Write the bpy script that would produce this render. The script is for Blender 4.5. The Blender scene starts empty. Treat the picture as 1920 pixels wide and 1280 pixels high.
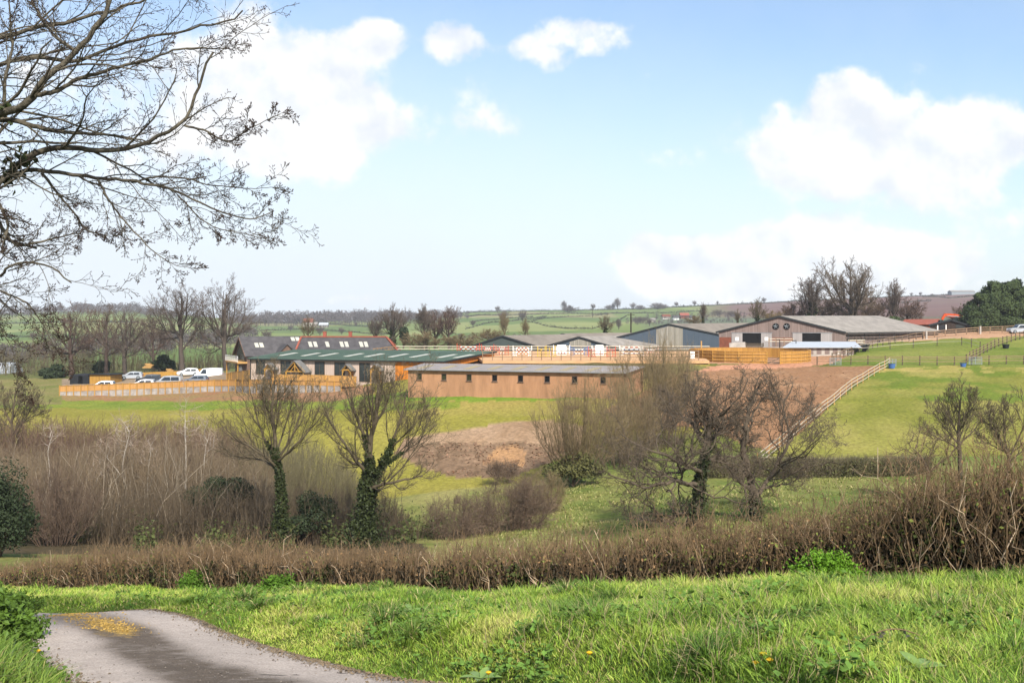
import bpy, math, random
import numpy as np
from mathutils import Vector

# ------------------------------------------------------------------ camera, sky, sun, exposure
scene = bpy.context.scene
COL = scene.collection
F, HY, CX = 1920.0, 590.0, 960.0          # focal length in photo pixels, eye-level row, centre column

cam_data = bpy.data.cameras.new("camera")
cam_data.lens = 36.0
cam_data.sensor_width = 36.0
cam_data.shift_y = -50.0 / 1920.0
cam_data.clip_start = 0.1
cam_data.clip_end = 20000.0
cam = bpy.data.objects.new("camera", cam_data)
cam.location = (0, 0, 0)
cam.rotation_euler = (math.radians(90), 0, 0)
COL.objects.link(cam)
scene.camera = cam

SUN_EL, SUN_AZ = math.radians(42), math.radians(160)     # azimuth clockwise from +Y
sdir = Vector((math.sin(SUN_AZ) * math.cos(SUN_EL), math.cos(SUN_AZ) * math.cos(SUN_EL), math.sin(SUN_EL)))
sl = bpy.data.lights.new("sun", 'SUN')
sl.energy = 4.7
sl.angle = math.radians(3.0)
sl.color = (1.0, 0.95, 0.87)
so = bpy.data.objects.new("sun", sl)
so.rotation_euler = sdir.to_track_quat('Z', 'Y').to_euler()
so.location = (30, -40, 60)
COL.objects.link(so)

scene.view_settings.view_transform = 'Standard'
scene.view_settings.look = 'None'
scene.view_settings.exposure = 0.85
scene.view_settings.gamma = 1.0
scene.cycles.max_bounces = 6
scene.cycles.diffuse_bounces = 3
scene.cycles.glossy_bounces = 2
scene.cycles.transmission_bounces = 3
scene.cycles.transparent_max_bounces = 6
scene.cycles.volume_bounces = 0
scene.cycles.use_denoising = True
scene.cycles.denoiser = 'OPENIMAGEDENOISE'
scene.cycles.denoising_input_passes = 'RGB_ALBEDO_NORMAL'
scene.cycles.denoising_prefilter = 'ACCURATE'
scene.cycles.sample_clamp_indirect = 2.0
scene.cycles.sample_clamp_direct = 8.0

world = bpy.data.worlds.new("World")
scene.world = world
world.use_nodes = True
nt = world.node_tree
N, L = nt.nodes, nt.links
N.clear()

def nd(t, **kw):
    n = N.new(t)
    for k, v in kw.items():
        setattr(n, k, v)
    return n

def wmath(op, a, b=None, c=None, clamp=False):
    n = nd('ShaderNodeMath', operation=op)
    n.use_clamp = clamp
    for i, v in enumerate((a, b, c)):
        if v is None:
            continue
        if isinstance(v, (int, float)):
            n.inputs[i].default_value = v
        else:
            L.new(v, n.inputs[i])
    return n.outputs[0]

w_out = nd('ShaderNodeOutputWorld')
w_bg = nd('ShaderNodeBackground')
w_bg.inputs['Strength'].default_value = 0.079
L.new(w_bg.outputs[0], w_out.inputs[0])
sky = nd('ShaderNodeTexSky', sky_type='NISHITA')
sky.sun_disc = False
sky.sun_elevation = SUN_EL
sky.sun_rotation = SUN_AZ
sky.air_density = 1.0
sky.dust_density = 1.2
sky.ozone_density = 1.6
tc = nd('ShaderNodeTexCoord')
sx = nd('ShaderNodeSeparateXYZ')
L.new(tc.outputs['Generated'], sx.inputs[0])
ay = wmath('MAXIMUM', wmath('ABSOLUTE', sx.outputs[1]), 0.25)
U = wmath('DIVIDE', sx.outputs[0], ay)
V = wmath('DIVIDE', sx.outputs[2], ay)
cuv = nd('ShaderNodeCombineXYZ')
L.new(U, cuv.inputs[0]); L.new(V, cuv.inputs[1])
# warp so that cloud edges billow
nz = nd('ShaderNodeTexNoise')
nz.inputs['Scale'].default_value = 9.0; nz.inputs['Detail'].default_value = 8.0; nz.inputs['Roughness'].default_value = 0.62
L.new(cuv.outputs[0], nz.inputs['Vector'])
nz2 = nd('ShaderNodeTexNoise')
nz2.inputs['Scale'].default_value = 26.0; nz2.inputs['Detail'].default_value = 7.0; nz2.inputs['Roughness'].default_value = 0.6
L.new(cuv.outputs[0], nz2.inputs['Vector'])
# cloud banks: direction centre (u, v), radii, weight
CL = [(420, 90, 120, 60, .4), (905, 225, 80, 40, .16), (1330, 280, 70, 30, .16), (560, 185, 200, 150, .62), (650, 215, 130, 95, .45), (590, 110, 90, 70, .5), (500, 262, 120, 80, .35), (700, 75, 70, 52, .85),
      (850, 80, 75, 52, .85), (470, 25, 110, 70, .5), (830, 240, 190, 60, .42), (600, 300, 200, 60, .3), (1085, 68, 120, 55, .72),
      (1035, 122, 50, 32, .5), (985, 95, 60, 35, .45), (1590, 185, 85, 72, .8), (1560, 270, 160, 95, .62), (1490, 320, 130, 70, .45),
      (1770, 268, 190, 95, .6), (1890, 250, 140, 90, .5), (1660, 335, 230, 90, .45), (1250, 300, 80, 38, .45), (1860, 395, 190, 70, .42),
      (1480, 492, 330, 72, 1.0), (1245, 492, 110, 60, .95), (1535, 440, 130, 50, .7), (1720, 500, 160, 70, .7), (1350, 545, 260, 50, .4),
      (1150, 260, 90, 40, .25), (1230, 150, 70, 30, .22), (660, 562, 90, 18, .4), (200, 200, 300, 200, .45), (540, 270, 260, 130, .32), (880, 160, 120, 60, .3), (1650, 240, 330, 150, .28), (1500, 500, 420, 110, .3), (-500, 250, 500, 250, .5), (2500, 300, 500, 220, .5)]
acc = None
for (px, py, rx, ry, am) in CL:
    sub = nd('ShaderNodeVectorMath', operation='SUBTRACT')
    L.new(cuv.outputs[0], sub.inputs[0]); sub.inputs[1].default_value = ((px - CX) / F, (HY - py) / F, 0)
    mul = nd('ShaderNodeVectorMath', operation='MULTIPLY')
    L.new(sub.outputs[0], mul.inputs[0]); mul.inputs[1].default_value = (F / rx / 1.25, F / ry / 1.25, 0)
    ln = nd('ShaderNodeVectorMath', operation='LENGTH')
    L.new(mul.outputs[0], ln.inputs[0])
    mr = nd('ShaderNodeMapRange', interpolation_type='SMOOTHSTEP')
    L.new(ln.outputs['Value'], mr.inputs[0])
    for i, v in ((1, 1.0), (2, 0.15), (3, 0.0), (4, am)):
        mr.inputs[i].default_value = v
    acc = mr.outputs[0] if acc is None else wmath('ADD', acc, mr.outputs[0])
acc = wmath('MINIMUM', acc, 1.0)
n1 = wmath('MULTIPLY_ADD', nz.outputs[0], 1.7, -0.85)
n2 = wmath('MULTIPLY_ADD', nz2.outputs[0], 0.9, -0.45)
dens = wmath('ADD', wmath('ADD', acc, n1), n2)
gate = wmath('MULTIPLY', acc, 4.0, clamp=True)
cm = nd('ShaderNodeMapRange', interpolation_type='SMOOTHSTEP')
L.new(dens, cm.inputs[0])
cm.inputs[1].default_value = 0.25; cm.inputs[2].default_value = 0.68; cm.inputs[3].default_value = 0; cm.inputs[4].default_value = 1
cmask = wmath('MULTIPLY', wmath('MULTIPLY', cm.outputs[0], gate), wmath('MULTIPLY_ADD', nz2.outputs[0], 0.5, 0.70, clamp=True))
# thin veil: whiter low down and towards the left
veil = nd('ShaderNodeMapRange', interpolation_type='SMOOTHSTEP')
vv = wmath('ADD', V, wmath('MULTIPLY', U, 0.16))
L.new(vv, veil.inputs[0])
veil.inputs[1].default_value = -0.04; veil.inputs[2].default_value = 0.34; veil.inputs[3].default_value = 0.97; veil.inputs[4].default_value = 0.10
vw = wmath('ADD', veil.outputs[0], wmath('MULTIPLY_ADD', nz.outputs[0], 0.24, -0.12), clamp=True)
m1 = nd('ShaderNodeMix', data_type='RGBA')
L.new(vw, m1.inputs[0])
skm = nd('ShaderNodeMix', data_type='RGBA', blend_type='MULTIPLY'); skm.inputs[0].default_value = 1.0
L.new(sky.outputs[0], skm.inputs[6]); skm.inputs[7].default_value = (1.32, 1.40, 1.45, 1)
L.new(skm.outputs[2], m1.inputs[6]); m1.inputs[7].default_value = (6.1, 6.6, 7.15, 1)
m2 = nd('ShaderNodeMix', data_type='RGBA')
L.new(cmask, m2.inputs[0])
shade = nd('ShaderNodeMix', data_type='RGBA')
off = nd('ShaderNodeVectorMath', operation='ADD'); L.new(cuv.outputs[0], off.inputs[0]); off.inputs[1].default_value = (0.006, 0.016, 0)
nz3 = nd('ShaderNodeTexNoise'); nz3.inputs['Scale'].default_value = 13.0; nz3.inputs['Detail'].default_value = 7.0
nz4 = nd('ShaderNodeTexNoise'); nz4.inputs['Scale'].default_value = 13.0; nz4.inputs['Detail'].default_value = 7.0
L.new(cuv.outputs[0], nz3.inputs['Vector']); L.new(off.outputs[0], nz4.inputs['Vector'])
L.new(wmath('MULTIPLY_ADD', wmath('SUBTRACT', nz3.outputs[0], nz4.outputs[0]), 4.5, 0.62, clamp=True), shade.inputs[0])
shade.inputs[6].default_value = (6.1, 6.35, 6.75, 1); shade.inputs[7].default_value = (7.9, 7.85, 7.8, 1)
L.new(m1.outputs[2], m2.inputs[6]); L.new(shade.outputs[2], m2.inputs[7])
L.new(m2.outputs[2], w_bg.inputs['Color'])

# ------------------------------------------------------------------ helpers
rng = np.random.default_rng(7)
random.seed(7)

def P(x, y, d):
    """world point seen at photo pixel (x, y) standing d metres ahead"""
    return np.array([(x - CX) / F * d, d, (HY - y) / F * d])

def lin(r, g, b):
    f = lambda c: (c / 255.0 / 12.92) if c / 255.0 <= 0.04045 else ((c / 255.0 + 0.055) / 1.055) ** 2.4
    return (f(r), f(g), f(b))

def vnoise(x, y, seed=0, octaves=4, rough=0.5):
    """cheap value noise in -1..1 for numpy arrays"""
    x = np.asarray(x, float); y = np.asarray(y, float)
    tot = np.zeros_like(x); amp = 1.0; norm = 0.0
    for o in range(octaves):
        xi = np.floor(x); yi = np.floor(y)
        fx = x - xi; fy = y - yi
        fx = fx * fx * (3 - 2 * fx); fy = fy * fy * (3 - 2 * fy)
        def h(a, b):
            v = np.sin(a * 127.1 + b * 311.7 + (seed + o) * 74.7) * 43758.5453
            return (v - np.floor(v)) * 2 - 1
        a = h(xi, yi) * (1 - fx) + h(xi + 1, yi) * fx
        b = h(xi, yi + 1) * (1 - fx) + h(xi + 1, yi + 1) * fx
        tot += amp * (a * (1 - fy) + b * fy); norm += amp
        amp *= rough; x = x * 2.03 + 17.3; y = y * 2.03 - 9.1
    return tot / norm

# ---- materials
MATS = {}
def mat(name, col, rough=0.85, var=0.25, scale=1.5, stretch=(1, 1, 1), bump=0.0, spec=0.2, col2=None, attr=None, metallic=0.0, detail=6.0, dist=0.0):
    """procedural surface: base colour broken up by stretched noise in object space; attr adds a colour attribute"""
    if name in MATS:
        return MATS[name]
    m = bpy.data.materials.new(name); m.use_nodes = True
    t = m.node_tree; b = t.nodes['Principled BSDF']
    b.inputs['Roughness'].default_value = rough
    b.inputs['Specular IOR Level'].default_value = spec
    b.inputs['Metallic'].default_value = metallic
    c = t.nodes.new('ShaderNodeTexCoord'); mp = t.nodes.new('ShaderNodeMapping')
    mp.inputs['Scale'].default_value = stretch
    t.links.new(c.outputs['Object'], mp.inputs[0])
    nz = t.nodes.new('ShaderNodeTexNoise')
    nz.inputs['Scale'].default_value = scale; nz.inputs['Detail'].default_value = detail; nz.inputs['Roughness'].default_value = 0.65
    nz.inputs['Distortion'].default_value = dist
    t.links.new(mp.outputs[0], nz.inputs['Vector'])
    mr = t.nodes.new('ShaderNodeMapRange')
    mr.inputs[1].default_value = 0.28; mr.inputs[2].default_value = 0.72
    t.links.new(nz.outputs[0], mr.inputs[0])
    mx = t.nodes.new('ShaderNodeMix'); mx.data_type = 'RGBA'
    t.links.new(mr.outputs[0], mx.inputs[0])
    if attr:
        a = t.nodes.new('ShaderNodeAttribute'); a.attribute_name = attr
        mx.blend_type = 'MULTIPLY'
        mr.inputs[3].default_value = 0; mr.inputs[4].default_value = 1
        lo = t.nodes.new('ShaderNodeMix'); lo.data_type = 'RGBA'
        lo.inputs[6].default_value = (1 - var, 1 - var, 1 - var, 1); lo.inputs[7].default_value = (1 + var, 1 + var, 1 + var, 1)
        t.links.new(mr.outputs[0], lo.inputs[0])
        mx.inputs[0].default_value = 1.0
        for l in list(t.links):
            if l.to_socket == mx.inputs[0]:
                t.links.remove(l)
        t.links.new(a.outputs['Color'], mx.inputs[6]); t.links.new(lo.outputs[2], mx.inputs[7])
        mx.clamp_result = False
    else:
        c1 = tuple(max(0, v * (1 - var)) for v in col); c2 = col2 or tuple(min(1, v * (1 + var)) for v in col)
        mx.inputs[6].default_value = (*c1, 1); mx.inputs[7].default_value = (*c2, 1)
    t.links.new(mx.outputs[2], b.inputs['Base Color'])
    if bump:
        bp = t.nodes.new('ShaderNodeBump'); bp.inputs['Strength'].default_value = bump; bp.inputs['Distance'].default_value = 0.05
        t.links.new(nz.outputs[0], bp.inputs['Height']); t.links.new(bp.outputs[0], b.inputs['Normal'])
    MATS[name] = m
    return m

def glass(name, col=(0.02, 0.03, 0.035), rough=0.08):
    return mat(name, col, rough=rough, var=0.35, scale=0.6, spec=0.6)

# ---- objects
def tag(o, label=None, cat=None, group=None, kind=None):
    if label: o['label'] = label
    if cat: o['category'] = cat
    if group: o['group'] = group
    if kind: o['kind'] = kind
    return o

def thing(name, label, cat, loc, group=None):
    o = bpy.data.objects.new(name, None)
    o.empty_display_size = 0.3
    COL.objects.link(o)
    o.location = [float(v) for v in loc]
    return tag(o, label, cat, group)

def root_loc(o):
    while o.parent is not None:
        o = o.parent
    return np.array(o.location)

def mesh_np(name, V, loops, starts, material, parent=None, origin=None, smooth=False, color=None, cname='col', mats=None, midx=None):
    V = np.asarray(V, np.float32)
    if parent is not None:
        V = V - root_loc(parent).astype(np.float32)
    elif origin is not None:
        V = V - np.asarray(origin, np.float32)
    me = bpy.data.meshes.new(name)
    me.vertices.add(len(V)); me.vertices.foreach_set('co', V.ravel())
    loops = np.asarray(loops, np.int32); starts = np.asarray(starts, np.int32)
    me.loops.add(len(loops)); me.loops.foreach_set('vertex_index', loops)
    me.polygons.add(len(starts)); me.polygons.foreach_set('loop_start', starts)
    me.polygons.foreach_set('use_smooth', np.full(len(starts), bool(smooth)))
    if color is not None:
        at = me.color_attributes.new(cname, 'FLOAT_COLOR', 'POINT')
        c4 = np.ones((len(V), 4), np.float32); c4[:, :3] = color
        at.data.foreach_set('color', c4.ravel())
    me.update(calc_edges=True)
    if material is not None:
        me.materials.append(material)
    if mats is not None:
        for q in mats: me.materials.append(q)
        me.polygons.foreach_set('material_index', np.asarray(midx, np.int32))
    o = bpy.data.objects.new(name, me)
    COL.objects.link(o)
    if parent is not None:
        o.parent = parent
    elif origin is not None:
        o.location = [float(v) for v in origin]
    return o

class MB:
    """collects polygons, then links them as ONE mesh object"""
    def __init__(s): s.v = []; s.f = []
    def add(s, pts, faces):
        b = len(s.v); s.v += [tuple(map(float, p)) for p in pts]; s.f += [[b + i for i in f] for f in faces]; return s
    def hexa(s, p):      # 8 points: bottom 4 (ccw) then top 4
        return s.add(p, [(3, 2, 1, 0), (4, 5, 6, 7), (0, 1, 5, 4), (1, 2, 6, 5), (2, 3, 7, 6), (3, 0, 4, 7)])
    def box(s, c, size, rz=0.0):
        c = np.array(c, float); hx, hy, hz = [v / 2 for v in size]
        ca, sa = math.cos(rz), math.sin(rz)
        pts = []
        for z in (-hz, hz):
            for x, y in ((-hx, -hy), (hx, -hy), (hx, hy), (-hx, hy)):
                pts.append(c + np.array([x * ca - y * sa, x * sa + y * ca, z]))
        return s.hexa(pts)
    def bar(s, a, b, w, h=None, up=(0, 0, 1)):
        a = np.array(a, float); b = np.array(b, float); h = h or w
        d = b - a; d /= np.linalg.norm(d) + 1e-9
        up = np.array(up, float)
        if abs(d @ up) > 0.98: up = np.array([0, 1.0, 0])
        r = np.cross(d, up); r /= np.linalg.norm(r); u = np.cross(r, d)
        q = [-r * w / 2 - u * h / 2, r * w / 2 - u * h / 2, r * w / 2 + u * h / 2, -r * w / 2 + u * h / 2]
        return s.hexa([a + k for k in q] + [b + k for k in q])
    def prism(s, poly, ext):   # planar polygon of 3-D points, extruded by vector
        n = len(poly); ext = np.array(ext, float)
        pts = [np.array(p, float) for p in poly]; pts += [p + ext for p in pts]
        fs = [tuple(range(n))[::-1], tuple(range(n, 2 * n))] + [(i, (i + 1) % n, n + (i + 1) % n, n + i) for i in range(n)]
        return s.add(pts, fs)
    def cyl(s, a, b, r0, r1=None, k=10):
        r1 = r0 if r1 is None else r1
        a = np.array(a, float); b = np.array(b, float); d = b - a; d /= np.linalg.norm(d)
        up = np.array([0, 0, 1.0]) if abs(d[2]) < 0.9 else np.array([0, 1.0, 0])
        r = np.cross(d, up); r /= np.linalg.norm(r); u = np.cross(r, d)
        ring = [(r * math.cos(2 * math.pi * i / k) + u * math.sin(2 * math.pi * i / k)) for i in range(k)]
        pts = [a + q * r0 for q in ring] + [b + q * r1 for q in ring]
        return s.add(pts, [tuple(range(k)), tuple(range(k, 2 * k))[::-1]] + [(i, k + i, k + (i + 1) % k, (i + 1) % k) for i in range(k)])
    def build(s, name, material, parent=None, origin=None, smooth=False):
        loops = [i for f in s.f for i in f]
        starts = np.cumsum([0] + [len(f) for f in s.f])[:-1]
        return mesh_np(name, np.array(s.v), loops, starts, material, parent, origin, smooth)

# ------------------------------------------------------------------ terrain heights
COLS = {
 -900: [(1.5, -1.7), (8, -1.8), (15, -3.4), (30, -7), (60, -13), (95, -17.5), (125, -16), (170, -14.5), (200, -14), (290, -16)],
 -300: [(1.5, -1.75), (6, -1.9), (8, -2.3), (10, -2.8), (15, -4.2), (30, -7.7), (60, -13.5), (95, -18), (125, -15.5), (170, -14.3), (200, -13.8), (290, -16)],
 0:    [(1.5, -1.75), (6, -2.2), (9.4, -3.15), (12, -3.75), (15.5, -4.5), (22, -6.3), (30, -7.95), (60, -13.8), (95, -18), (125, -14.7), (150, -14.3), (169, -14.2), (178, -13.4), (185, -13.25), (205, -12.9), (290, -15)],
 300:  [(1.5, -1.75), (6, -2.45), (9.4, -3.4), (12, -3.95), (15.5, -4.55), (20, -5.6), (25, -6.75), (30, -8.1), (60, -14), (80, -17.2), (100, -17.5), (125, -14.2), (150, -14.0), (168, -13.75), (176, -13.2), (188, -13.0), (200, -12.7), (215, -12.3), (290, -14)],
 600:  [(1.5, -1.75), (6, -2.4), (9.4, -3.4), (12, -3.85), (15.5, -4.4), (21, -5.65), (25, -7.1), (45, -11.5), (60, -14), (78, -16.6), (95, -17), (118, -13), (140, -12.3), (146, -12.3), (151, -12.0), (156, -10.9), (165, -10.4), (200, -10), (290, -13)],
 735:  [(1.5, -1.72), (6, -2.35), (9.4, -3.3), (12, -3.65), (15.5, -4.3), (19, -5.1), (25, -7.15), (45, -11.6), (62, -14), (75, -16), (92, -16.2), (112, -12.7), (123, -9.9), (135, -9.7), (152, -10.4), (165, -10.0), (200, -9.4), (290, -12.5)],
 900:  [(1.5, -1.7), (6, -2.3), (9.4, -3.05), (12, -3.5), (16, -4.4), (18, -5.05), (25, -7.3), (45, -11.6), (62, -14), (72, -15.2), (88, -15.2), (95, -15.0), (107, -11.8), (124, -9.5), (132, -9.3), (140, -8.3), (147, -7.6), (152, -7.05), (190, -6.95), (215, -7.6), (290, -12)],
 1200: [(1.5, -1.7), (6, -2.2), (9.4, -2.8), (12, -3.32), (14, -3.78), (16, -4.55), (25, -6.9), (45, -11), (62, -13.2), (75, -13.9), (90, -13.9), (105, -11.6), (116, -9.6), (126, -9.2), (132, -8.9), (142, -8.0), (147, -7.5), (152, -7.05), (190, -6.95), (215, -7.6), (290, -12)],
 1500: [(1.5, -1.7), (6, -2.15), (9, -2.62), (11, -3.0), (12.5, -3.4), (15, -4.3), (25, -6.7), (45, -10.6), (62, -12.9), (85, -13.9), (90, -13.6), (98, -12.4), (120, -10.2), (140, -8.4), (152, -7.6), (160, -7.4), (195, -6.8), (230, -6.6), (290, -10)],
 1800: [(1.5, -1.7), (6, -2.15), (9, -2.62), (10.5, -2.88), (12, -3.3), (15, -4.25), (25, -6.45), (45, -10.3), (62, -12.6), (85, -13.7), (90, -13.4), (105, -11.2), (130, -8.9), (150, -7.3), (165, -6.3), (185, -4.9), (210, -3.7), (230, -3.6), (290, -6)],
 2200: [(1.5, -1.7), (6, -2.1), (9, -2.5), (10.5, -2.7), (12, -3.1), (15, -4.1), (25, -6.2), (45, -10), (62, -12.2), (85, -13.2), (90, -12.8), (105, -10.6), (130, -8.2), (150, -6.6), (185, -4.2), (210, -3.0), (230, -3), (290, -5)],
 2900: [(1.5, -1.7), (6, -2.1), (10, -2.6), (15, -4), (25, -6), (45, -9.6), (85, -12.5), (105, -10), (150, -6), (210, -2.5), (290, -4)],
}
GX = np.arange(-900, 2901, 25.0)
GL = np.linspace(math.log(1.5), math.log(290), 420)
_keys = sorted(COLS)
_t = np.array([np.interp(np.exp(GL), [p[0] for p in COLS[k]], [p[1] for p in COLS[k]]) for k in _keys])
TAB = np.array([[np.interp(g, _keys, _t[:, j]) for j in range(len(GL))] for g in GX])

def _blur(a, s, axis):
    r = int(3 * s) + 1
    k = np.exp(-0.5 * (np.arange(-r, r + 1) / s) ** 2); k /= k.sum()
    p = np.pad(a, [(r, r) if i == axis else (0, 0) for i in range(2)], mode='edge')
    return np.apply_along_axis(lambda v: np.convolve(v, k, 'valid'), axis, p)
TAB = _blur(_blur(TAB, 3.0, 0), 2.2, 1)

def ground_z(X, Y):
    X = np.asarray(X, float); Y = np.asarray(Y, float)
    yy = np.clip(Y, 1.5, 289.9)
    x = np.clip(CX + F * X / yy, -900, 2899)
    l = np.log(yy)
    i = (x + 900) / 25.0; j = (l - GL[0]) / (GL[1] - GL[0])
    i0 = np.clip(np.floor(i).astype(int), 0, len(GX) - 2); j0 = np.clip(np.floor(j).astype(int), 0, len(GL) - 2)
    fi = i - i0; fj = j - j0
    z = (TAB[i0, j0] * (1 - fi) * (1 - fj) + TAB[i0 + 1, j0] * fi * (1 - fj) + TAB[i0, j0 + 1] * (1 - fi) * fj + TAB[i0 + 1, j0 + 1] * fi * fj)
    und = vnoise(X / 2.1, Y / 2.1, 3, 3) * 0.05 * np.clip(Y / 10, 0.5, 2.5) + vnoise(X / 9.0, Y / 9.0, 5, 3) * 0.14 * np.clip((Y - 25) / 40, 0, 1)
    return z + und

def gz(X, Y): return float(ground_z(np.array([X]), np.array([Y]))[0])

def on_ground(px, d):
    X = (px - CX) / F * d
    return np.array([X, d, gz(X, d)])

def lane_dist(X, Y):
    """signed distances from the lane's centre line"""
    c = LANE
    best = np.full(np.shape(X), 1e9)
    for a, b in zip(c[:-1], c[1:]):
        d = b - a; t = np.clip(((X - a[0]) * d[0] + (Y - a[1]) * d[1]) / (d @ d), 0, 1)
        dist = np.hypot(X - a[0] - t * d[0], Y - a[1] - t * d[1])
        best = np.minimum(best, dist)
    return best

def crs(pts, n):
    pts = np.array(pts, float); q = np.vstack([2 * pts[0] - pts[1], pts, 2 * pts[-1] - pts[-2]])
    out = []
    for i in range(1, len(q) - 2):
        for t in np.linspace(0, 1, n, endpoint=False):
            a, b, c, d = q[i - 1], q[i], q[i + 1], q[i + 2]
            out.append(0.5 * ((2 * b) + (-a + c) * t + (2 * a - 5 * b + 4 * c - d) * t * t + (-a + 3 * b - 3 * c + d) * t ** 3))
    out.append(q[-2]); return np.array(out)
# ------------------------------------------------------------------ ground, lane, hills
LANE = np.array([(1.9, -7), (1.6, 0), (1.0, 2.5), (0.1, 4.8), (-1.15, 7.2), (-2.5, 9.4), (-3.45, 10.8), (-4.65, 12.6), (-6.0, 14.6), (-7.9, 16.4), (-10.6, 18.0), (-14.5, 19.8), (-20, 22)])
LANE = crs(LANE, 8)
LZ = ground_z(LANE[:, 0], LANE[:, 1])
LZ = np.convolve(np.pad(LZ, 3, mode='edge'), np.ones(7) / 7, 'valid')
LZ = LZ - np.clip(LANE[:, 1] - 15.2, 0, 9) * 0.10
XF = -0.17            # the lane falls away with the hillside, across its width too
LHALF = 1.28

def lane_near(X, Y):
    X = np.asarray(X, float); Y = np.asarray(Y, float)
    best = np.full(X.shape, 1e9); lz = np.zeros(X.shape); side = np.zeros(X.shape)
    for k in range(len(LANE) - 1):
        a, b = LANE[k], LANE[k + 1]; d = b - a
        t = np.clip(((X - a[0]) * d[0] + (Y - a[1]) * d[1]) / (d @ d), 0, 1)
        dist = np.hypot(X - a[0] - t * d[0], Y - a[1] - t * d[1])
        m = dist < best
        best = np.where(m, dist, best); lz = np.where(m, LZ[k] * (1 - t) + LZ[k + 1] * t + XF * np.clip(Y - a[1] - t * d[1], -1.6, 1.6) * np.clip(a[1] / 6, 0, 1), lz)
        side = np.where(m, np.sign(d[0] * (Y - a[1]) - d[1] * (X - a[0])), side)
    return best, lz, side

_gz0 = ground_z
def ground_z(X, Y):
    X = np.asarray(X, float); Y = np.asarray(Y, float)
    z = _gz0(X, Y)
    m = (Y < 30) & (np.abs(X) < 25)
    if m.any():
        d, lz, s = lane_near(X[m], Y[m])
        w = np.clip((d - LHALF - 0.05) / 0.9, 0, 1); w = w * w * (3 - 2 * w)
        hump = np.exp(-((d - LHALF - 0.8) / 0.5) ** 2) * 0.07
        left = np.where(s > 0, np.clip((d - LHALF - 0.2) / 1.8, 0, 1) * 0.22, 0)      # raised left bank
        tus = (vnoise(X[m] / 1.1, Y[m] / 1.1, 71, 3) * .085 + vnoise(X[m] / .4, Y[m] / .4, 72, 2) * .025) * np.clip((d - LHALF - .4) / .8, 0, 1)
        z[m] = (lz - 0.05) * (1 - w) + (z[m] + 0.02 + tus) * w + hump + left
    return z

def A(r, g, b, k=1.9):
    return np.array(lin(r, g, b)) / k

def inside(poly, x, y):
    poly = np.array(poly, float); c = np.zeros(x.shape, bool)
    j = len(poly) - 1
    for i in range(len(poly)):
        xi, yi = poly[i]; xj, yj = poly[j]
        c ^= ((yi > y) != (yj > y)) & (x < (xj - xi) * (y - yi) / (yj - yi + 1e-12) + xi)
        j = i
    return c

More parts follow.
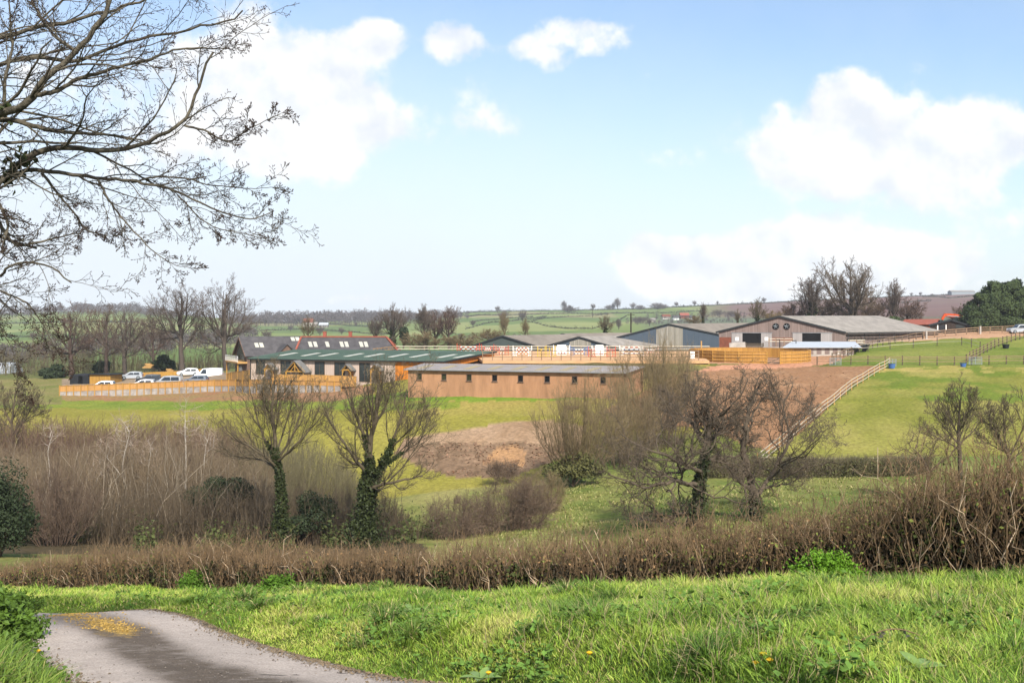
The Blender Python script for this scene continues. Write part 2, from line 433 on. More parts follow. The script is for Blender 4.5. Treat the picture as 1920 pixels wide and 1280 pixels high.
def build_ground():
    u = np.concatenate([np.linspace(-1.9, -0.62, 40), np.linspace(-0.6, 0.6, 760), np.linspace(0.62, 1.9, 40)])
    ys = np.exp(np.linspace(math.log(1.2), math.log(298), 620)) * 1.0
    ys = np.concatenate([np.array([-6, -4, -2, -1.0, 0.2]), ys - 0.0])
    Ug, Yg = np.meshgrid(u, ys)
    Xg = Ug * (Yg + 8.0 * np.exp(-np.clip(Yg, 0, 99) / 12.0) + 0.0)
    X = Xg.ravel(); Y = Yg.ravel()
    Z = ground_z(X, Y)
    n_u, n_y = len(u), len(ys)
    Ysafe = np.maximum(Y, 1.5)
    px = CX + F * X / Ysafe; py = HY - F * Z / Ysafe
    # wobbling zone edges
    jx = px + vnoise(X / 4, Y / 4, 11, 3) * 14 * np.clip(60 / Ysafe, 0, 1.2); jy = py + vnoise(X / 4, Y / 4, 12, 3) * 5
    n1 = vnoise(X / 3.0, Y / 3.0, 1, 5)[:, None]; n2 = vnoise(X / 14.0, Y / 14.0, 2, 4)[:, None]; n3 = vnoise(X / 0.8, Y / 0.8, 4, 4)[:, None]
    col = np.tile(A(120, 125, 60), (len(X), 1))
    def put(mask, c): col[mask] = c[mask] if c.ndim == 2 else c
    def mixc(c1, c2, t): t = np.clip(t, 0, 1); return A(*c1)[None] * (1 - t) + A(*c2)[None] * t
    near = Y < 32
    put(near, mixc((88, 106, 42), (128, 138, 62), 0.5 + n3 * 0.6))
    rough = (Y >= 28) & (Y < 96)
    put(rough, mixc((112, 128, 58), (176, 166, 104), 0.45 + n1 * 0.7 + n2 * 0.5))
    mead = rough & (jx > 1020) & (jy < 985)
    put(mead, mixc((108, 128, 58), (154, 152, 88), 0.45 + n1 * 0.8 + n2 * 0.4))
    # left and centre field
    floor_ = (Y > 56) & (Y < 112) & (px + 60 * n1[:, 0] + (Y - 60) * 6 < 800)
    fld = (Y >= 90) & (jx < 1330 + (jy - 760) * 0) & (Y < 176) & ~((jx > 1020) & (Y < 103))
    put(fld, mixc((154, 148, 64), (178, 166, 82), 0.45 + n2 * 0.9 + n1 * 0.35))
    put(fld & (jx > 770) & (jy < 778), mixc((162, 156, 74), (184, 162, 92), 0.5 + n2 * 0.8 + n1 * 0.4))
    put(fld & (jx < 860) & (jy < 766) & (jy > 752), mixc((128, 148, 56), (154, 160, 68), 0.5 + n1))
    put(fld & (jx < 660) & (jy < 752), mixc((164, 142, 92), (176, 128, 96), 0.5 + n1))
    put(inside([(500, 728), (500, 752), (600, 748), (700, 736), (700, 722)], jx, jy), mixc((186, 140, 108), (160, 124, 88), 0.5 + n1))
    put(inside([(620, 752), (760, 735), (1200, 736), (1200, 749), (900, 751), (760, 750)], jx, jy), mixc((112, 146, 48), (144, 166, 64), 0.5 + n1 * 0.9))
    put((floor_ & (jy > 806)), mixc((104, 90, 68), (84, 78, 54), 0.5 + n1))
    # bare soil, centre
    s1 = inside([(760, 815), (850, 806), (930, 795), (1010, 789), (1100, 796), (1080, 850), (960, 893), (860, 896), (800, 880), (740, 850)], jx, jy) & (Y < 130) & (Y > 86)
    put(s1, mixc((198, 166, 134), (172, 140, 108), 0.5 + n1 * 0.9 + n3 * 0.3))
    s1b = s1 & (jy > 832)
    put(s1b, mixc((168, 138, 110), (116, 94, 72), 0.35 + n3 * 0.8 + n1 * 0.4))
    put(inside([(905, 872), (930, 842), (965, 836), (990, 850), (975, 878)], jx, jy) & (Y < 130), mixc((206, 160, 112), (176, 138, 104), 0.5 + n3 * 0.8))
    # bare soil slope, right
    s2 = inside([(1130, 770), (1230, 722), (1290, 692), (1545, 686), (1675, 676), (1600, 722), (1520, 792), (1470, 836), (1440, 850), (1330, 800), (1240, 800)], px + (jx - px) * 0.35, jy) & (Y > 92)
    put(s2, mixc((182, 138, 102), (158, 118, 84), 0.45 + n1 * 0.6 + n3 * 0.4))
    kk = np.clip((n1[:, 0] * 1.3 + n3[:, 0] * .5 - .15) * 1.6, 0, 1)[:, None] * (s2 & (jy < 742))[:, None] * .6
    col = col * (1 - kk) + A(212, 172, 134)[None] * kk
    # path and yard
    put(inside([(1225, 700), (1300, 690), (1360, 684), (1480, 680), (1600, 655), (1612, 662), (1545, 684), (1500, 688), (1340, 694), (1240, 706)], px, py) & (Y > 130), mixc((226, 166, 130), (206, 146, 110), 0.5 + n1))
    put(inside([(1240, 675), (1295, 682), (1330, 690), (1250, 702), (1200, 700)], jx, jy) & (Y > 120), mixc((110, 122, 58), (150, 140, 84), 0.5 + n1))
    put((Y > 136) & (Y < 151.5) & (jx > 880) & (jx < 1240), mixc((96, 94, 54), (140, 120, 82), 0.4 + n1 * 0.9))
    put((Y >= 151.5) & (Y < 196) & (px > 880) & (px < 1320), mixc((224, 170, 124), (206, 150, 106), 0.5 + n1))
    put((Y > 150) & (px > 1310) & (px < 1600) & (py < 682), mixc((214, 160, 122), (196, 150, 116), 0.5 + n1))
    # right hand slope and paddocks
    sl = (px >= 1440) & (Y > 93) & ~s2 & (jy > 686) & (px + (jy - 836) * 1.255 > 1466)
    put(sl, mixc((140, 142, 60), (178, 168, 92), 0.42 + n1 * 0.6 + n2 * 0.6))
    tus = sl & (jy < 752) & (jx > 1560)
    kk = np.clip((vnoise(X / 5, Y / 5, 61, 5)[:, None] + .1 * n3 + .05) * 4, 0, 1) * tus[:, None] * .85
    col = col * (1 - kk) + A(116, 136, 48)[None] * kk
    put(tus & (jy < 698) & (n1[:, 0] < .1), mixc((190, 172, 100), (164, 160, 76), 0.5 + n1))
    up = (px >= 1530) & (Y > 140) & (jy < 687) & ~((px < 1612) & (py > 652) & (px + (py - 655) * 1.9 < 1612))
    put(up, mixc((118, 136, 54), (156, 158, 78), 0.5 + n2 * 0.8 + n1 * 0.5))
    put((Y > 176) & (px > 1640) & (jy < 630 + (1920 - px) * 0.045) & (Y < 232), mixc((222, 176, 140), (206, 160, 120), 0.5 + n1))
    # car park, land behind the buildings
    put((Y > 175.5) & (px < 470) & (px > 115), mixc((186, 164, 138), (160, 140, 116), 0.5 + n1))
    put((Y > 160) & (px < 115), mixc((130, 134, 70), (160, 146, 96), 0.5 + n1))
    put((Y > 205) & (px < 900), mixc((112, 122, 66), (132, 128, 80), 0.5 + n1))
    put((Y > 195) & (px > 900) & (px < 1640), mixc((150, 138, 118), (124, 116, 96), 0.5 + n1))
    put((Y > 232) & (px >= 1640), mixc((112, 128, 60), (140, 138, 80), 0.5 + n1))
    i = np.arange((n_y - 1) * (n_u - 1)); r = i // (n_u - 1); c = i % (n_u - 1); a = r * n_u + c
    loops = np.stack([a, a + 1, a + n_u + 1, a + n_u], 1).ravel(); starts = np.arange(len(a)) * 4
    m = mat('ground_cover', (0, 0, 0), rough=0.95, var=0.42, scale=2.6, bump=0.5, spec=0.05, attr='col', detail=9.0)
    o = mesh_np('ground', np.stack([X, Y, Z], 1), loops, starts, m, smooth=True, color=col)
    tag(o, kind='structure')
    return o

def build_lane():
    n = len(LANE); tang = np.gradient(LANE, axis=0); tang /= np.linalg.norm(tang, axis=1)[:, None]
    nor = np.stack([-tang[:, 1], tang[:, 0]], 1)
    s = np.cumsum(np.r_[0, np.linalg.norm(np.diff(LANE, axis=0), axis=1)])
    ss = np.arange(0, s[-1], 0.07)
    K = 44
    cx = np.interp(ss, s, LANE[:, 0]); cy = np.interp(ss, s, LANE[:, 1]); cz = np.interp(ss, s, LZ)
    nx = np.interp(ss, s, nor[:, 0]); ny = np.interp(ss, s, nor[:, 1])
    t = np.linspace(-1, 1, K)
    edge = 1 + 0.05 * vnoise(ss / 0.35, ss * 0 + 3, 21, 4)[:, None] * (np.abs(t)[None] > 0.9)
    W = t[None] * LHALF * edge
    X = cx[:, None] + nx[:, None] * W; Y = cy[:, None] + ny[:, None] * W
    Z = cz[:, None] + XF * (Y - cy[:, None]) * np.clip(cy / 6, 0, 1)[:, None] - 0.03 * t[None] ** 2 + 0.012 * vnoise(X / 0.9, Y / 0.9, 6, 3)
    Z = Z + 0.006
    g1 = vnoise(X / 0.5, Y / 0.5, 31, 5); g2 = vnoise(X / 0.09, Y / 0.09, 33, 4); g3 = vnoise(X / 1.6, Y / 1.6, 34, 3)
    base = A(218, 202, 188)[None, None] * (1 + 0.12 * g1 + 0.16 * g2)[..., None]
    # dirty unworn crown of the lane between the wheel tracks
    mid = np.exp(-((W + 0.02 + 0.20 * g3 + .06 * g1) / 0.44) ** 4) * np.clip((Y - 3) / 2, 0, 1)
    mid = np.clip(mid * (1.12 + 0.5 * g1 + 0.7 * g2), 0, 1)[..., None]
    mid = mid * np.clip(1.0 - np.clip((Y - 13.6) / 2.0, 0, 1) * 0.6, 0, 1)[..., None]
    dark = A(120, 106, 92)[None, None] * (1 + 0.3 * g2)[..., None]
    c = base * (1 - mid) + dark * mid
    # yellow catkin litter on the crest
    lit = np.exp(-(((W - 0.0) / 0.26) ** 2)) * np.exp(-((Y - 13.9) / .75) ** 2) + np.exp(-(((W - 0.1) / 0.4) ** 2)) * np.exp(-((Y - 15.4) / .8) ** 2) * 0.7
    lit = np.clip((lit + 0.35 * g1 + 0.55 * g2 - 0.42) * 2.4, 0, 1)[..., None] * (lit[..., None] > 0.12)
    c = c * (1 - lit) + (A(206, 168, 88)[None, None] * (1 + 0.3 * g2)[..., None]) * lit
    # crumbling earthy edges
    ed = np.clip((np.abs(t)[None] - 0.93 + 0.08 * g1 + .05 * g2) / 0.08, 0, 1)[..., None]
    c = c * (1 - ed) + A(104, 92, 72)[None, None] * ed
    # one transverse crack in the right wheel track
    ck = (np.abs(cy[:, None] + W * ny[:, None] - (9.98 + 0.08 * vnoise(X / 0.3, Y * 0, 41, 3) + 0.10 * (X + 2))) < 0.018) & (W < -0.35)
    c[ck] = A(70, 62, 54)
    n_y, n_u = X.shape
    i = np.arange((n_y - 1) * (n_u - 1)); r = i // (n_u - 1); q = i % (n_u - 1); a = r * n_u + q
    loops = np.stack([a, a + n_u, a + n_u + 1, a + 1], 1).ravel(); starts = np.arange(len(a)) * 4
    m = mat('worn_tarmac', (0, 0, 0), rough=0.9, var=0.38, scale=38.0, bump=0.5, spec=0.2, attr='col', detail=10.0)
    o = mesh_np('lane', np.stack([X, Y, Z], -1).reshape(-1, 3), loops, starts, m, smooth=True, color=c.reshape(-1, 3))
    tag(o, kind='structure')

# ---- far hills
SKX = [-1500, -300, 0, 100, 250, 400, 500, 620, 760, 870, 960, 1100, 1200, 1300, 1420, 1500, 1650, 1750, 1830, 1920, 2200, 3200]
SKY_ = [592, 590, 588, 584, 582, 596, 602, 602, 596, 584.5, 583, 580, 578, 573, 567, 563, 557, 553, 549, 547, 540, 540]
DH0, DH1 = 290.0, 1500.0
def hill_pt(x, t):
    """t 0 at the farm's back edge, 1 on the skyline"""
    x = np.asarray(x, float); t = np.asarray(t, float)
    d = DH0 * np.exp(t * math.log(DH1 / DH0))
    X0 = (x - CX) / F * DH0
    y0 = HY - _gz0(X0, np.full_like(X0, DH0)) / DH0 * F
    ys = np.interp(x, SKX, SKY_)
    tt = np.clip(t, 0, 1)
    y = y0 + (ys - y0) * tt + np.clip(t - 1, 0, 9) * 30
    X = (x - CX) / F * d
    z = (HY - y) / F * d + vnoise(X / 120, d / 160, 8, 3) * 1.6 * np.clip(t * 4, 0, 1) * np.clip((1.04 - t) * 12, 0, 1)
    return np.stack([X, d, z], -1)

def hill_at(px, py):
    """the point of the hillside seen at a photo pixel"""
    X0 = np.array([(px - CX) / F * DH0]); y0 = HY - _gz0(X0, np.array([DH0]))[0] / DH0 * F
    ys = np.interp(px, SKX, SKY_)
    t = np.clip((py - y0) / (ys - y0), 0.0, 1.0)
    return hill_pt(np.array([px]), np.array([t]))[0]

def build_hills():
    xs = np.linspace(-1500, 3300, 520); ts = np.concatenate([np.linspace(0, 1.02, 160), np.linspace(1.03, 1.10, 3)])
    Xg, Tg = np.meshgrid(xs, ts)
    P3 = hill_pt(Xg.ravel(), Tg.ravel())
    x = Xg.ravel(); y = HY - F * P3[:, 2] / P3[:, 1]
    X, Y = P3[:, 0], P3[:, 1]
    # field patchwork: nearest of scattered field centres
    r = np.random.default_rng(5)
    cen = np.stack([r.uniform(-1400, 1400, 330), r.uniform(250, 2300, 330)], 1)
    pal = np.array([A(132, 148, 84), A(152, 164, 98), A(118, 138, 78), A(160, 166, 104), A(140, 154, 88), A(162, 156, 110)])
    ci = r.integers(0, len(pal), len(cen))
    wx = X + vnoise(X / 90, Y / 90, 3, 2) * 18; wy = Y + vnoise(X / 90, Y / 90, 4, 2) * 18
    idx = np.zeros(len(X), int); best = np.full(len(X), 1e18)
    for k, (a, b) in enumerate(cen):
        dd = (wx - a) ** 2 + ((wy - b) * 0.7) ** 2
        m = dd < best; best[m] = dd[m]; idx[m] = k
    col = pal[ci[idx]].copy()
    n1 = vnoise(X / 40, Y / 60, 5, 4)[:, None]
    col *= 1 + 0.12 * n1
    # heather and bare wood brown on the right hand hill
    brown = np.clip((x - 1290) / 90, 0, 1) * np.clip((606 - y) / 8, 0, 1)
    brown = np.clip(brown + vnoise(X / 60, Y / 60, 9, 3) * 0.3 * (brown > 0.05), 0, 1)[:, None]
    col = col * (1 - brown) + (A(140, 110, 102)[None] * (1 + 0.16 * n1)) * brown
    grey = (np.clip((y - 592) / 6, 0, 1) * np.clip((x - 1190) / 60, 0, 1))[:, None]
    col = col * (1 - grey) + (A(122, 132, 104)[None] * (1 + 0.2 * n1)) * grey
    n_y, n_u = Xg.shape
    i = np.arange((n_y - 1) * (n_u - 1)); rr = i // (n_u - 1); c = i % (n_u - 1); a = rr * n_u + c
    loops = np.stack([a, a + 1, a + n_u + 1, a + n_u], 1).ravel(); starts = np.arange(len(a)) * 4
    m = mat('far_fields', (0, 0, 0), rough=0.95, var=0.12, scale=0.06, spec=0.05, attr='col')
    tag(mesh_np('hills', P3, loops, starts, m, smooth=True, color=col), kind='structure')

build_ground(); build_lane(); build_hills()
# ------------------------------------------------------------------ buildings
M = {}
M['grey_timber'] = mat('weathered_boards', A(226, 202, 184), var=0.2, scale=1.6, stretch=(2.6, 2.6, 0.12), rough=0.9)
M['larch'] = mat('fresh_larch_boards', A(226, 138, 48), var=0.32, scale=1.6, stretch=(2.6, 2.6, 0.12), rough=0.8)
M['old_boards'] = mat('silvered_space_boards', A(148, 130, 122), var=0.42, scale=1.4, stretch=(3.0, 3.0, 0.10), rough=0.95)
M['pale_boards'] = mat('pale_boards', A(182, 176, 172), var=0.15, scale=1.4, stretch=(3.0, 3.0, 0.10))
M['pine'] = mat('new_pine', A(222, 172, 104), var=0.22, scale=1.5, stretch=(2.4, 2.4, 0.3))
M['pine2'] = mat('golden_pine', A(206, 156, 74), var=0.30, scale=1.8, stretch=(2.6, 2.6, 0.2))
M['rail_wood'] = mat('fence_rail_wood', A(168, 138, 110), var=0.25, scale=2.0)
M['post_wood'] = mat('fence_post_wood', A(104, 92, 76), var=0.3, scale=2.0)
M['white_paint'] = mat('white_paint', (0.75, 0.74, 0.70), var=0.06, scale=3.0, rough=0.6)
M['tape'] = mat('cream_tape', A(232, 220, 196), var=0.08, scale=3.0)
M['green_roof'] = mat('green_steel_roof', A(106, 128, 112), var=0.18, scale=0.35, stretch=(1, 1, 1), rough=0.6, spec=0.3)
M['trim'] = mat('dark_trim', A(46, 50, 52), var=0.2, rough=0.6)
M['rooflight'] = mat('translucent_sheet', A(222, 218, 200), var=0.10, scale=0.8, rough=0.4)
M['render'] = mat('stained_sand_render', A(200, 150, 112), var=0.3, scale=0.8, stretch=(1.2, 1.2, 0.3), rough=0.95, detail=10)
M['block_roof'] = mat('fibre_cement_sheet', A(182, 174, 170), var=0.16, scale=0.7, rough=0.9)
M['tan_sheet'] = mat('aged_rooflight', A(188, 172, 138), var=0.12, scale=0.8)
M['dark'] = mat('dark_interior', (0.006, 0.006, 0.006), var=0.3, rough=1.0)
M['cement_roof'] = mat('cement_roof', A(168, 160, 150), var=0.28, scale=0.6, stretch=(1, 1, 1), rough=0.9, detail=9)
M['cement_roof_dark'] = mat('old_cement_roof', A(150, 140, 128), var=0.28, scale=0.35, rough=0.95, detail=9)
M['navy'] = mat('slate_blue_cladding', A(84, 96, 108), var=0.10, scale=1.2, stretch=(2, 2, 0.2), rough=0.6)
M['moss_clad'] = mat('grey_green_cladding', A(78, 88, 84), var=0.14, scale=1.2, stretch=(2, 2, 0.2), rough=0.7)
M['clear_sheet'] = mat('clear_sheeting', A(160, 154, 140), var=0.26, scale=1.2, stretch=(3, 3, 0.1), rough=0.4)
M['slate'] = mat('slate_roof', A(98, 94, 94), var=0.4, scale=1.1, rough=0.75, detail=10)
M['red_tile'] = mat('red_ridge_tile', A(176, 100, 80), var=0.25, scale=1.5)
M['stone'] = mat('rubble_stone', A(134, 108, 92), var=0.35, scale=1.6)
M['brick'] = mat('red_brick', A(142, 84, 62), var=0.28, scale=2.0)
M['concrete'] = mat('stained_concrete', A(206, 196, 184), var=0.35, scale=0.8, rough=0.95, detail=10)
M['black_clad'] = mat('black_cladding', A(52, 52, 56), var=0.2, scale=2, stretch=(.3, .3, 6))
M['shed_wood'] = mat('creosoted_boards', A(66, 54, 46), var=0.3, scale=1.5, stretch=(3, 3, 0.1))
M['white_sheet'] = mat('white_sheet', A(212, 218, 224), var=0.08, scale=0.5, rough=0.7)
M['post_frame'] = mat('brown_window_frame', A(120, 96, 74), var=.2)
M['glass'] = glass('window_glass', (0.022, 0.027, 0.026), .2)
M['galv'] = mat('galvanised_steel', A(176, 184, 188), var=0.12, rough=0.45, metallic=0.3)

class Wall:
    """vertical plane through two ground points; locates features on it by the bearing they are seen at"""
    def __init__(s, a, b):
        s.a = np.array(a[:2], float); s.b = np.array(b[:2], float)
        d = s.b - s.a; s.len = np.linalg.norm(d); s.u = d / s.len
        n = np.array([s.u[1], -s.u[0]])
        if n @ (-(s.a + s.b) / 2) < 0: n = -n
        s.n = n                                  # towards the viewer
    def pt(s, px, py):
        t = (px - CX) / F                        # X = t*Y on the bearing
        k = (t * s.a[1] - s.a[0]) / (s.u[0] - t * s.u[1])
        q = s.a + s.u * k
        return np.array([q[0], q[1], (HY - py) / F * q[1]])
    def box(s, mb, px0, py0, px1, py1, out=0.03, th=0.06, slope=True):
        p = s.pt(px0, py0); q = s.pt(px1, py1)
        return s.slab(mb, p, q, q[2], p[2], out, th)
    def slab(s, mb, p, q, z0, z1, out, th):
        n = np.array([s.n[0], s.n[1], 0.0])
        a = np.array([p[0], p[1], 0]) + n * (out - th); b = np.array([q[0], q[1], 0]) + n * (out - th)
        a2 = np.array([p[0], p[1], 0]) + n * out; b2 = np.array([q[0], q[1], 0]) + n * out
        z = lambda v, h: np.array([v[0], v[1], h])
        return mb.hexa([z(a2, z0), z(b2, z0), z(b, z0), z(a, z0), z(a2, z1), z(b2, z1), z(b, z1), z(a, z1)])

def wall_solid(mb, p, q, zp0, zq0, zp1, zq1, th, inward):
    """wall between plan points p, q with sloping top"""
    i = np.array(inward, float); i = i / np.linalg.norm(i) * th
    v = lambda a, h, k: np.array([a[0] + (i[0] if k else 0), a[1] + (i[1] if k else 0), h])
    mb.hexa([v(p, zp0, 0), v(q, zq0, 0), v(q, zq0, 1), v(p, zp0, 1), v(p, zp1, 0), v(q, zq1, 0), v(q, zq1, 1), v(p, zp1, 1)])

def quad_slab(mb, a, b, c, d, th):
    """roof sheet through four points, th thick downward"""
    t = np.array([0, 0, th])
    mb.hexa([np.array(k) - t for k in (a, b, c, d)] + [np.array(k) for k in (a, b, c, d)])

def window_on(w, root, px0, py0, px1, py1, frame_mat, pane_mat=None, fw=0.07, bars=0, name='window'):
    p = w.pt(px0, py0); q = w.pt(px1, py1); z0, z1 = q[2], p[2]
    f = MB(); u3 = np.array([w.u[0], w.u[1], 0]) * (1 if w.u @ (q[:2] - p[:2]) > 0 else -1)
    w.slab(f, p, p + u3 * fw, z0, z1, 0.05, 0.08); w.slab(f, q - u3 * fw, q, z0, z1, 0.05, 0.08)
    w.slab(f, p + u3 * fw, q - u3 * fw, z1 - fw, z1, 0.05, 0.08); w.slab(f, p + u3 * fw, q - u3 * fw, z0, z0 + fw, 0.05, 0.08)
    W = np.linalg.norm(q[:2] - p[:2])
    for i in range(bars):
        k = W * (i + 1) / (bars + 1)
        w.slab(f, p + u3 * (k - fw * .3), p + u3 * (k + fw * .3), z0 + fw, z1 - fw, 0.045, 0.05)
    fo = f.build(name, frame_mat, root)
    g = MB(); w.slab(g, p + u3 * fw * .9, q - u3 * fw * .9, z0 + fw * .9, z1 - fw * .9, 0.02, 0.03)
    g.build('pane', pane_mat or M['glass'], fo)
    return fo

def gable_building(name, label, cat, A_, B_, back, zb, zeA, zeB, zr, wall_m, roof_m, apex=0.5, over=0.35, trim=True, side_m=None, side_open=False, loc=None, back_scale=1.0, roof_th=0.14):
    """A_ left, B_ right plan corners of the gable wall that faces the viewer; back = vector along the ridge"""
    A_ = np.array(A_[:2], float); B_ = np.array(B_[:2], float); bk = np.array(back, float)
    mid = A_ * (1 - apex) + B_ * apex
    root = thing(name, label, cat, [mid[0], mid[1], zb])
    u = (B_ - A_) / np.linalg.norm(B_ - A_); bn = bk / np.linalg.norm(bk)
    v = lambda p, z: np.array([p[0], p[1], z])
    w = MB()
    w.prism([v(A_, zb), v(B_, zb), v(B_, zeB), v(mid, zr), v(A_, zeA)], [bn[0] * .25, bn[1] * .25, 0])
    A2, B2, m2 = A_ + bk, B_ + bk, mid + bk
    w.build('gable_wall', wall_m, root)
    w = MB()
    w.prism([v(A2, zb), v(B2, zb), v(B2, zeB), v(m2, zr), v(A2, zeA)], [-bn[0] * .25, -bn[1] * .25, 0])
    w.build('gable_wall', wall_m, root)
    s = MB()
    i0, i1 = A_ + bn * .26, A2 - bn * .26
    wall_solid(s, i0, i1, zb, zb, zeA - .02, zeA - .02, .25, u)
    if not side_open:
        s.build('side_wall', side_m or wall_m, root); s = MB()
        i0, i1 = B_ + bn * .26, B2 - bn * .26
        wall_solid(s, i0, i1, zb, zb, zeB - .02, zeB - .02, .25, -u)
    s.build('side_wall', side_m or wall_m, root)
    for (e, ze, sg, nm) in ((A_, zeA, -1, 'l'), (B_, zeB, 1, 'r')):
        wdt = np.linalg.norm(e - mid); sl = (zr - ze) / wdt
        eo = e + u * sg * over; zo = ze - sl * over
        f0, f1 = -bn * over, bk + bn * over
        r = MB()
        L_ = np.linalg.norm(bk) + 2 * over
        n = max(6, int(L_ / 1.0))
        quad_slab(r, v(eo + f0, zo + .16), v(mid + f0, zr + .16), v(mid + f1, zr + .16), v(eo + f1, zo + .16), roof_th)
        r.build('roof', roof_m, root)
    if trim:
        t = MB()
        for (e, ze, sg) in ((A_, zeA, -1), (B_, zeB, 1)):
            wdt = np.linalg.norm(e - mid); sl = (zr - ze) / wdt
            eo = e + u * sg * over; zo = ze - sl * over
            o = -bn * (over + .04)
            t.bar(v(eo + o, zo + .02), v(mid + o, zr + .02), .08, .34)
        t.build('barge_board', M['trim'], root)
    return root, Wall(A_, B_), (A_, B_, mid, bn, u)

# ---- the long timber stable block with a green roof
def stable_block():
    a = P(470, 671, 160); b = P(832, 676, 150.6); cl = P(556, 655, 175.8); cr = P(927, 658, 168)
    zf, zk, zb = -6.75, -5.95, -11.6
    root = thing('stable_block', 'long stable block of pale vertical boards under a green sheet roof', 'stable block', [(a[0] + b[0]) / 2, (a[1] + b[1]) / 2, -10.6])
    W = Wall(a, b); E = Wall(b, cr)
    w = MB()
    split = W.pt(741, 700)
    inw = -W.n
    wall_solid(w, a, split, zb, zb, zf - .12, zf - .12, .22, inw)
    wall_solid(w, a + np.array([0.1, .3, 0]), cl, zb, zb, zf - .14, zk - .14, .22, np.array([1.0, -.2]))
    wall_solid(w, cl, cr + np.array([-.25, 0, 0]), zb, zb, zk - .16, zk - .16, .22, np.array([0, -1.0]))
    w.build('wall', M['grey_timber'], root)
    o = MB()
    wall_solid(o, split, b, zb, zb, zf - .12, zf - .12, .22, inw)
    # end wall with its big dark opening
    e0 = E.pt(846, 690); e1 = E.pt(922, 690)
    zt = lambda p: zf + (zk - zf) * np.linalg.norm(p[:2] - b[:2]) / E.len - .14
    inE = -E.n
    bb = b + np.array([W.u[0] * .0, .23, 0])
    wall_solid(o, bb, e0, zb, zb, zt(bb), zt(e0), .22, inE)
    wall_solid(o, e1, cr, zb, zb, zt(e1), zt(cr), .22, inE)
    k0 = E.pt(852, 683.5)[2]; k1 = E.pt(912, 672.5); k2 = E.pt(922, 677)[2]
    q = k1
    wall_solid(o, e0, q, k0 - .3, q[2], zt(e0), zt(q), .22, inE)
    wall_solid(o, q, e1, q[2], k2, zt(q), zt(e1), .22, inE)
    o.build('orange_cladding', M['larch'], root)
    d = MB()
    ins = inE * 3.0
    wall_solid(d, e0[:2] + ins, e1[:2] + ins, zb, zb, zt(e0) - .3, zt(e1) - .3, .1, inE)
    d.build('opening', M['dark'], root)
    r = MB()
    ov = .45
    A1 = np.array([a[0], a[1], zf]) + np.array([W.n[0], W.n[1], 0]) * ov - np.array([W.u[0], W.u[1], 0]) * .3
    B1 = np.array([b[0], b[1], zf]) + np.array([W.n[0], W.n[1], 0]) * ov + np.array([W.u[0], W.u[1], 0]) * .35
    C1 = np.array([cr[0] + .4, cr[1] + .3, zk]); D1 = np.array([cl[0] - .3, cl[1] + .3, zk])
    quad_slab(r, A1, B1, C1, D1, .12)
    ro = r.build('roof', M['green_roof'], root)
    # ribs of the sheeting, one mesh
    rb = MB()
    for k in np.linspace(0.004, .996, 95):
        p0 = A1 * (1 - k) + B1 * k; p1 = D1 * (1 - k) + C1 * k
        rb.bar(p0 + [0, 0, .02], p1 + [0, 0, .02], .05, .05)
    rb.build('roof_ribs', M['green_roof'], ro)
    for px in (531, 574, 607, 653, 690, 733, 771, 818, 858):
        # rooflights: strips running up the slope
        t0 = (px - 500) / 420.0
        k = np.clip((px - 14 - 480) / (840 - 480.0), 0.02, .98)
        p0 = A1 * (1 - k) + B1 * k; p1 = D1 * (1 - k) + C1 * k
        s0 = p0 * .74 + p1 * .26; s1 = p0 * .42 + p1 * .58
        s = MB(); du = np.array([W.u[0], W.u[1], 0]) * .42
        quad_slab(s, s0 - du + [0, 0, .075], s0 + du + [0, 0, .075], s1 + du + [0, 0, .075], s1 - du + [0, 0, .075], .06)
        s.build('rooflight', M['rooflight'], ro)
    g = MB()
    g.bar(A1 + [0, 0, -.16], B1 + [0, 0, -.16], .14, .2)
    g.bar(B1 + [0, 0, -.14], C1 + [0, 0, -.14], .12, .26)
    g.build('gutter', M['trim'], root)
    t = MB()
    t.bar(W.pt(470.5, 690) * [1, 1, 0] + [W.n[0] * .1, W.n[1] * .1, zf - .2], W.pt(470.5, 690) * [1, 1, 0] + [W.n[0] * .1, W.n[1] * .1, -10.7], .12)
    t.build('downpipe', M['trim'], root)
    for (x0, y0, x1, y1) in ((480, 675, 497.5, 702), (526, 676, 545, 703), (590, 677.5, 609, 704), (627, 678.5, 647, 705), (673.5, 680, 694.5, 716)):
        window_on(W, root, x0, y0, x1, y1, M['post_frame'], fw=.07, bars=1)
    n3 = np.array([W.n[0], W.n[1], 0]); u3 = np.array([W.u[0], W.u[1], 0])
    def porch(px, wd, dp, za, ze, big=False):
        c = W.pt(px, 690) * [1, 1, 0]
        por = MB(); hw = wd / 2
        for s in (-1, 1):
            e = c + u3 * s * hw; m = c.copy()
            sl = (za - ze) / hw
            eo = c + u3 * s * (hw + .2)
            quad_slab(por, eo + n3 * .1 + [0, 0, ze - .2 * sl], m + n3 * .1 + [0, 0, za], m + n3 * (dp + .25) + [0, 0, za], eo + n3 * (dp + .25) + [0, 0, ze - .2 * sl], .09)
        po = por.build('porch', M['slate_grey'], root)
        tr = MB()
        f = n3 * dp
        tr.bar(c - u3 * hw + f + [0, 0, ze - .1], c + u3 * hw + f + [0, 0, ze - .1], .14, .18)
        tr.bar(c - u3 * (hw + .15) + f + [0, 0, ze - .22], c + f + [0, 0, za - .16], .12, .2)
        tr.bar(c + u3 * (hw + .15) + f + [0, 0, ze - .22], c + f + [0, 0, za - .16], .12, .2)
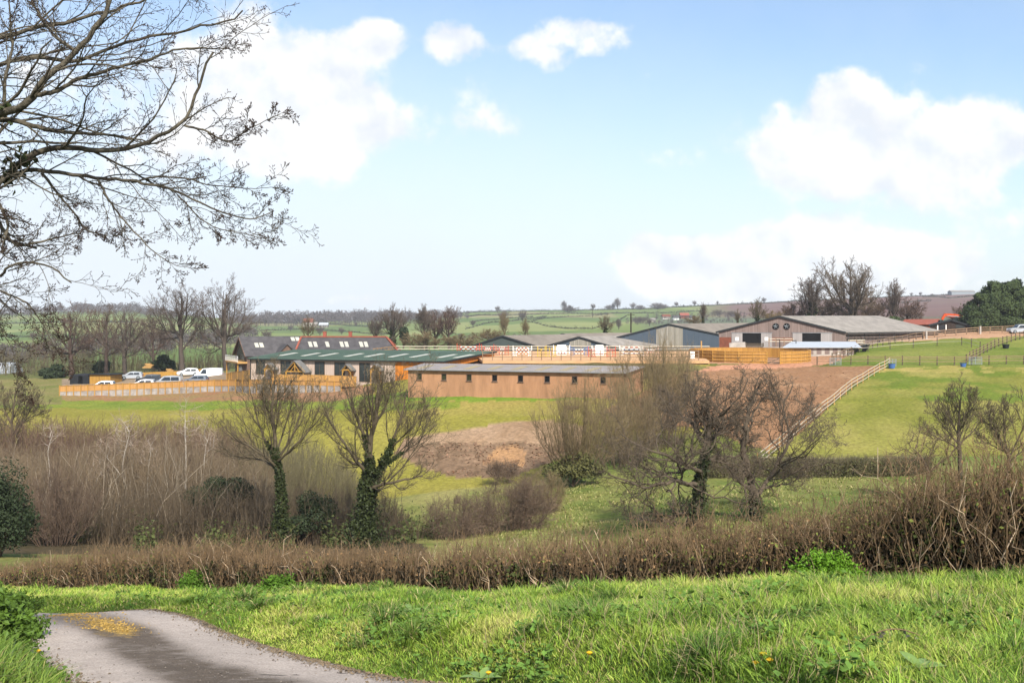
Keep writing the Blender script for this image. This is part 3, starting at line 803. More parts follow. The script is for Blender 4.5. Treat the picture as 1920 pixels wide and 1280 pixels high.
        if big:
            tr.bar(c + f + [0, 0, ze], c + f + [0, 0, za - .2], .14)
            tr.bar(c - u3 * hw * .45 + f + [0, 0, ze], c + f + [0, 0, ze + (za - ze) * .55], .1)
            tr.bar(c + u3 * hw * .45 + f + [0, 0, ze], c + f + [0, 0, ze + (za - ze) * .55], .1)
        else:
            for s in (-1, 1):
                tr.bar(c + u3 * s * hw * .95 + f + [0, 0, ze - .7], c + u3 * s * hw * .4 + f + [0, 0, ze - .05], .1)
        tr.build('truss', M['pine2'], po)
        for s in (-1, 1):
            pp = MB(); q = c + u3 * s * (hw - .08) + f
            if big: pp.bar(q + [0, 0, -11.4], q + [0, 0, ze - .2], .17)
            else:
                pp.bar(q + [0, 0, -11.4], q + [0, 0, ze - .2], .13)
            pp.build('post', M['pine2'], po)
        dr = MB(); W.slab(dr, c - u3 * min(.5, hw * .6), c + u3 * min(.5, hw * .6), -10.9, ze - .15, .06, .05)
        dr.build('door', M['shed_wood'] if big else M['larch'], root)
    M['slate_grey'] = mat('porch_slates', A(138, 136, 132), var=0.25, scale=3)
    porch(513, 1.5, 1.5, -7.45, -8.2)
    porch(566, 3.1, 2.2, -6.9, -8.5, True)
    porch(658, 1.5, 1.5, -7.4, -8.15)
    porch(711, 1.5, 1.5, -7.3, -8.05)
    return W
SW = stable_block()

# ---- the low sand coloured block
def low_block():
    a = P(765, 691, 125.3); b = P(1172, 697.5, 117.9)
    zf, zk, zb = -6.6, -6.35, -11.5
    root = thing('rendered_block', 'low flat-roofed block of stained sand render with small square windows', 'outbuilding', [(a[0] + b[0]) / 2, a[1], -9.4])
    cl = P(800, 683.5, 134); cr = P(1206, 689, 126)
    W = Wall(a, b); w = MB(); inw = -W.n
    wins = [786.5, 832.5, 879.5, 927.5, 976, 1026, 1077.5, 1131]
    ztop = zf - .1
    # wall in pieces round real window openings
    edges = []
    for i, c in enumerate(wins):
        hw = 4.6 + i * .12; yt = 699.6 + (c - 786) * 0.0188; yb = yt + 12.3 + i * .12
        edges.append((c - hw, yt, c + hw, yb))
    prev = a
    for (x0, y0, x1, y1) in edges:
        p = W.pt(x0, y0); q = W.pt(x1, y1)
        wall_solid(w, prev, p, zb, zb, ztop, ztop, .22, inw)
        wall_solid(w, p, q, zb, zb, q[2], q[2], .22, inw)
        wall_solid(w, p, q, p[2], p[2], ztop, ztop, .22, inw)
        prev = q
    wall_solid(w, prev, b, zb, zb, ztop, ztop, .22, inw)
    i0 = np.array([W.u[0], W.u[1]])
    wall_solid(w, a[:2] + inw * .23, cl[:2], zb, zb, ztop, zk - .1, .22, i0)
    wall_solid(w, b[:2] + inw * .23, cr[:2], zb, zb, ztop, zk - .1, .22, -i0)
    wall_solid(w, cl[:2] + i0 * .25, cr[:2] - i0 * .25, zb, zb, zk - .12, zk - .12, .22, np.array([0, -1.0]))
    w.build('wall', M['render'], root)
    for k, (x0, y0, x1, y1) in enumerate(edges):
        p = W.pt(x0, y0); q = W.pt(x1, y1); f = MB(); t = .05
        u3 = np.array([W.u[0], W.u[1], 0])
        W.slab(f, p, p + u3 * t, q[2], p[2], .03, .1); W.slab(f, q - u3 * t, q, q[2], p[2], .03, .1)
        W.slab(f, p + u3 * t, q - u3 * t, p[2] - t, p[2], .03, .1); W.slab(f, p + u3 * t, q - u3 * t, q[2], q[2] + t, .03, .1)
        fo = f.build('window', M['stone'], root)
        g = MB(); W.slab(g, p + u3 * t, q - u3 * t, q[2] + t, p[2] - t, -.12, .02)
        g.build('pane', M['olive_glass'] if k < 3 else M['dark'], fo)
    r = MB(); n3 = np.array([W.n[0], W.n[1], 0]); u3 = np.array([W.u[0], W.u[1], 0])
    A1 = np.array([a[0], a[1], zf]) + n3 * .4 - u3 * .4; B1 = np.array([b[0], b[1], zf]) + n3 * .4 + u3 * .4
    C1 = np.array([cr[0] + .4, cr[1] + .3, zk]); D1 = np.array([cl[0] - .4, cl[1] + .3, zk])
    quad_slab(r, A1, B1, C1, D1, .06)
    ro = r.build('roof', M['block_roof'], root)
    rb = MB()
    for k in np.linspace(0.004, .996, 84):
        p0 = A1 * (1 - k) + B1 * k; p1 = D1 * (1 - k) + C1 * k
        rb.bar(p0 + [0, 0, .01], p1 + [0, 0, .01], .06, .04)
    rb.build('roof_ribs', M['block_roof'], ro)
    for k in np.linspace(.07, .93, 9):
        p0 = A1 * (1 - k) + B1 * k; p1 = D1 * (1 - k) + C1 * k
        s0 = p0 * .9 + p1 * .1; s1 = p0 * .35 + p1 * .65; du = u3 * .45; s = MB()
        quad_slab(s, s0 - du + [0, 0, .06], s0 + du + [0, 0, .06], s1 + du + [0, 0, .06], s1 - du + [0, 0, .06], .05)
        s.build('rooflight', M['tan_sheet'], ro)
    g = MB(); g.bar(A1 + [0, 0, -.10], B1 + [0, 0, -.10], .07, .08); g.build('gutter', M['galv'], root)
    # rain streaks under the openings stay with the wall: shallow drip stones
    for (x0, y0, x1, y1) in edges:
        d = MB(); p = W.pt(x0 - .8, y1); q = W.pt(x1 + .8, y1 + 1.0)
        W.slab(d, p, q, q[2] - .02, p[2] - .01, .09, .12)
        d.build('sill', M['stone'], root)
M['olive_glass'] = glass('tree_reflect_glass', A(70, 72, 50))  # olive tint paints the trees reflected in the first three panes
low_block()

# ---- big timber barn on the right
def big_barn():
    a = P(1348, 622, 199); b = P(1585, 622, 195)
    root, W, (A_, B_, mid, bn, u) = gable_building('timber_barn', 'big barn of silvered vertical boards with two fans under a pale roof', 'barn', a, b, (25, 17.5), -8.0, -3.35, -3.35, -.35, M['old_boards'], M['cement_roof'], apex=.495, side_open=True, side_m=M['old_boards'])
    for q in ((1349, 632, 1371, 655), (1448, 632.5, 1486, 640)):
        brk = MB(); W.box(brk, *q, .05, .06); brk.build('brick_plinth', M['brick'], root)
    for (x0, x1, xa, xb, yt) in ((1392, 1427, 1372, 1447, 624.5), (1504, 1539, 1486, 1560, 624.5)):
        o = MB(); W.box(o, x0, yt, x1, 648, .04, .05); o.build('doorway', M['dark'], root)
        for (s0, s1) in ((xa, x0), (x1, xb)):
            d = MB(); W.box(d, s0, yt - .3, s1, 650, .10, .07); dd = d.build('sliding_door', M['pale_boards'], root)
            if xa == 1372:
                sg = MB(); c = 1382 if s0 == xa else 1437
                W.box(sg, c - 3.2, 632, c + 3.2, 638.5, .14, .04); sg.build('notice', M['white_paint'], dd)
        t = MB(); W.box(t, xa - 1, yt - 1.2, xb + 1, yt - .2, .16, .1); t.build('door_track', M['galv'], root)
    for cx in (1454.5, 1475):
        c = W.pt(cx, 611.7); n3 = np.array([W.n[0], W.n[1], 0]); u3 = np.array([W.u[0], W.u[1], 0])
        f = MB(); f.cyl(c - n3 * .02, c + n3 * .12, .62, k=20); fo = f.build('fan', M['trim'], root)
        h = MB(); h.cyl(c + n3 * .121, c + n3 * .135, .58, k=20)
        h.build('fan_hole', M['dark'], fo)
        bl = MB()
        for k in range(5):
            an = k * 2 * math.pi / 5 + .3
            e = u3 * math.cos(an) + np.array([0, 0, math.sin(an)]); s = np.cross(n3, e)
            bl.prism([c + n3 * .15 + e * .06 - s * .05, c + n3 * .15 + e * .46 - s * .02, c + n3 * .17 + e * .44 + s * .06, c + n3 * .17 + e * .08 + s * .04], n3 * .02)
        bl.build('fan_blades', M['galv'], fo)
    # open long side: posts, feed barrier, low wall, dark inside
    bk = np.array([25, 17.5]); s0 = B_; s1 = B_ + bk; sn = np.array([bn[1], -bn[0]])
    gi = MB(); wall_solid(gi, s0 - sn * 3.5 + bn, s1 - sn * 3.5, -8, -8, -3.6, -3.6, .1, -sn); gi.build('inner_wall', mat('barn_inner', A(168, 156, 140), var=.3, scale=.8), root)
    lw = MB(); wall_solid(lw, s0 + bn * .3, s1, -8, -8, -5.0, -4.6, .2, -sn); lw.build('low_wall', M['old_boards'], root)
    for k in np.linspace(.03, .97, 7):
        p = s0 + bk * k; q = MB(); q.bar([p[0], p[1], -8], [p[0], p[1], -3.5], .22); q.build('stanchion', M['trim'], root)
    fb = MB()
    for k in np.linspace(.01, .99, 70):
        p = s0 + bk * k + sn * .05; fb.bar([p[0], p[1], -5.2], [p[0], p[1], -3.75], .07)
    for z in (-4.35, -3.72): fb.bar([s0[0] + sn[0] * .05, s0[1] + sn[1] * .05, z], [s1[0] + sn[0] * .05, s1[1] + sn[1] * .05, z], .08)
    fb.build('feed_barrier', M['old_boards'], root)
    ea = MB(); o = sn * .5
    ea.bar([s0[0] + o[0], s0[1] + o[1], -3.55], [s1[0] + o[0], s1[1] + o[1], -3.55], .14, .24); ea.build('eave_beam', M['trim'], root)
big_barn()

def sheet_barn(name, label, ax, bx, ye_a, ye_b, d, yr, apx, back, wall_m, roof_m, panel=None, zb=-9.0, db=None):
    db = db or d
    a = P(ax, ye_a, d); b = P(bx, ye_b, db)
    t = (apx - CX) / F; w = Wall(a, b); q = w.pt(apx, yr); ap = np.linalg.norm(q[:2] - a[:2]) / w.len
    root, W, fr = gable_building(name, label, 'barn', a, b, back, zb, a[2], b[2], q[2], wall_m, roof_m, apex=ap, over=.3)
    if panel:
        x0, x1, yb = panel
        P0, P1 = W.pt(x0, 0), W.pt(x1, 0)
        def zroof(px):
            c = W.pt(px, 0)[:2]; k = np.linalg.norm(c - a[:2]) / W.len
            return a[2] + (q[2] - a[2]) * k / ap if k < ap else b[2] + (q[2] - b[2]) * (1 - k) / (1 - ap)
        n3 = np.array([W.n[0], W.n[1], 0])
        g = MB(); zbt = W.pt((x0 + x1) / 2, yb)[2]
        poly = [W.pt(x, 0) * [1, 1, 0] + n3 * .03 + [0, 0, z] for x, z in ((x0, zbt), (x1, zbt), (x1, zroof(x1) - .35), (apx, q[2] - .35), (x0, zroof(x0) - .35))]
        g.prism(poly, n3 * .05); go = g.build('translucent_panel', M['clear_sheet'], root)
        for x in np.linspace(x0, x1, 6)[0:-1]:
            st = MB(); c = W.pt(x + 1, 0) * [1, 1, 0] + n3 * .1
            st.bar(c + [0, 0, zbt], c + [0, 0, zroof(x + 1) - .4], .08, .05)
            st.build('mullion', M['concrete'], go)
    # standing ribs of the roof
    return root
sheet_barn('sheeted_barn', 'slate blue sheeted barn with a tall translucent panel in its gable', 1160, 1350, 632.5, 627.5, 212, 608, 1254.5, (22, 22), M['navy'], M['cement_roof_dark'], (1230, 1280, 651), db=221)
sheet_barn('sheeted_barn', 'low dark barn left of the slate blue barn with a shallow translucent panel', 1012, 1160, 653, 653, 205, 632, 1087, (24, 24), M['navy'], M['cement_roof'], (1068, 1108, 649), zb=-9.5)
sheet_barn('sheeted_barn', 'grey-green sheeted barn with low wide gable, leftmost of the farm barns', 880, 1016, 651, 652, 205, 630, 944, (22, 20), M['moss_clad'], M['cement_roof_dark'], None, zb=-9.5)
sheet_barn('sheeted_barn', 'dark old barn with small gable behind the low dark barn', 1034, 1090, 634, 636, 232, 626, 1057, (34, 20), M['trim'], M['cement_roof_dark'], None, zb=-9)

# ---- slate roofed house with a balcony gable
def slate_house():
    f = P(463, 667, 190); k = P(441, 665, 198)
    A_ = np.array(k[:2]); B_ = np.array(f[:2])
    root, W, (A_, B_, mid, bn, u) = gable_building('slate_house', 'stone house with dark slate roof and timber balcony on its gable', 'house', A_, B_, (11.0, 4.6), -12.6, -7.5, -7.5, -4.25, M['stone'], M['slate'], trim=False, over=.4)
    b = MB()
    for (e, s) in ((A_, -1), (B_, 1)):
        eo = e + u * s * .4
        b.bar([eo[0] - bn[0] * .45, eo[1] - bn[1] * .45, -7.8], [mid[0] - bn[0] * .45, mid[1] - bn[1] * .45, -4.3], .1, .34)
    b.build('barge_board', M['stone'], root)
    g = MB(); n2 = -bn
    c = [A_ + n2 * .05, B_ + n2 * .05]
    g.prism([np.array([*(A_ + u * 1.2 + n2 * .06), -9.0]), np.array([*(B_ - u * 1.2 + n2 * .06), -9.0]), np.array([*(B_ - u * 2.0 + n2 * .06), -6.9]), np.array([*(mid + n2 * .06), -5.3]), np.array([*(A_ + u * 2.0 + n2 * .06), -6.9])], np.array([n2[0], n2[1], 0]) * .05)
    g.build('gable_glazing', M['glass'], root)
    bal = MB()
    p0 = A_ - u * .3; p1 = B_ + u * .3
    bal.prism([np.array([*(p0), -8.75]), np.array([*(p1), -8.75]), np.array([*(p1 + n2 * 1.8), -8.75]), np.array([*(p0 + n2 * 1.8), -8.75])], [0, 0, -.28])
    bo = bal.build('balcony', M['pine'], root)
    rl = MB()
    for k_ in np.linspace(0, 1, 14):
        q = p0 * (1 - k_) + p1 * k_ + n2 * 1.75; rl.bar([*q, -8.75], [*q, -7.75], .05)
    rl.bar([*(p0 + n2 * 1.75), -7.72], [*(p1 + n2 * 1.75), -7.72], .08)
    rl.build('railing', M['white_paint'], bo)
    for k_ in (.05, .95):
        q = p0 * (1 - k_) + p1 * k_ + n2 * 1.6; pm = MB(); pm.bar([*q, -12.4], [*q, -9.0], .2); pm.build('post', M['pine2'], bo)
    F2 = Wall(B_, B_ + np.array([11.0, 4.6]))
    for (x0, x1) in ((476, 483), (484.5, 492)):
        # rooflights lie on the slope facing the viewer
        pass
    rl = []
    up = np.array([-u[0], -u[1], 0]); hw = np.linalg.norm(B_ - mid); sl = (-4.25 + 7.5) / hw
    def on_roof(s, t):   # s along the ridge in m, t up the slope 0..1
        q = B_ + bn * s - u * hw * t
        return np.array([q[0], q[1], -7.5 + 3.25 * t + .2])
    for s in (2.0, 2.9, 9.2, 10.1):
        t0, t1 = (.38, .62) if s < 5 else (.72, .92)
        m = MB(); quad_slab(m, on_roof(s, t0), on_roof(s + .7, t0), on_roof(s + .7, t1), on_roof(s, t1), .08)
        m.build('rooflight', M['rooflight'], root)
    # stone cross gable breaking the eave
    cg = MB(); c0 = B_ + bn * 5.6; c1 = B_ + bn * 8.4; cm = B_ + bn * 7.0
    nn = u * 1.4
    cg.prism([np.array([*(c0 + nn), -10]), np.array([*(c1 + nn), -10]), np.array([*(c1 + nn), -7.0]), np.array([*(cm + nn), -5.6]), np.array([*(c0 + nn), -7.0])], np.array([-u[0], -u[1], 0]) * 2.6)
    co = cg.build('cross_gable', M['stone'], root)
    rr = MB()
    for (c, s) in ((c0, -1), (c1, 1)):
        e = c + bn * s * .3
        quad_slab(rr, np.array([*(e + nn * 1.2), -7.15]), np.array([*(cm + nn * 1.2), -5.45]), np.array([*(cm - u * 1.6), -5.45]), np.array([*(e - u * 1.6), -7.15]), .12)
    rr.build('cross_roof', M['slate'], co)
    gw = MB(); W2 = Wall(B_, B_ + bn)
    gw.build
    w2 = MB(); q0 = B_ - bn * 0
    n3 = np.array([-bn[0], -bn[1], 0])
    w2.prism([np.array([*(mid - u * 1.2), -12.0]) + n3 * .04, np.array([*(mid + u * 1.4), -12.0]) + n3 * .04, np.array([*(mid + u * 1.4), -9.6]) + n3 * .04, np.array([*(mid - u * 1.2), -9.6]) + n3 * .04], n3 * .05)
    w2.build('patio_door', M['glass'], root)
slate_house()

def red_ridge_barn():
    a = P(558, 660, 187); b = P(748, 655, 187)
    root = thing('converted_barn', 'converted barn with dark slate roof edged by red ridge tiles and rooflights', 'barn', [(a[0] + b[0]) / 2, 190, -11.5])
    zl, zr = -7.2, -4.25
    r0 = P(565, 632.5, 193.5); r1 = P(724, 632, 193.5)
    f0 = P(552, 660, 187.5); f1 = P(750, 657, 187.5); k0 = P(562, 655, 200); k1 = P(752, 655, 200)
    for p in (f0, f1, k0, k1): p[2] = zl
    r0[2] = r1[2] = zr
    w = MB()
    cs = [f0 + [.5, .4, 0], f1 + [-.5, .4, 0], k1 + [-.5, -.4, 0], k0 + [.5, -.4, 0]]
    w.hexa([np.array([c[0], c[1], -12.8]) for c in cs] + [np.array([c[0], c[1], zl - .1]) for c in cs])
    w.build('wall', M['stone'], root)
    s = MB()
    s.add([f0, f1, r1, r0, k0, k1], [(0, 1, 2, 3), (5, 4, 3, 2), (4, 0, 3), (1, 5, 2), (1, 0, 4, 5)])
    s.build('roof', M['slate'], root)
    t = MB()
    for (p, q) in ((r0, r1), (r0, f0), (r1, f1), (r0, k0), (r1, k1)):
        t.bar(np.array(p) + [0, 0, .12], np.array(q) + [0, 0, .12], .32, .22)
    t.build('ridge_tiles', M['red_tile'], root)
    def on(px, t):
        p = f0 + (f1 - f0) * ((px - 552) / 198.0); q = r0 + (r1 - r0) * np.clip((px - 565) / 159.0, 0, 1)
        v = p * (1 - t) + q * t; k = (px - CX) / F; v[0] = k * v[1]; return v + [0, -.03, .06]
    for px in (577, 586.5, 609, 636, 645, 672.5, 681.5):
        m = MB(); quad_slab(m, on(px + 3.2, .42), on(px + 9.6, .42), on(px + 6.6, .72), on(px, .72), .06); m.build('rooflight', M['rooflight'], root)
    m = MB()
    hp = lambda a_, b_: r1 * a_ + f1 * (1 - a_ - b_) + k1 * b_ + [.05, 0, .06]
    quad_slab(m, hp(.3, .25), hp(.3, .45), hp(.62, .3), hp(.62, .12), .05); m.build('rooflight', M['rooflight'], root)
    for px in (609, 657):
        c = P(px, 632, 194); m = MB(); m.box([c[0], c[1], zr + .45], [.62, .5, 1.1]); m.box([c[0], c[1], zr + 1.04], [.74, .62, .1]); m.build('chimney', M['red_tile'], root)
red_ridge_barn()

# ---- low white roofed shed and concrete walls in the yard
def yard():
    a = P(1476, 662, 172); b = P(1590, 664, 172)
    root = thing('white_roofed_shed', 'long low shed with white sheet roof and stained boarded sides before the timber barn', 'shed', [(a[0] + b[0]) / 2, 174, -7.4])
    w = MB(); A1 = P(1512, 664, 171); A1[2] = -8
    p0, p1 = P(1478, 650, 172), P(1600, 650, 172); q0, q1 = P(1492, 642, 181), P(1597, 642, 181)
    w.hexa([np.array([p[0], p[1], -8.2]) for p in (p0, p1, q1, q0)] + [np.array([p[0], p[1], -5.55]) for p in (p0, p1, q1, q0)])
    w.build('wall', M['concrete'], root)
    s = MB(); quad_slab(s, p0 + [-1.1, -.5, .12 - p0[2] - 5.55], p1 + [1.2, -.5, .12 - p1[2] - 5.55], q1 + [.8, .5, -q1[2] - 4.75], q0 + [-.6, .5, -q0[2] - 4.75], .1)
    s.build('roof', M['white_sheet'], root)
    W = Wall(p0, p1)
    for x in np.linspace(1516, 1592, 6):
        d = MB(); W.box(d, x, 651.5, x + 9, 664, .03, .05); d.build('side_panel', M['old_boards'], root)
    c = thing('concrete_wall', 'pale concrete yard wall standing before the left barn doorway', 'wall', on_ground(1385, 180))
    m = MB(); m.bar(P(1368, 644, 180) + [0, 0, -1.2], P(1398, 642, 180) + [0, 0, -1.2], .3, 2.6); m.build('wall', M['concrete'], c)
    c = thing('concrete_wall', 'long grey concrete wall between the round pen and the timber barn', 'wall', on_ground(1460, 183))
    m = MB(); m.bar(P(1430, 651, 183) + [0, 0, -.9], P(1500, 651, 183) + [0, 0, -.9], .3, 1.9); m.build('wall', M['concrete'], c)
    g = MB()
    c = thing('yard_gate', 'dark slatted yard gate below the left barn doorway', 'gate', on_ground(1414, 185))
    for y in (644, 646, 648, 650):
        g.bar(P(1399, y, 185), P(1431, y, 185), .06, .13)
    g.build('slats', M['post_wood'], c)
    for x in (1399, 1431):
        pm = MB(); pm.bar(P(x, 642.5, 185), P(x, 656, 185), .16); pm.build('post', M['post_wood'], c)
    c = thing('yard_rail', 'pale two-rail fence below the fans of the timber barn', 'fence', on_ground(1460, 187))
    for y in (635, 639.5):
        r = MB(); r.bar(P(1440, y, 187), P(1488, y, 187), .08, .16); r.build('rail', M['tape'], c)
    for x in (1442, 1455, 1470, 1486):
        r = MB(); r.bar(P(x, 634, 187), P(x, 654, 187), .14); r.build('post', M['rail_wood'], c)
    c = thing('pale_rail', 'cream board rail right of the white roofed shed', 'fence', on_ground(1607, 183))
    for y in (638, 642.5):
        r = MB(); r.bar(P(1590, y, 183), P(1622, y - .5, 183), .08, .2); r.build('rail', M['tape'], c)
    for x in (1592, 1606, 1620):
        r = MB(); r.bar(P(x, 637, 183), P(x, 660, 183), .14); r.build('post', M['rail_wood'], c)
    for (x, y0, y1, lab) in ((1462, 636, 663, 'thin dark lamp pole rising behind the left half of the round pen'), (1492.5, 638, 668, 'thin dark lamp pole with curved top behind the right half of the pen')):
        c = thing('lamp_pole', lab, 'pole', P(x, y1 + 8, 178))
        m = MB(); m.cyl(P(x, y1 + 8, 178), P(x, y0, 178), .09, .07); m.build('pole', M['trim'], c)
        m = MB(); m.bar(P(x, y0, 178), P(x - 4, y0 + .6, 177.6), .09); m.box(P(x - 4.5, y0 + .8, 177.5), [.4, .2, .12]); m.build('lamp_head', M['trim'], c)
yard()

def far_right():
    # black timber stable
    a = P(1745, 610, 224); b = P(1822, 610, 224)
    a[2] = b[2] = -2.3
    root, W, fr = gable_building('black_shed', 'black timber stable with a low felt roof and pale door edges', 'shed', a, b, (3.5, 9), -5.2, -2.3, -2.5, -1.15, M['shed_wood'], M['trim'], over=.35)
    for (x0, x1) in ((1757, 1759), (1773, 1774.5)):
        m = MB(); W.box(m, x0, 608.5, x1, 619, .05, .06); m.build('door_frame', M['white_paint'], root)
    m = MB(); W.box(m, 1759.5, 608.5, 1772.5, 622, .03, .05); m.build('door', M['black_clad'], root)
    m = MB(); W.box(m, 1792, 608.5, 1808, 615, .04, .05); m.build('window', M['glass'], root)
    # red roofed range
    a = P(1690, 609, 236); b = P(1762, 605, 262)
    root = thing('red_roofed_range', 'low range with a rusty red tiled roof beyond the timber barn', 'building', [(a[0] + b[0]) / 2, 250, -4.5])
    r = MB(); p0 = P(1688, 608, 240); p1 = P(1764, 607, 243); q0 = P(1696, 598.5, 250); q1 = P(1762, 597.5, 252)
    quad_slab(r, p0, p1, q1, q0, .15); r.build('roof', M['red_tile'], root)
    w = MB(); i = [p0 + [.6, .5, -.2], p1 + [-.6, .5, -.2], q1 + [-.4, -.3, -.2], q0 + [.4, -.3, -.2]]
    w.hexa([np.array([k[0], k[1], -6.5]) for k in i] + i); w.build('wall', M['brick'], root)
    # orange excavator behind the shed
    c0 = P(1790, 600, 246)
    ex = thing('excavator', 'bright orange excavator with raised boom behind the black shed', 'excavator', [c0[0], c0[1], -4.2])
    M['orange'] = mat('orange_paint', A(236, 92, 30), var=.12, rough=.45, spec=.4)
    m = MB(); m.box(c0 + [.9, .2, -1.2], [3.4, 2.2, 1.6]); m.box(c0 + [2.3, .2, -.55], [1.2, 2.0, .5]); m.build('body', M['orange'], ex)
    m = MB(); m.box(c0 + [-.2, -.6, -.2], [1.3, 1.0, 1.6]); m.build('cab', M['glass'], ex)
    bm = MB(); bm.bar(P(1789, 596, 246), P(1772, 589.5, 246), .45, .6); bm.bar(P(1806, 594, 246), P(1789, 590.5, 246), .5, .6); bm.bar(P(1789, 590.5, 246), P(1772, 589.5, 246), .4, .5); bm.build('boom', M['orange'], ex)
    m = MB(); m.bar(P(1772, 589, 246), P(1766, 599, 246), .4, .55); m.build('dipper', M['orange'], ex)
    m = MB(); m.bar(P(1776, 592, 245.4), P(1800, 593.6, 245.4), .2); m.build('ram', M['galv'], ex)
    m = MB(); m.prism([P(1762, 600, 245.6), P(1768, 600, 245.6), P(1769, 606, 245.6), P(1763, 607, 245.6)], [0, .9, 0]); m.build('bucket', M['trim'], ex)
    for s in (-1, 1):
        m = MB(); m.box(np.array([c0[0] + .8, c0[1] + .2 + s * .95, -3.9]), [3.8, .5, .8]); m.build('track', M['trim'], ex)
    # long shed on the skyline
    h = hill_at(1806, 552)
    c = thing('skyline_shed', 'long pale shed on the brown hill skyline', 'shed', h)
    s = h[1] / F
    m = MB(); m.box(h + [0, 6, 1.6], [44 * s, 14, 5.0]); m.build('wall', M['galv'], c)
    m = MB(); x = 22.6 * s
    m.prism([h + [-x, -1.4, 4.1], h + [-x, 13.4, 4.1], h + [-x, 6, 6.2]], [2 * x, 0, 0]); m.build('roof', M['cement_roof'], c)
far_right()

def left_sheds():
    d = 192
    c = thing('container', 'black ribbed container beside the orange timber shed', 'container', [*P(149, 715, d)[:2], -13])
    a, b = P(131, 703, d), P(167, 703, d); m = MB()
    m.hexa([np.array([p[0], p[1] + q, -13.4]) for p, q in ((a, 0), (b, 0), (b, 5), (a, 5))] + [np.array([p[0], p[1] + q, a[2]]) for p, q in ((a, 0), (b, 0), (b, 5), (a, 5))])
    m.build('body', M['black_clad'], c)
    m = MB()
    for x in np.linspace(132, 166, 15): m.bar(np.array([P(x, 0, d)[0], d - .03, -13.4]), np.array([P(x, 0, d)[0], d - .03, a[2] - .1]), .1, .06)
    m.build('ribs', M['trim'], c)
    m = MB(); w = Wall(a, b); w.box(m, 147, 704.5, 155, 720, .06, .05); m.build('door', M['dark'], c)
    c = thing('timber_shed', 'orange timber shed with sloping dark roof beside the black container', 'shed', [*P(198, 715, d)[:2], -13])
    a, b, e = P(168, 701, d), P(207, 702, d - 1.5), P(229, 704, d + 5)
    z0, z1 = a[2] - .1, a[2] - .35
    m = MB(); k = a + [3, 7, 0]
    m.hexa([np.array([p[0], p[1], -13.6]) for p in (a, b, e, k)] + [np.array([p[0], p[1], z]) for p, z in ((a, z0), (b, z0), (e, z1), (k, z1))]); m.build('wall', M['pine2'], c)
    m = MB(); quad_slab(m, np.array([a[0] - .3, a[1] - .3, z0 + .14]), np.array([b[0] + .2, b[1] - .35, z0 + .14]), np.array([e[0] + .4, e[1] + .2, z1 + .1]), np.array([k[0], k[1] + .3, z1 + .1]), .1); m.build('roof', M['trim'], c)
    d = 240
    c = thing('white_polytunnel', 'pale white polytunnel behind the trees at the far left', 'polytunnel', [*P(0, 690, d)[:2], -13.5])
    m = MB(); n = 14; pr = []
    for i in range(n + 1):
        an = math.pi * i / n; pr.append((math.cos(an) * 3.6, math.sin(an) * 2.9))
    x0, x1 = P(-60, 0, d)[0], P(30, 0, d)[0]
    m.prism([np.array([x0, d + y, -14 + z]) for y, z in pr], [x1 - x0, 0, 0]); m.build('cover', M['white_sheet'], c)
    hp = MB()
    for x in np.linspace(x0 + .1, x1 - .1, 9):
        for i in range(n): hp.bar([x, d + pr[i][0] * 1.006, -14 + pr[i][1] * 1.006], [x, d + pr[i + 1][0] * 1.006, -14 + pr[i + 1][1] * 1.006], .06)
    hp.build('hoops', M['galv'], c)
left_sheds()

def farmhouse(px, py, w, h, wall, roof, label, group=None, d=None):
    g = hill_at(px, py); s = g[1] / F
    c = thing('farmhouse', label, 'house', g, group)
    W, H = w * s, h * s
    m = MB(); m.box(g + [0, 4, H * .3 - 1], [W, 8, H * .6 + 2]); m.build('wall', wall, c)
    r = MB(); z = H * .6
    r.prism([g + [-W / 2 - .4, -.6, z], g + [-W / 2 - .4, 8.6, z], g + [-W / 2 - .4, 4, z + H * .55]], [W + .8, 0, 0]); r.build('roof', roof, c)
    for k in (-.28, .05, .3):
        q = MB(); q.box(g + [W * k, -.02, z * .55], [W * .11, .12, z * .35]); q.build('window', M['trim'], c)
M['cream'] = mat('cream_wall', A(232, 224, 210), var=.08)
farmhouse(577, 613, 17, 14, M['cream'], M['brick'], 'white farmhouse with pinkish roof on the hillside above the red ridged barn')
farmhouse(606, 614, 16, 8, M['cement_roof'], M['white_sheet'], 'pale roofed farm shed right of the white hillside farmhouse')
farmhouse(590, 613, 8, 8, M['concrete'], M['cement_roof'], 'small pale outbuilding between the hillside farmhouse and the pale shed')
farmhouse(1250, 598, 14, 8, M['cream'], M['brick'], 'brown roofed house, leftmost of the village on the wooded hill')
farmhouse(1268, 600, 10, 7, M['white_paint'], M['slate'], 'white village house with grey roof above the blue barn apex')
farmhouse(1284, 597, 16, 9, M['brick'], M['red_tile'], 'red brick village house with tiled roof on the wooded hill')
farmhouse(1300, 600, 9, 7, M['white_paint'], M['slate'], 'white village house with slate roof, rightmost of the village')
farmhouse(1225, 603, 8, 6, M['cream'], M['cement_roof'], 'small cream house low on the wooded hill left of the village')
farmhouse(160, 580, 20, 12, M['cream'], M['slate'], 'pale house among the trees on the left skyline')
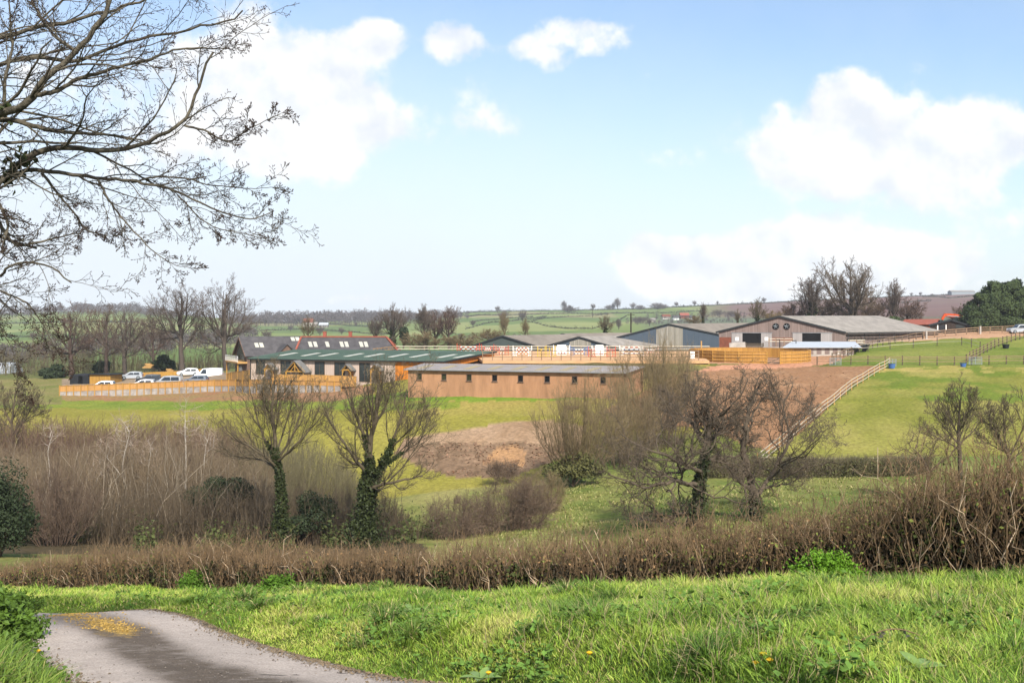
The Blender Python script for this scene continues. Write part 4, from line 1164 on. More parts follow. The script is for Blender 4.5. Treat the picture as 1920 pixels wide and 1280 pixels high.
# ------------------------------------------------------------------ fences, jumps, vehicles, small things
def post_rail(name, label, cat, pts, spacing, height, rails, post_m, rail_m, pw=.11, rw=.035, rh=.1, group=None, sink=.3, post_name='post', zfun=None, taper=None):
    """pts: list of (px, d); rails: heights above the ground"""
    G = np.array([[(p[0] - CX) / F * p[1], p[1]] for p in pts])
    G = crs(G, 6) if len(G) > 2 else G
    s = np.r_[0, np.cumsum(np.linalg.norm(np.diff(G, axis=0), axis=1))]
    n = max(2, int(round(s[-1] / spacing)) + 1)
    t = np.linspace(0, s[-1], n)
    X = np.interp(t, s, G[:, 0]); Y = np.interp(t, s, G[:, 1])
    Z = ground_z(X, Y) if zfun is None else zfun(X, Y)
    root = thing(name, label, cat, [X[0], Y[0], Z[0]], group)
    r = np.random.default_rng(int(abs(X[0] * 13 + Y[0] * 7)) % 9999)
    for x, y, z in zip(X, Y, Z):
        m = MB(); e = r.normal(0, .012, 2); hh = height * (1 + r.normal(0, .025))
        m.bar([x, y, z - sink], [x + e[0], y + e[1], z + hh], pw, pw * .85); m.build(post_name, post_m, root)
    for h in rails:
        m = MB()
        for i in range(n - 1):
            d = np.array([X[i + 1] - X[i], Y[i + 1] - Y[i]]); nn = np.array([d[1], -d[0]]) / np.linalg.norm(d)
            if nn @ np.array([X[i], Y[i]]) > 0: nn = -nn
            o = nn * (pw * .5 + rw * .5 + .004)
            m.bar([X[i] + o[0], Y[i] + o[1], Z[i] + h + r.normal(0, .012)], [X[i + 1] + o[0], Y[i + 1] + o[1], Z[i + 1] + h + r.normal(0, .012)], rw, rh)
        m.build('rail', rail_m, root)
    return root, (X, Y, Z)

# front fence of the car park: posts, close boards, concrete gravel wall below
def front_fence():
    top = [(112, 723.5, 173), (200, 720.5, 172), (300, 716.5, 170.5), (400, 712.5, 168), (440, 712, 165), (470, 712, 159), (560, 713.5, 153.5), (640, 715, 150.5)]
    bot = [(112, 743.5), (200, 742), (300, 740.5), (400, 737.5), (440, 737), (470, 736), (560, 734.5), (640, 733)]
    xs = np.linspace(112, 640, 41)
    T = np.array([P(x, np.interp(x, [t[0] for t in top], [t[1] for t in top]), np.interp(x, [t[0] for t in top], [t[2] for t in top])) for x in xs])
    B = np.array([P(x, np.interp(x, [t[0] for t in top], [b[1] for b in bot]), np.interp(x, [t[0] for t in top], [t[2] for t in top])) for x in xs])
    root = thing('boarded_fence', 'long new pine fence with posts before the car park, boards above a stained concrete base', 'fence', B[0])
    for t, b in zip(T, B):
        m = MB(); m.bar(b + [0, -.10, -.4], t + [0, -.10, .12], .13); m.build('post', M['pine2'], root)
    w = MB(); bd = MB(); lo = MB()
    for i in range(len(xs) - 1):
        t0, t1, b0, b1 = T[i], T[i + 1], B[i], B[i + 1]
        bh = .92 if xs[i] < 470 else .62
        w.hexa([b0 + [0, 0, -.5], b1 + [0, 0, -.5], b1 + [0, .3, -.5], b0 + [0, .3, -.5], t0 + [0, 0, -bh], t1 + [0, 0, -bh], t1 + [0, .3, -bh], t0 + [0, .3, -bh]])
        bd.hexa([t0 + [0, 0, -bh + .004], t1 + [0, 0, -bh + .004], t1 + [0, .06, -bh + .004], t0 + [0, .06, -bh + .004], t0, t1, t1 + [0, .06, 0], t0 + [0, .06, 0]])
        lo.bar(t0 + [0, -.02, .03], t1 + [0, -.02, .03], .12, .06); lo.bar(t0 + [0, -.02, -bh], t1 + [0, -.02, -bh], .05, .1)
    w.build('base_wall', mat('patched_concrete', A(206, 190, 176), var=.5, scale=.9, rough=.95, detail=9, col2=tuple(A(226, 216, 206))), root)
    bd.build('boards', mat('pine_boards', A(224, 168, 100), var=.2, scale=1.6, stretch=(3, 3, .15)), root); lo.build('capping', M['pine'], root)
front_fence()

def board_fence(label, pts, h, m_, below=1.6):
    """pts: (px, py of the top, d)"""
    T = np.array([P(*p) for p in pts]); root = thing('board_fence', label, 'fence', T[0] - [0, 0, h])
    b = MB(); c = MB()
    for t0, t1 in zip(T[:-1], T[1:]):
        k = np.array([0, .07, 0]); dn = np.array([0, 0, -h])
        b.hexa([t0 + dn, t1 + dn, t1 + dn + k, t0 + dn + k, t0, t1, t1 + k, t0 + k])
        c.bar(t0 + [0, .03, .03], t1 + [0, .03, .03], .1, .05)
    b.build('boards', m_, root); c.build('capping', M['pine'], root)
    n = int(np.linalg.norm(T[-1] - T[0]) / 1.9)
    for k in np.linspace(0.01, .99, n):
        i = min(int(k * (len(T) - 1)), len(T) - 2); f = k * (len(T) - 1) - i; q = T[i] * (1 - f) + T[i + 1] * f
        m = MB(); m.bar(q + [0, -.06, -h - .3], q + [0, -.06, .06], .1); m.build('post', M['pine2'], root)
board_fence('close boarded pine fence along the foot of the stable block porches', [(508, 702, 156.6), (560, 702.5, 155), (610, 703.5, 153.6), (668, 706, 152)], 1.5, mat('pine_boards_b', A(226, 170, 98), var=.26, scale=1.5, stretch=(3, 3, .15)))
board_fence('close boarded pine fence between the white van and the stable block', [(425, 701, 178), (434, 698, 174), (468, 694, 166)], 2.0, M['pine'])
board_fence('low new timber wall behind the parked cars', [(262, 699, 206), (330, 696, 207), (400, 690, 208)], 1.2, M['pine2'])

# riding arena
def arena():
    def za(X, Y): return np.full(np.shape(X), -6.9) + 0.0
    s = MB()
    c = [P(905, 0, 152), P(1330, 0, 152), P(1300, 0, 191), P(880, 0, 191)]
    for p in c: p[2] = -6.82
    quad_slab(s, *c, .4)
    tag(s.build('sand_surface', mat('arena_sand', A(240, 190, 140), var=.12, scale=.8, rough=1), origin=[10, 170, -6.8]), kind='structure')
    zf = lambda X, Y: np.full(np.shape(X), -6.85)
    post_rail('arena_fence', 'brown post and rail fence along the near side of the sand arena', 'fence', [(905, 152.4), (1310, 152.4)], 1.45, 1.55, [.55, 1.0, 1.45], M['rail_wood'], M['rail_wood'], zfun=zf, pw=.12)
    post_rail('arena_fence', 'white topped rail fence along the far side of the sand arena', 'fence', [(742, 190), (1330, 190)], 2.6, 1.05, [.55, 1.0], M['rail_wood'], M['tape'], zfun=zf, rh=.14)
    post_rail('arena_fence', 'short rail fence closing the left end of the sand arena behind the green roof', 'fence', [(700, 176), (742, 190)], 2.4, 1.1, [.55, 1.0], M['rail_wood'], M['pine'], zfun=zf)
arena()

PAINT = {k: mat('paint_' + k, c, var=.06, rough=.5, spec=.35) for k, c in dict(red=A(228, 74, 42), white=np.array([.78, .77, .74]), blue=A(82, 124, 190), yellow=A(240, 200, 40), black=np.array([.02, .02, .022]), orange=A(240, 120, 50), pink=A(236, 196, 180)).items()}
def jump(px0, px1, d, wing, pole_cols, label, panel=None, h=1.7, board=None):
    z = -6.82
    a = np.array([(px0 - CX) / F * d, d, z]); b = np.array([(px1 - CX) / F * d, d, z])
    root = thing('show_jump', label, 'show jump', (a + b) / 2, 'show jumps in the sand arena')
    ww = .55
    for q, s in ((a, 1), (b, -1)):
        m = MB()
        for k in (0, ww): m.bar(q + [s * k, 0, 0], q + [s * k, 0, h if k == (0 if s > 0 else 0) else h * .8], .09)
        for k in (.2, .55, .9, 1.25): m.bar(q + [0, 0, k * h / 1.7], q + [s * ww, 0, k * h / 1.7 * .94], .06)
        m.bar(q + [s * ww / 2, -.35, .04], q + [s * ww / 2, .35, .04], .09)
        m.build('wing', PAINT[wing], root)
    for k, cname in enumerate(pole_cols):
        m = MB(); m.cyl(a + [ww + .02, -.05, .35 + k * .33], b + [-ww - .02, -.05, .35 + k * .33], .055, k=8)
        po = m.build('pole', PAINT[cname], root)
        band = MB(); L = np.linalg.norm(b - a) - 2 * ww - .04
        alt = PAINT['white'] if cname != 'white' else PAINT['red']
        for t in (.2, .5, .8):
            c = a + [ww + .02 + L * t, -.05, .35 + k * .33]; band.cyl(c - [L * .08, 0, 0], c + [L * .08, 0, 0], .058, k=8)
        band.build('bands', alt, po)
    if panel:
        m = MB(); m.box((a + b) / 2 + [0, 0.06, .75 if not board else board / 2], [np.linalg.norm(b - a) - 1.2, .06, 1.1 if not board else board]); m.build('panel', PAINT[panel], root)
jump(857, 899, 184, 'red', ['white', 'red', 'white'], 'red winged jump with white poles just above the green roof')
jump(903, 926, 178, 'red', ['red', 'white', 'red'], 'red winged jump with red poles beside the orange gable corner')
jump(930, 953, 172, 'red', ['red', 'white', 'red', 'white'], 'red and white barred jump right of the orange gable corner')
jump(962, 997, 170, 'white', ['orange', 'white', 'orange', 'white'], 'white winged jump with orange poles')
jump(1008, 1022, 166, 'yellow', ['black', 'yellow', 'white'], 'narrow yellow and black jump with tall wings, left of the pair')
jump(1024, 1041, 165, 'yellow', ['white', 'black', 'yellow'], 'narrow yellow and black jump left of the blank white board', h=1.9)
jump(1038, 1068, 174, 'white', ['white'], 'jump filled by a tall blank white board left of the blue stand', panel='white', board=1.7)
jump(1070, 1102, 171, 'blue', ['blue', 'white', 'blue'], 'blue winged jump between the two white boards')
jump(1103, 1116, 165, 'red', ['red', 'orange', 'red'], 'narrow red jump left of the right hand white board')
jump(1110, 1138, 172, 'white', ['white'], 'jump filled by a tall white board between two red jumps', panel='white', board=1.75)
jump(1138, 1154, 165, 'red', ['orange', 'red', 'red'], 'narrow red jump right of the right hand white board')
jump(1162, 1206, 172, 'white', ['blue', 'white', 'blue', 'white'], 'wide jump with blue and white poles in the right of the arena')
jump(1207, 1234, 168, 'pink', ['pink', 'white', 'pink'], 'pale pink and white jump at the right end of the arena')

# round pen of new boards
def round_pen():
    c = np.array([(1405 - CX) / F * 165, 165.0]); R = 9.5; zb = -7.75; H = 2.15
    root = thing('round_pen', 'round horse pen of golden close boarded panels with an open gateway', 'pen', [c[0], c[1], zb])
    n = 28; gate = min((i for i in range(n) if math.sin(2 * math.pi * (i + .5) / n + .05) < 0), key=lambda i: abs(CX + F * (c[0] + R * math.cos(2 * math.pi * (i + .5) / n + .05)) / (c[1] + R * math.sin(2 * math.pi * (i + .5) / n + .05)) - 1441))
    for i in range(n):
        a0, a1 = 2 * math.pi * i / n + .05, 2 * math.pi * (i + 1) / n + .05
        p = c + R * np.array([math.cos(a0), math.sin(a0)]); q = c + R * np.array([math.cos(a1), math.sin(a1)])
        mx = CX + F * (p[0] + q[0]) / (p[1] + q[1])
        near = (p[1] + q[1]) / 2 < c[1]
        po = MB(); po.bar([p[0], p[1], zb - .3], [p[0], p[1], zb + H + .03], .15); po.build('post', M['pine2'], root)
        out = ((p + q) / 2 - c); out /= np.linalg.norm(out)
        z0 = zb + .12; z1 = zb + H
        v = lambda k, o, z: np.array([k[0] + out[0] * o, k[1] + out[1] * o, z])
        if i == gate:
            g = MB()
            for z in (.3, .6, .9, 1.2): g.bar(v(p, 0, zb + z), v(q, 0, zb + z), .05, .09)
            g.bar(v(p, -.02, zb + .3), v(q, -.02, zb + 1.2), .05, .08)
            g.build('gate', M['post_wood'], root); continue
        m = MB(); m.hexa([v(p, -.03, z0), v(q, -.03, z0), v(q, .02, z0), v(p, .02, z0), v(p, -.03, z1), v(q, -.03, z1), v(q, .02, z1), v(p, .02, z1)])
        po_ = m.build('panel', mat('pen_boards', A(206, 152, 74), var=.38, scale=1.6, stretch=(4, 4, .12)), root)
        r = MB()
        for z in (.1, .62, 1.14, 1.66): r.bar(v(p, .075, z0 + z), v(q, .075, z0 + z), .09, .09)
        r.build('rails', M['pine'], po_)
        r = MB(); r.bar(v(p, 0, z1 + .03), v(q, 0, z1 + .03), .16, .05); r.build('capping', M['pine'], po_)
    s = thing('notice_board', 'white notice board at the left end of the round pen', 'sign', P(1298, 672, 160) - [0, 0, .9])
    m = MB(); m.bar(P(1294.5, 657.5, 160), P(1302.5, 657.8, 160), .06, .01); m.hexa([P(1294, 671.5, 160), P(1302.5, 672, 160), P(1302.5, 672, 160) + [0, .05, 0], P(1294, 671.5, 160) + [0, .05, 0], P(1294, 657.5, 160), P(1302.5, 658, 160), P(1302.5, 658, 160) + [0, .05, 0], P(1294, 657.5, 160) + [0, .05, 0]]); m.build('board', M['white_paint'], s)
    for x in (1295, 1301.5):
        m = MB(); m.bar(P(x, 658, 160) + [0, .1, 0], P(x, 683, 160) + [0, .1, 0], .09); m.build('leg', M['rail_wood'], s)
    s = thing('marker_post', 'thin pale post standing before the right end of the blue barn', 'post', P(1315, 652, 176) - [0, 0, .8])
    m = MB(); m.bar(P(1315, 639, 176), P(1315, 660, 176), .2); m.build('post', M['pine'], s)
round_pen()

# paddock fences on the right
post_rail('paddock_fence', 'long post and rail fence across the top of the right hand slope', 'fence', [(1532, 154), (1680, 151), (1800, 149.5), (1985, 148)], 2.35, 1.35, [.55, .95, 1.22], M['post_wood'], M['rail_wood'], pw=.13, rh=.09)
post_rail('paddock_fence', 'thin wire fence with slim posts across the middle of the upper paddock', 'fence', [(1586, 176), (1690, 180), (1790, 181), (1838, 170)], 4.6, 1.5, [.7, 1.35], M['post_wood'], M['tape'], pw=.12, rw=.03, rh=.05)
post_rail('paddock_fence', 'post and rail fence running up the far right paddock to the track', 'fence', [(1812, 151), (1840, 163), (1880, 178), (1935, 196)], 3.2, 1.5, [.55, .95, 1.35], M['post_wood'], M['rail_wood'], pw=.13)
post_rail('track_fence', 'brown three-rail fence beside the track below the black shed', 'fence', [(1732, 203), (1790, 206), (1837, 208), (1990, 212)], 2.7, 1.35, [.45, .85, 1.28], M['rail_wood'], M['rail_wood'], pw=.15, rh=.14)
post_rail('track_fence', 'weathered fence rising from the white roofed shed to the timber barn', 'fence', [(1560, 158), (1610, 176), (1660, 190), (1730, 202)], 3.0, 1.4, [.8, 1.28], M['post_wood'], M['rail_wood'], pw=.13)
for px, d in ((1737, 201), (1838, 207)):
    g = on_ground(px, d); c = thing('gate_post', 'stout pale gate post at the ' + ('lower' if px < 1800 else 'upper') + ' end of the brown track fence', 'gate post', g)
    m = MB(); m.box(g + [0, 0, .65], [.3, .3, 1.7]); m.box(g + [0, 0, 1.54], [.36, .36, .08]); m.build('post', M['concrete'], c)
post_rail('tape_fence', 'cream three-rail fence running diagonally down the slope beside the bare soil', 'fence', [(1668, 148.5), (1610, 131), (1545, 113), (1470, 97.5), (1420, 90)], 3.6, 1.4, [.45, .88, 1.3], M['pine'], M['tape'], pw=.09, rw=.03, rh=.08)
post_rail('wire_fence', 'thin cream tape fence along the foot of the slope behind the oaks', 'fence', [(1330, 91), (1450, 90), (1600, 89.5), (1720, 89.5)], 5.0, 1.1, [.75, 1.0], M['post_wood'], M['tape'], pw=.07, rw=.02, rh=.03)
def metal_gate(px0, px1, d, label):
    a, b = on_ground(px0, d), on_ground(px1, d); a[2] = b[2] = min(a[2], b[2])
    c = thing('field_gate', label, 'gate', (a + b) / 2); m = MB()
    for z in (.15, .35, .55, .75, .95, 1.15): m.bar(a + [0, 0, z], b + [0, 0, z], .05)
    m.build('bars', M['galv'], c)
    for t in (0, .5, 1):
        q = a * (1 - t) + b * t; m = MB(); m.bar(q + [0, 0, .1], q + [0, 0, 1.2], .06); m.build('upright', M['galv'], c)
metal_gate(1556, 1577, 152.5, 'silver metal field gate near the round pen')
metal_gate(1817, 1841, 149, 'silver metal field gate at the far right of the long paddock fence')
metal_gate(1667, 1680, 148, 'short silver gate at the top of the cream diagonal fence')

def tub(px, d, r, h, m_, label, name, cat, top=None):
    g = on_ground(px, d); c = thing(name, label, cat, g); m = MB()
    m.cyl(g, g + [0, 0, h], r * .82, r, k=16); m.build('body', m_, c)
    m = MB(); m.cyl(g + [0, 0, h], g + [0, 0, h + .05], r * 1.05, r * 1.05, k=16); m.build('rim', m_, c)
    m = MB(); m.cyl(g + [0, 0, h + .051], g + [0, 0, h + .056], r * .9, r * .9, k=16); m.build('inside', M['dark'], c)
tub(1672, 146.5, .48, .62, PAINT['blue'], 'bright blue tub at the top end of the cream diagonal fence', 'water_tub', 'tub')
tub(1806, 147.5, .42, .5, PAINT['blue'], 'blue tub on the grass beside the right hand field gate', 'water_tub', 'tub')
tub(1886, 172, .55, .6, M['trim'], 'black tub lying in the far right paddock', 'water_tub', 'tub')
g = on_ground(1613, 178); c = thing('muck_trailer', 'dark low trailer loaded by the weathered fence right of the white shed', 'trailer', g)
m = MB(); m.prism([g + [-1.5, 0, .5], g + [1.4, 0, .5], g + [1.7, 0, 1.4], g + [-1.7, 0, 1.4]], [0, 1.8, 0]); m.build('body', M['trim'], c)
for s in (-.7, .7):
    m = MB(); m.cyl(g + [s, -.15, .4], g + [s, .05, .4], .4, k=14); m.build('wheel', M['dark'], c)

g = on_ground(1072, 113); c = thing('log', 'short pale sawn log lying on the grass below the sand coloured block', 'log', g)
m = MB(); m.cyl(g + [-.85, 0, .2], g + [.75, .25, .24], .24, .21, k=12); m.build('bark', mat('log_bark', A(128, 104, 78), var=.4, scale=4), c)
m = MB(); m.cyl(g + [.752, .251, .24], g + [.758, .253, .24], .19, .19, k=12); m.build('cut_face', M['pine'], c)

# telegraph poles
def pole(px, py0, py1, d, label, arm=True):
    b = P(px, py1, d); t = P(px, py0, d); c = thing('telegraph_pole', label, 'pole', b); m = MB(); m.cyl(b - [0, 0, 1.5], t, .2, .15, k=8); m.build('pole', M['shed_wood'], c)
    m = MB(); m.bar(t + [-.9, -.2, -.5], t + [.9, -.2, -.5], .12); m.build('crossarm', M['shed_wood'], c)
pole(1183, 586, 634, 246, 'dark telegraph pole rising behind the blue barn roof')
pole(1111, 572, 592, 900, 'small telegraph pole on the far skyline')
h = None

# ---- vehicles
M['rubber'] = mat('tyre_rubber', (.018, .018, .02), rough=.9)
M['car_glass'] = glass('car_glass', (.015, .02, .024), .06)
M['lamp'] = mat('headlamp', (.7, .72, .74), rough=.2, spec=.6)
M['tail'] = mat('tail_lamp', A(150, 20, 16), rough=.3)
def vehicle(px, d, heading, kind, paint, label, group='vehicles parked behind the boarded fence', z=None, light_bar=False):
    g = on_ground(px, d)
    if z is not None: g[2] = z
    spec = {'hatch': (4.2, 1.76, 1.5, [(-2.1, .35), (-2.08, .85), (-1.75, 1.42), (-.2, 1.5), (.35, 1.42), (1.05, .98), (1.95, .78), (2.1, .5), (2.08, .3)], .92),
            'suv': (4.7, 1.9, 1.8, [(-2.35, .4), (-2.32, 1.0), (-2.1, 1.7), (-.4, 1.8), (.45, 1.72), (1.0, 1.12), (2.15, 1.0), (2.35, .7), (2.32, .35)], 1.08),
            'mpv': (4.9, 1.9, 1.9, [(-2.45, .35), (-2.42, 1.0), (-2.3, 1.8), (-.4, 1.9), (.7, 1.82), (1.5, 1.15), (2.3, .95), (2.45, .6), (2.4, .3)], 1.08),
            'van': (5.4, 2.0, 2.3, [(-2.7, .4), (-2.7, 1.2), (-2.62, 2.25), (-.6, 2.3), (1.0, 2.2), (1.75, 1.35), (2.5, 1.1), (2.7, .7), (2.66, .35)], 1.25)}[kind]
    Lc, Wc, Hc, prof, belt = spec
    ca, sa = math.cos(heading), math.sin(heading)
    loc = lambda x, y, zz: g + np.array([x * ca - y * sa, x * sa + y * ca, zz])
    root = thing(('van' if kind in ('van',) else 'parked_car'), label, 'van' if kind == 'van' else 'car', g, group)
    prof = [(-Lc / 2 + .15, .25)] + prof + [(Lc / 2 - .2, .25)]
    m = MB(); n = len(prof)
    yw = lambda zz: Wc / 2 * (1.0 if zz < belt else 1.0 - .20 * (zz - belt) / (Hc - belt)) * (.94 if zz < .4 else 1)
    pts = [loc(x, yw(zz), zz) for x, zz in prof] + [loc(x, -yw(zz), zz) for x, zz in prof]
    fs = [tuple(range(n)), tuple(range(n, 2 * n))[::-1]] + [(i, n + i, n + (i + 1) % n, (i + 1) % n) for i in range(n)]
    # hood sits lower than the belt: split sides at the belt for a clean shoulder
    m.add(pts, fs); m.build('body', paint, root)
    # side glass
    top = [p for p in prof if p[1] > belt + .15]
    xs0, xs1 = min(p[0] for p in top), max(p[0] for p in top)
    cuts = [xs0 + .22, xs0 + .22 + (xs1 - xs0) * .48, xs0 + .30 + (xs1 - xs0) * .48, xs1 + .30] if kind != 'van' else [xs1 - .75, xs1 + .35]
    for s in (1, -1):
        for k in range(0, len(cuts), 2):
            a0, a1 = cuts[k], cuts[k + 1]; zl, zh = belt + .04, Hc - .2
            sh = .45 if a1 > xs1 else .0
            w = MB(); o = .012
            q = [loc(a0, s * (yw(zl) + o), zl), loc(a1 + (.12 if sh else 0), s * (yw(zl) + o), zl), loc(a1 - sh, s * (yw(zh) + o), zh), loc(a0 + .08, s * (yw(zh) + o), zh)]
            w.prism(q, loc(0, -s * .03, 0) - g); w.build('window', M['car_glass'], root)
    # windscreen and rear glass
    fr = [p for p in prof if p[0] > 0]
    i1 = max(range(n), key=lambda i: (prof[i][1] > belt + .3, prof[i][0])); p1 = prof[i1]; p0 = prof[i1 + 1]
    def glassq(pa, pb, nm, t0=.08, t1=.92):
        a = np.array(pa) * (1 - t0) + np.array(pb) * t0; b = np.array(pa) * (1 - t1) + np.array(pb) * t1
        sg = 1 if a[0] + b[0] > 0 else -1
        w = MB(); q = [loc(a[0] + sg * .015, yw(a[1]) * .93, a[1] + .012), loc(a[0] + sg * .015, -yw(a[1]) * .93, a[1] + .012), loc(b[0] + sg * .015, -yw(b[1]) * .93, b[1] + .012), loc(b[0] + sg * .015, yw(b[1]) * .93, b[1] + .012)]
        w.prism(q, loc(-sg * .02, 0, -.01) - g); w.build(nm, M['car_glass'], root)
    glassq(p0, p1, 'windscreen')
    r0, r1 = prof[2], prof[3]
    if kind != 'van': glassq(r0, r1, 'rear_window', .15, .9)
    for x in (-Lc * .31, Lc * .31):
        for s in (1, -1):
            w = MB(); rr = .33 if kind != 'van' else .36
            w.cyl(loc(x, s * (Wc / 2 - .19), rr), loc(x, s * (Wc / 2 + .01), rr), rr, k=18); wo = w.build('wheel', M['rubber'], root)
            h_ = MB(); h_.cyl(loc(x, s * (Wc / 2 + .012), rr), loc(x, s * (Wc / 2 + .02), rr), rr * .62, k=14); h_.build('rim', M['galv'], wo)
    zf = prof[-3][1]
    for s in (1, -1):
        w = MB(); w.box(loc(Lc / 2 - .06, s * Wc * .36, zf + .06), [.14, .36, .16], heading); w.build('headlight', M['lamp'], root)
        w = MB(); w.box(loc(-Lc / 2 + .02, s * Wc * .40, belt - .1), [.1, .22, .26], heading); w.build('tail_light', M['tail'], root)
CP = {k: mat('car_' + k, c, var=.04, rough=.28, spec=.6) for k, c in dict(white=np.array([.72, .73, .74]), silver=A(196, 202, 208), black=np.array([.02, .022, .026]), grey=A(140, 148, 160)).items()}
H = math.pi
vehicle(193, 181, H + .12, 'hatch', CP['white'], 'small white car parked in front of the orange timber shed', z=-13.15)
vehicle(269, 183, H + .10, 'hatch', CP['white'], 'white hatchback parked before the dark estate car', z=-13.0)
vehicle(279, 196, H + .25, 'suv', CP['black'], 'dark off-road car parked behind the white hatchback', z=-13.15)
vehicle(316, 186, H + .06, 'mpv', CP['silver'], 'silver people carrier parked in the middle of the car row', z=-12.95)
vehicle(368, 187, H + .05, 'hatch', CP['grey'], 'grey car parked before the white van', z=-12.5)
vehicle(391, 200, H + .14, 'van', CP['white'], 'tall white panel van parked at the right end of the car row', z=-12.7)
vehicle(352, 204, H + .4, 'hatch', CP['white'], 'white car half hidden behind the grey car and beside the oak trunk')
vehicle(247, 200, H + .2, 'hatch', CP['silver'], 'silver car seen between the timber shed and the dark car')
vehicle(1912, 206, H + .05, 'suv', CP['silver'], 'pale grey off-road car cut by the right picture edge before the conifers', group=None)
# ------------------------------------------------------------------ bare trees
def frames(D):
    ref = np.array([0.37, 0.91, 0.17]); ref /= np.linalg.norm(ref)
    u = np.cross(D, ref[None]); u /= np.linalg.norm(u, axis=1)[:, None] + 1e-9
    v = np.cross(D, u); return u, v

def norm(v): return v / (np.linalg.norm(v, axis=-1, keepdims=True) + 1e-9)

def tube_polys(PTS, RAD, k=3):
    """PTS (M,n,3), RAD (M,n) -> vertices, quads"""
    Mn, n = PTS.shape[:2]
    T = np.gradient(PTS, axis=1); T = norm(T)
    u, v = frames(T.reshape(-1, 3)); u = u.reshape(Mn, n, 3); v = v.reshape(Mn, n, 3)
    a = np.arange(k) * 2 * math.pi / k
    V = PTS[:, :, None] + RAD[:, :, None, None] * (np.cos(a)[None, None, :, None] * u[:, :, None] + np.sin(a)[None, None, :, None] * v[:, :, None])
    b = (np.arange(Mn) * n * k)[:, None, None]; i = (np.arange(n - 1) * k)[None, :, None]; j = np.arange(k)[None, None, :]; j2 = (j + 1) % k
    q = np.stack([b + i + j, b + i + j2, b + i + k + j2, b + i + k + j], -1)
    return V.reshape(-1, 3), q.reshape(-1, 4)

def grow(seeds, parents, attr, step, di, dk, bias, r, iters=160, jit=0.25, maxn=9000):
    pos = np.zeros((maxn, 3)); par = np.full(maxn, -1); n = len(seeds)
    pos[:n] = seeds; par[:n] = parents
    A_ = attr.copy()
    nn = np.zeros(len(A_), int); ndist = np.full(len(A_), 1e9)
    def upd(lo, hi):
        for c in range(lo, hi, 256):
            ch = pos[c:min(c + 256, hi)]
            d = np.linalg.norm(A_[:, None] - ch[None], axis=2); k = d.argmin(1); dm = d[np.arange(len(A_)), k]
            m = dm < ndist; ndist[m] = dm[m]; nn[m] = c + k[m]
    upd(0, n)
    for it in range(iters):
        act = ndist < di
        if not act.any() or n > maxn - 600: break
        src = nn[act]; vec = norm(A_[act] - pos[src])
        us, inv = np.unique(src, return_inverse=True)
        acc = np.zeros((len(us), 3)); np.add.at(acc, inv, vec)
        D = norm(norm(acc) + bias + r.normal(0, jit, (len(us), 3)))
        new = pos[us] + D * step
        # a branch that cannot advance gives up its attractors
        used = np.zeros(len(us), bool)
        for q, s in enumerate(us):
            kids = np.where(par[:n] == s)[0]
            if len(kids) and np.linalg.norm(pos[kids] - new[q], axis=1).min() < step * 0.35: used[q] = True
        if used.any():
            bad = np.isin(nn, us[used]) & act
            keep = ~bad; A_ = A_[keep]; nn = nn[keep]; ndist = ndist[keep]
            us, new = us[~used], new[~used]
            if not len(A_): break
        if not len(us): continue
        k = len(us); pos[n:n + k] = new; par[n:n + k] = us
        upd(n, n + k); n += k
        keep = ndist > dk
        A_ = A_[keep]; nn = nn[keep]; ndist = ndist[keep]
        if not len(A_): break
    return pos[:n], par[:n]

def pipe(pos, par, R, r0):
    n = len(pos); kids = np.bincount(par[par >= 0], minlength=n)
    tips = max(2, (kids == 0).sum())
    e = np.clip(math.log(tips) / math.log(R / r0), 1.6, 3.4)
    w = np.where(kids == 0, r0 ** e, 0.0)
    for i in range(n - 1, -1, -1):
        if par[i] >= 0: w[par[i]] += max(w[i], r0 ** e)
    return np.maximum(w, r0 ** e) ** (1 / e), kids

def graph_tubes(pos, par, rad, sel, k):
    idx = np.where(sel & (par >= 0))[0]
    n = len(pos)
    D = np.zeros((n, 3)); has = par >= 0
    D[has] = norm(pos[has] - pos[par[has]]); roots = np.where(~has)[0]
    for q in roots:
        ch = np.where(par == q)[0]; D[q] = D[ch[0]] if len(ch) else (0, 0, 1)
    main = np.full(n, -1)
    order = np.argsort(rad); main[par[order[has[order]]]] = order[has[order]]      # thickest child wins
    p = par[idx]; is_main = main[p] == idx
    Ds = D.copy(); m = main >= 0; Ds[m] = norm(D[m] + D[main[m]])
    Da = np.where(is_main[:, None], Ds[p], D[idx]); ra = np.where(is_main, rad[p], rad[idx] * 1.05)
    ua, va = frames(Da); ub, vb = frames(Ds[idx])
    a = np.arange(k) * 2 * math.pi / k; ca, sa = np.cos(a)[None, :, None], np.sin(a)[None, :, None]
    VA = pos[p][:, None] + ra[:, None, None] * (ca * ua[:, None] + sa * va[:, None])
    VB = pos[idx][:, None] + rad[idx][:, None, None] * (ca * ub[:, None] + sa * vb[:, None])
    V = np.concatenate([VA, VB], 1).reshape(-1, 3)
    b = (np.arange(len(idx)) * 2 * k)[:, None]; j = np.arange(k)[None]; j2 = (j + 1) % k
    return V, np.stack([b + j, b + j2, b + k + j2, b + k + j], -1).reshape(-1, 4)

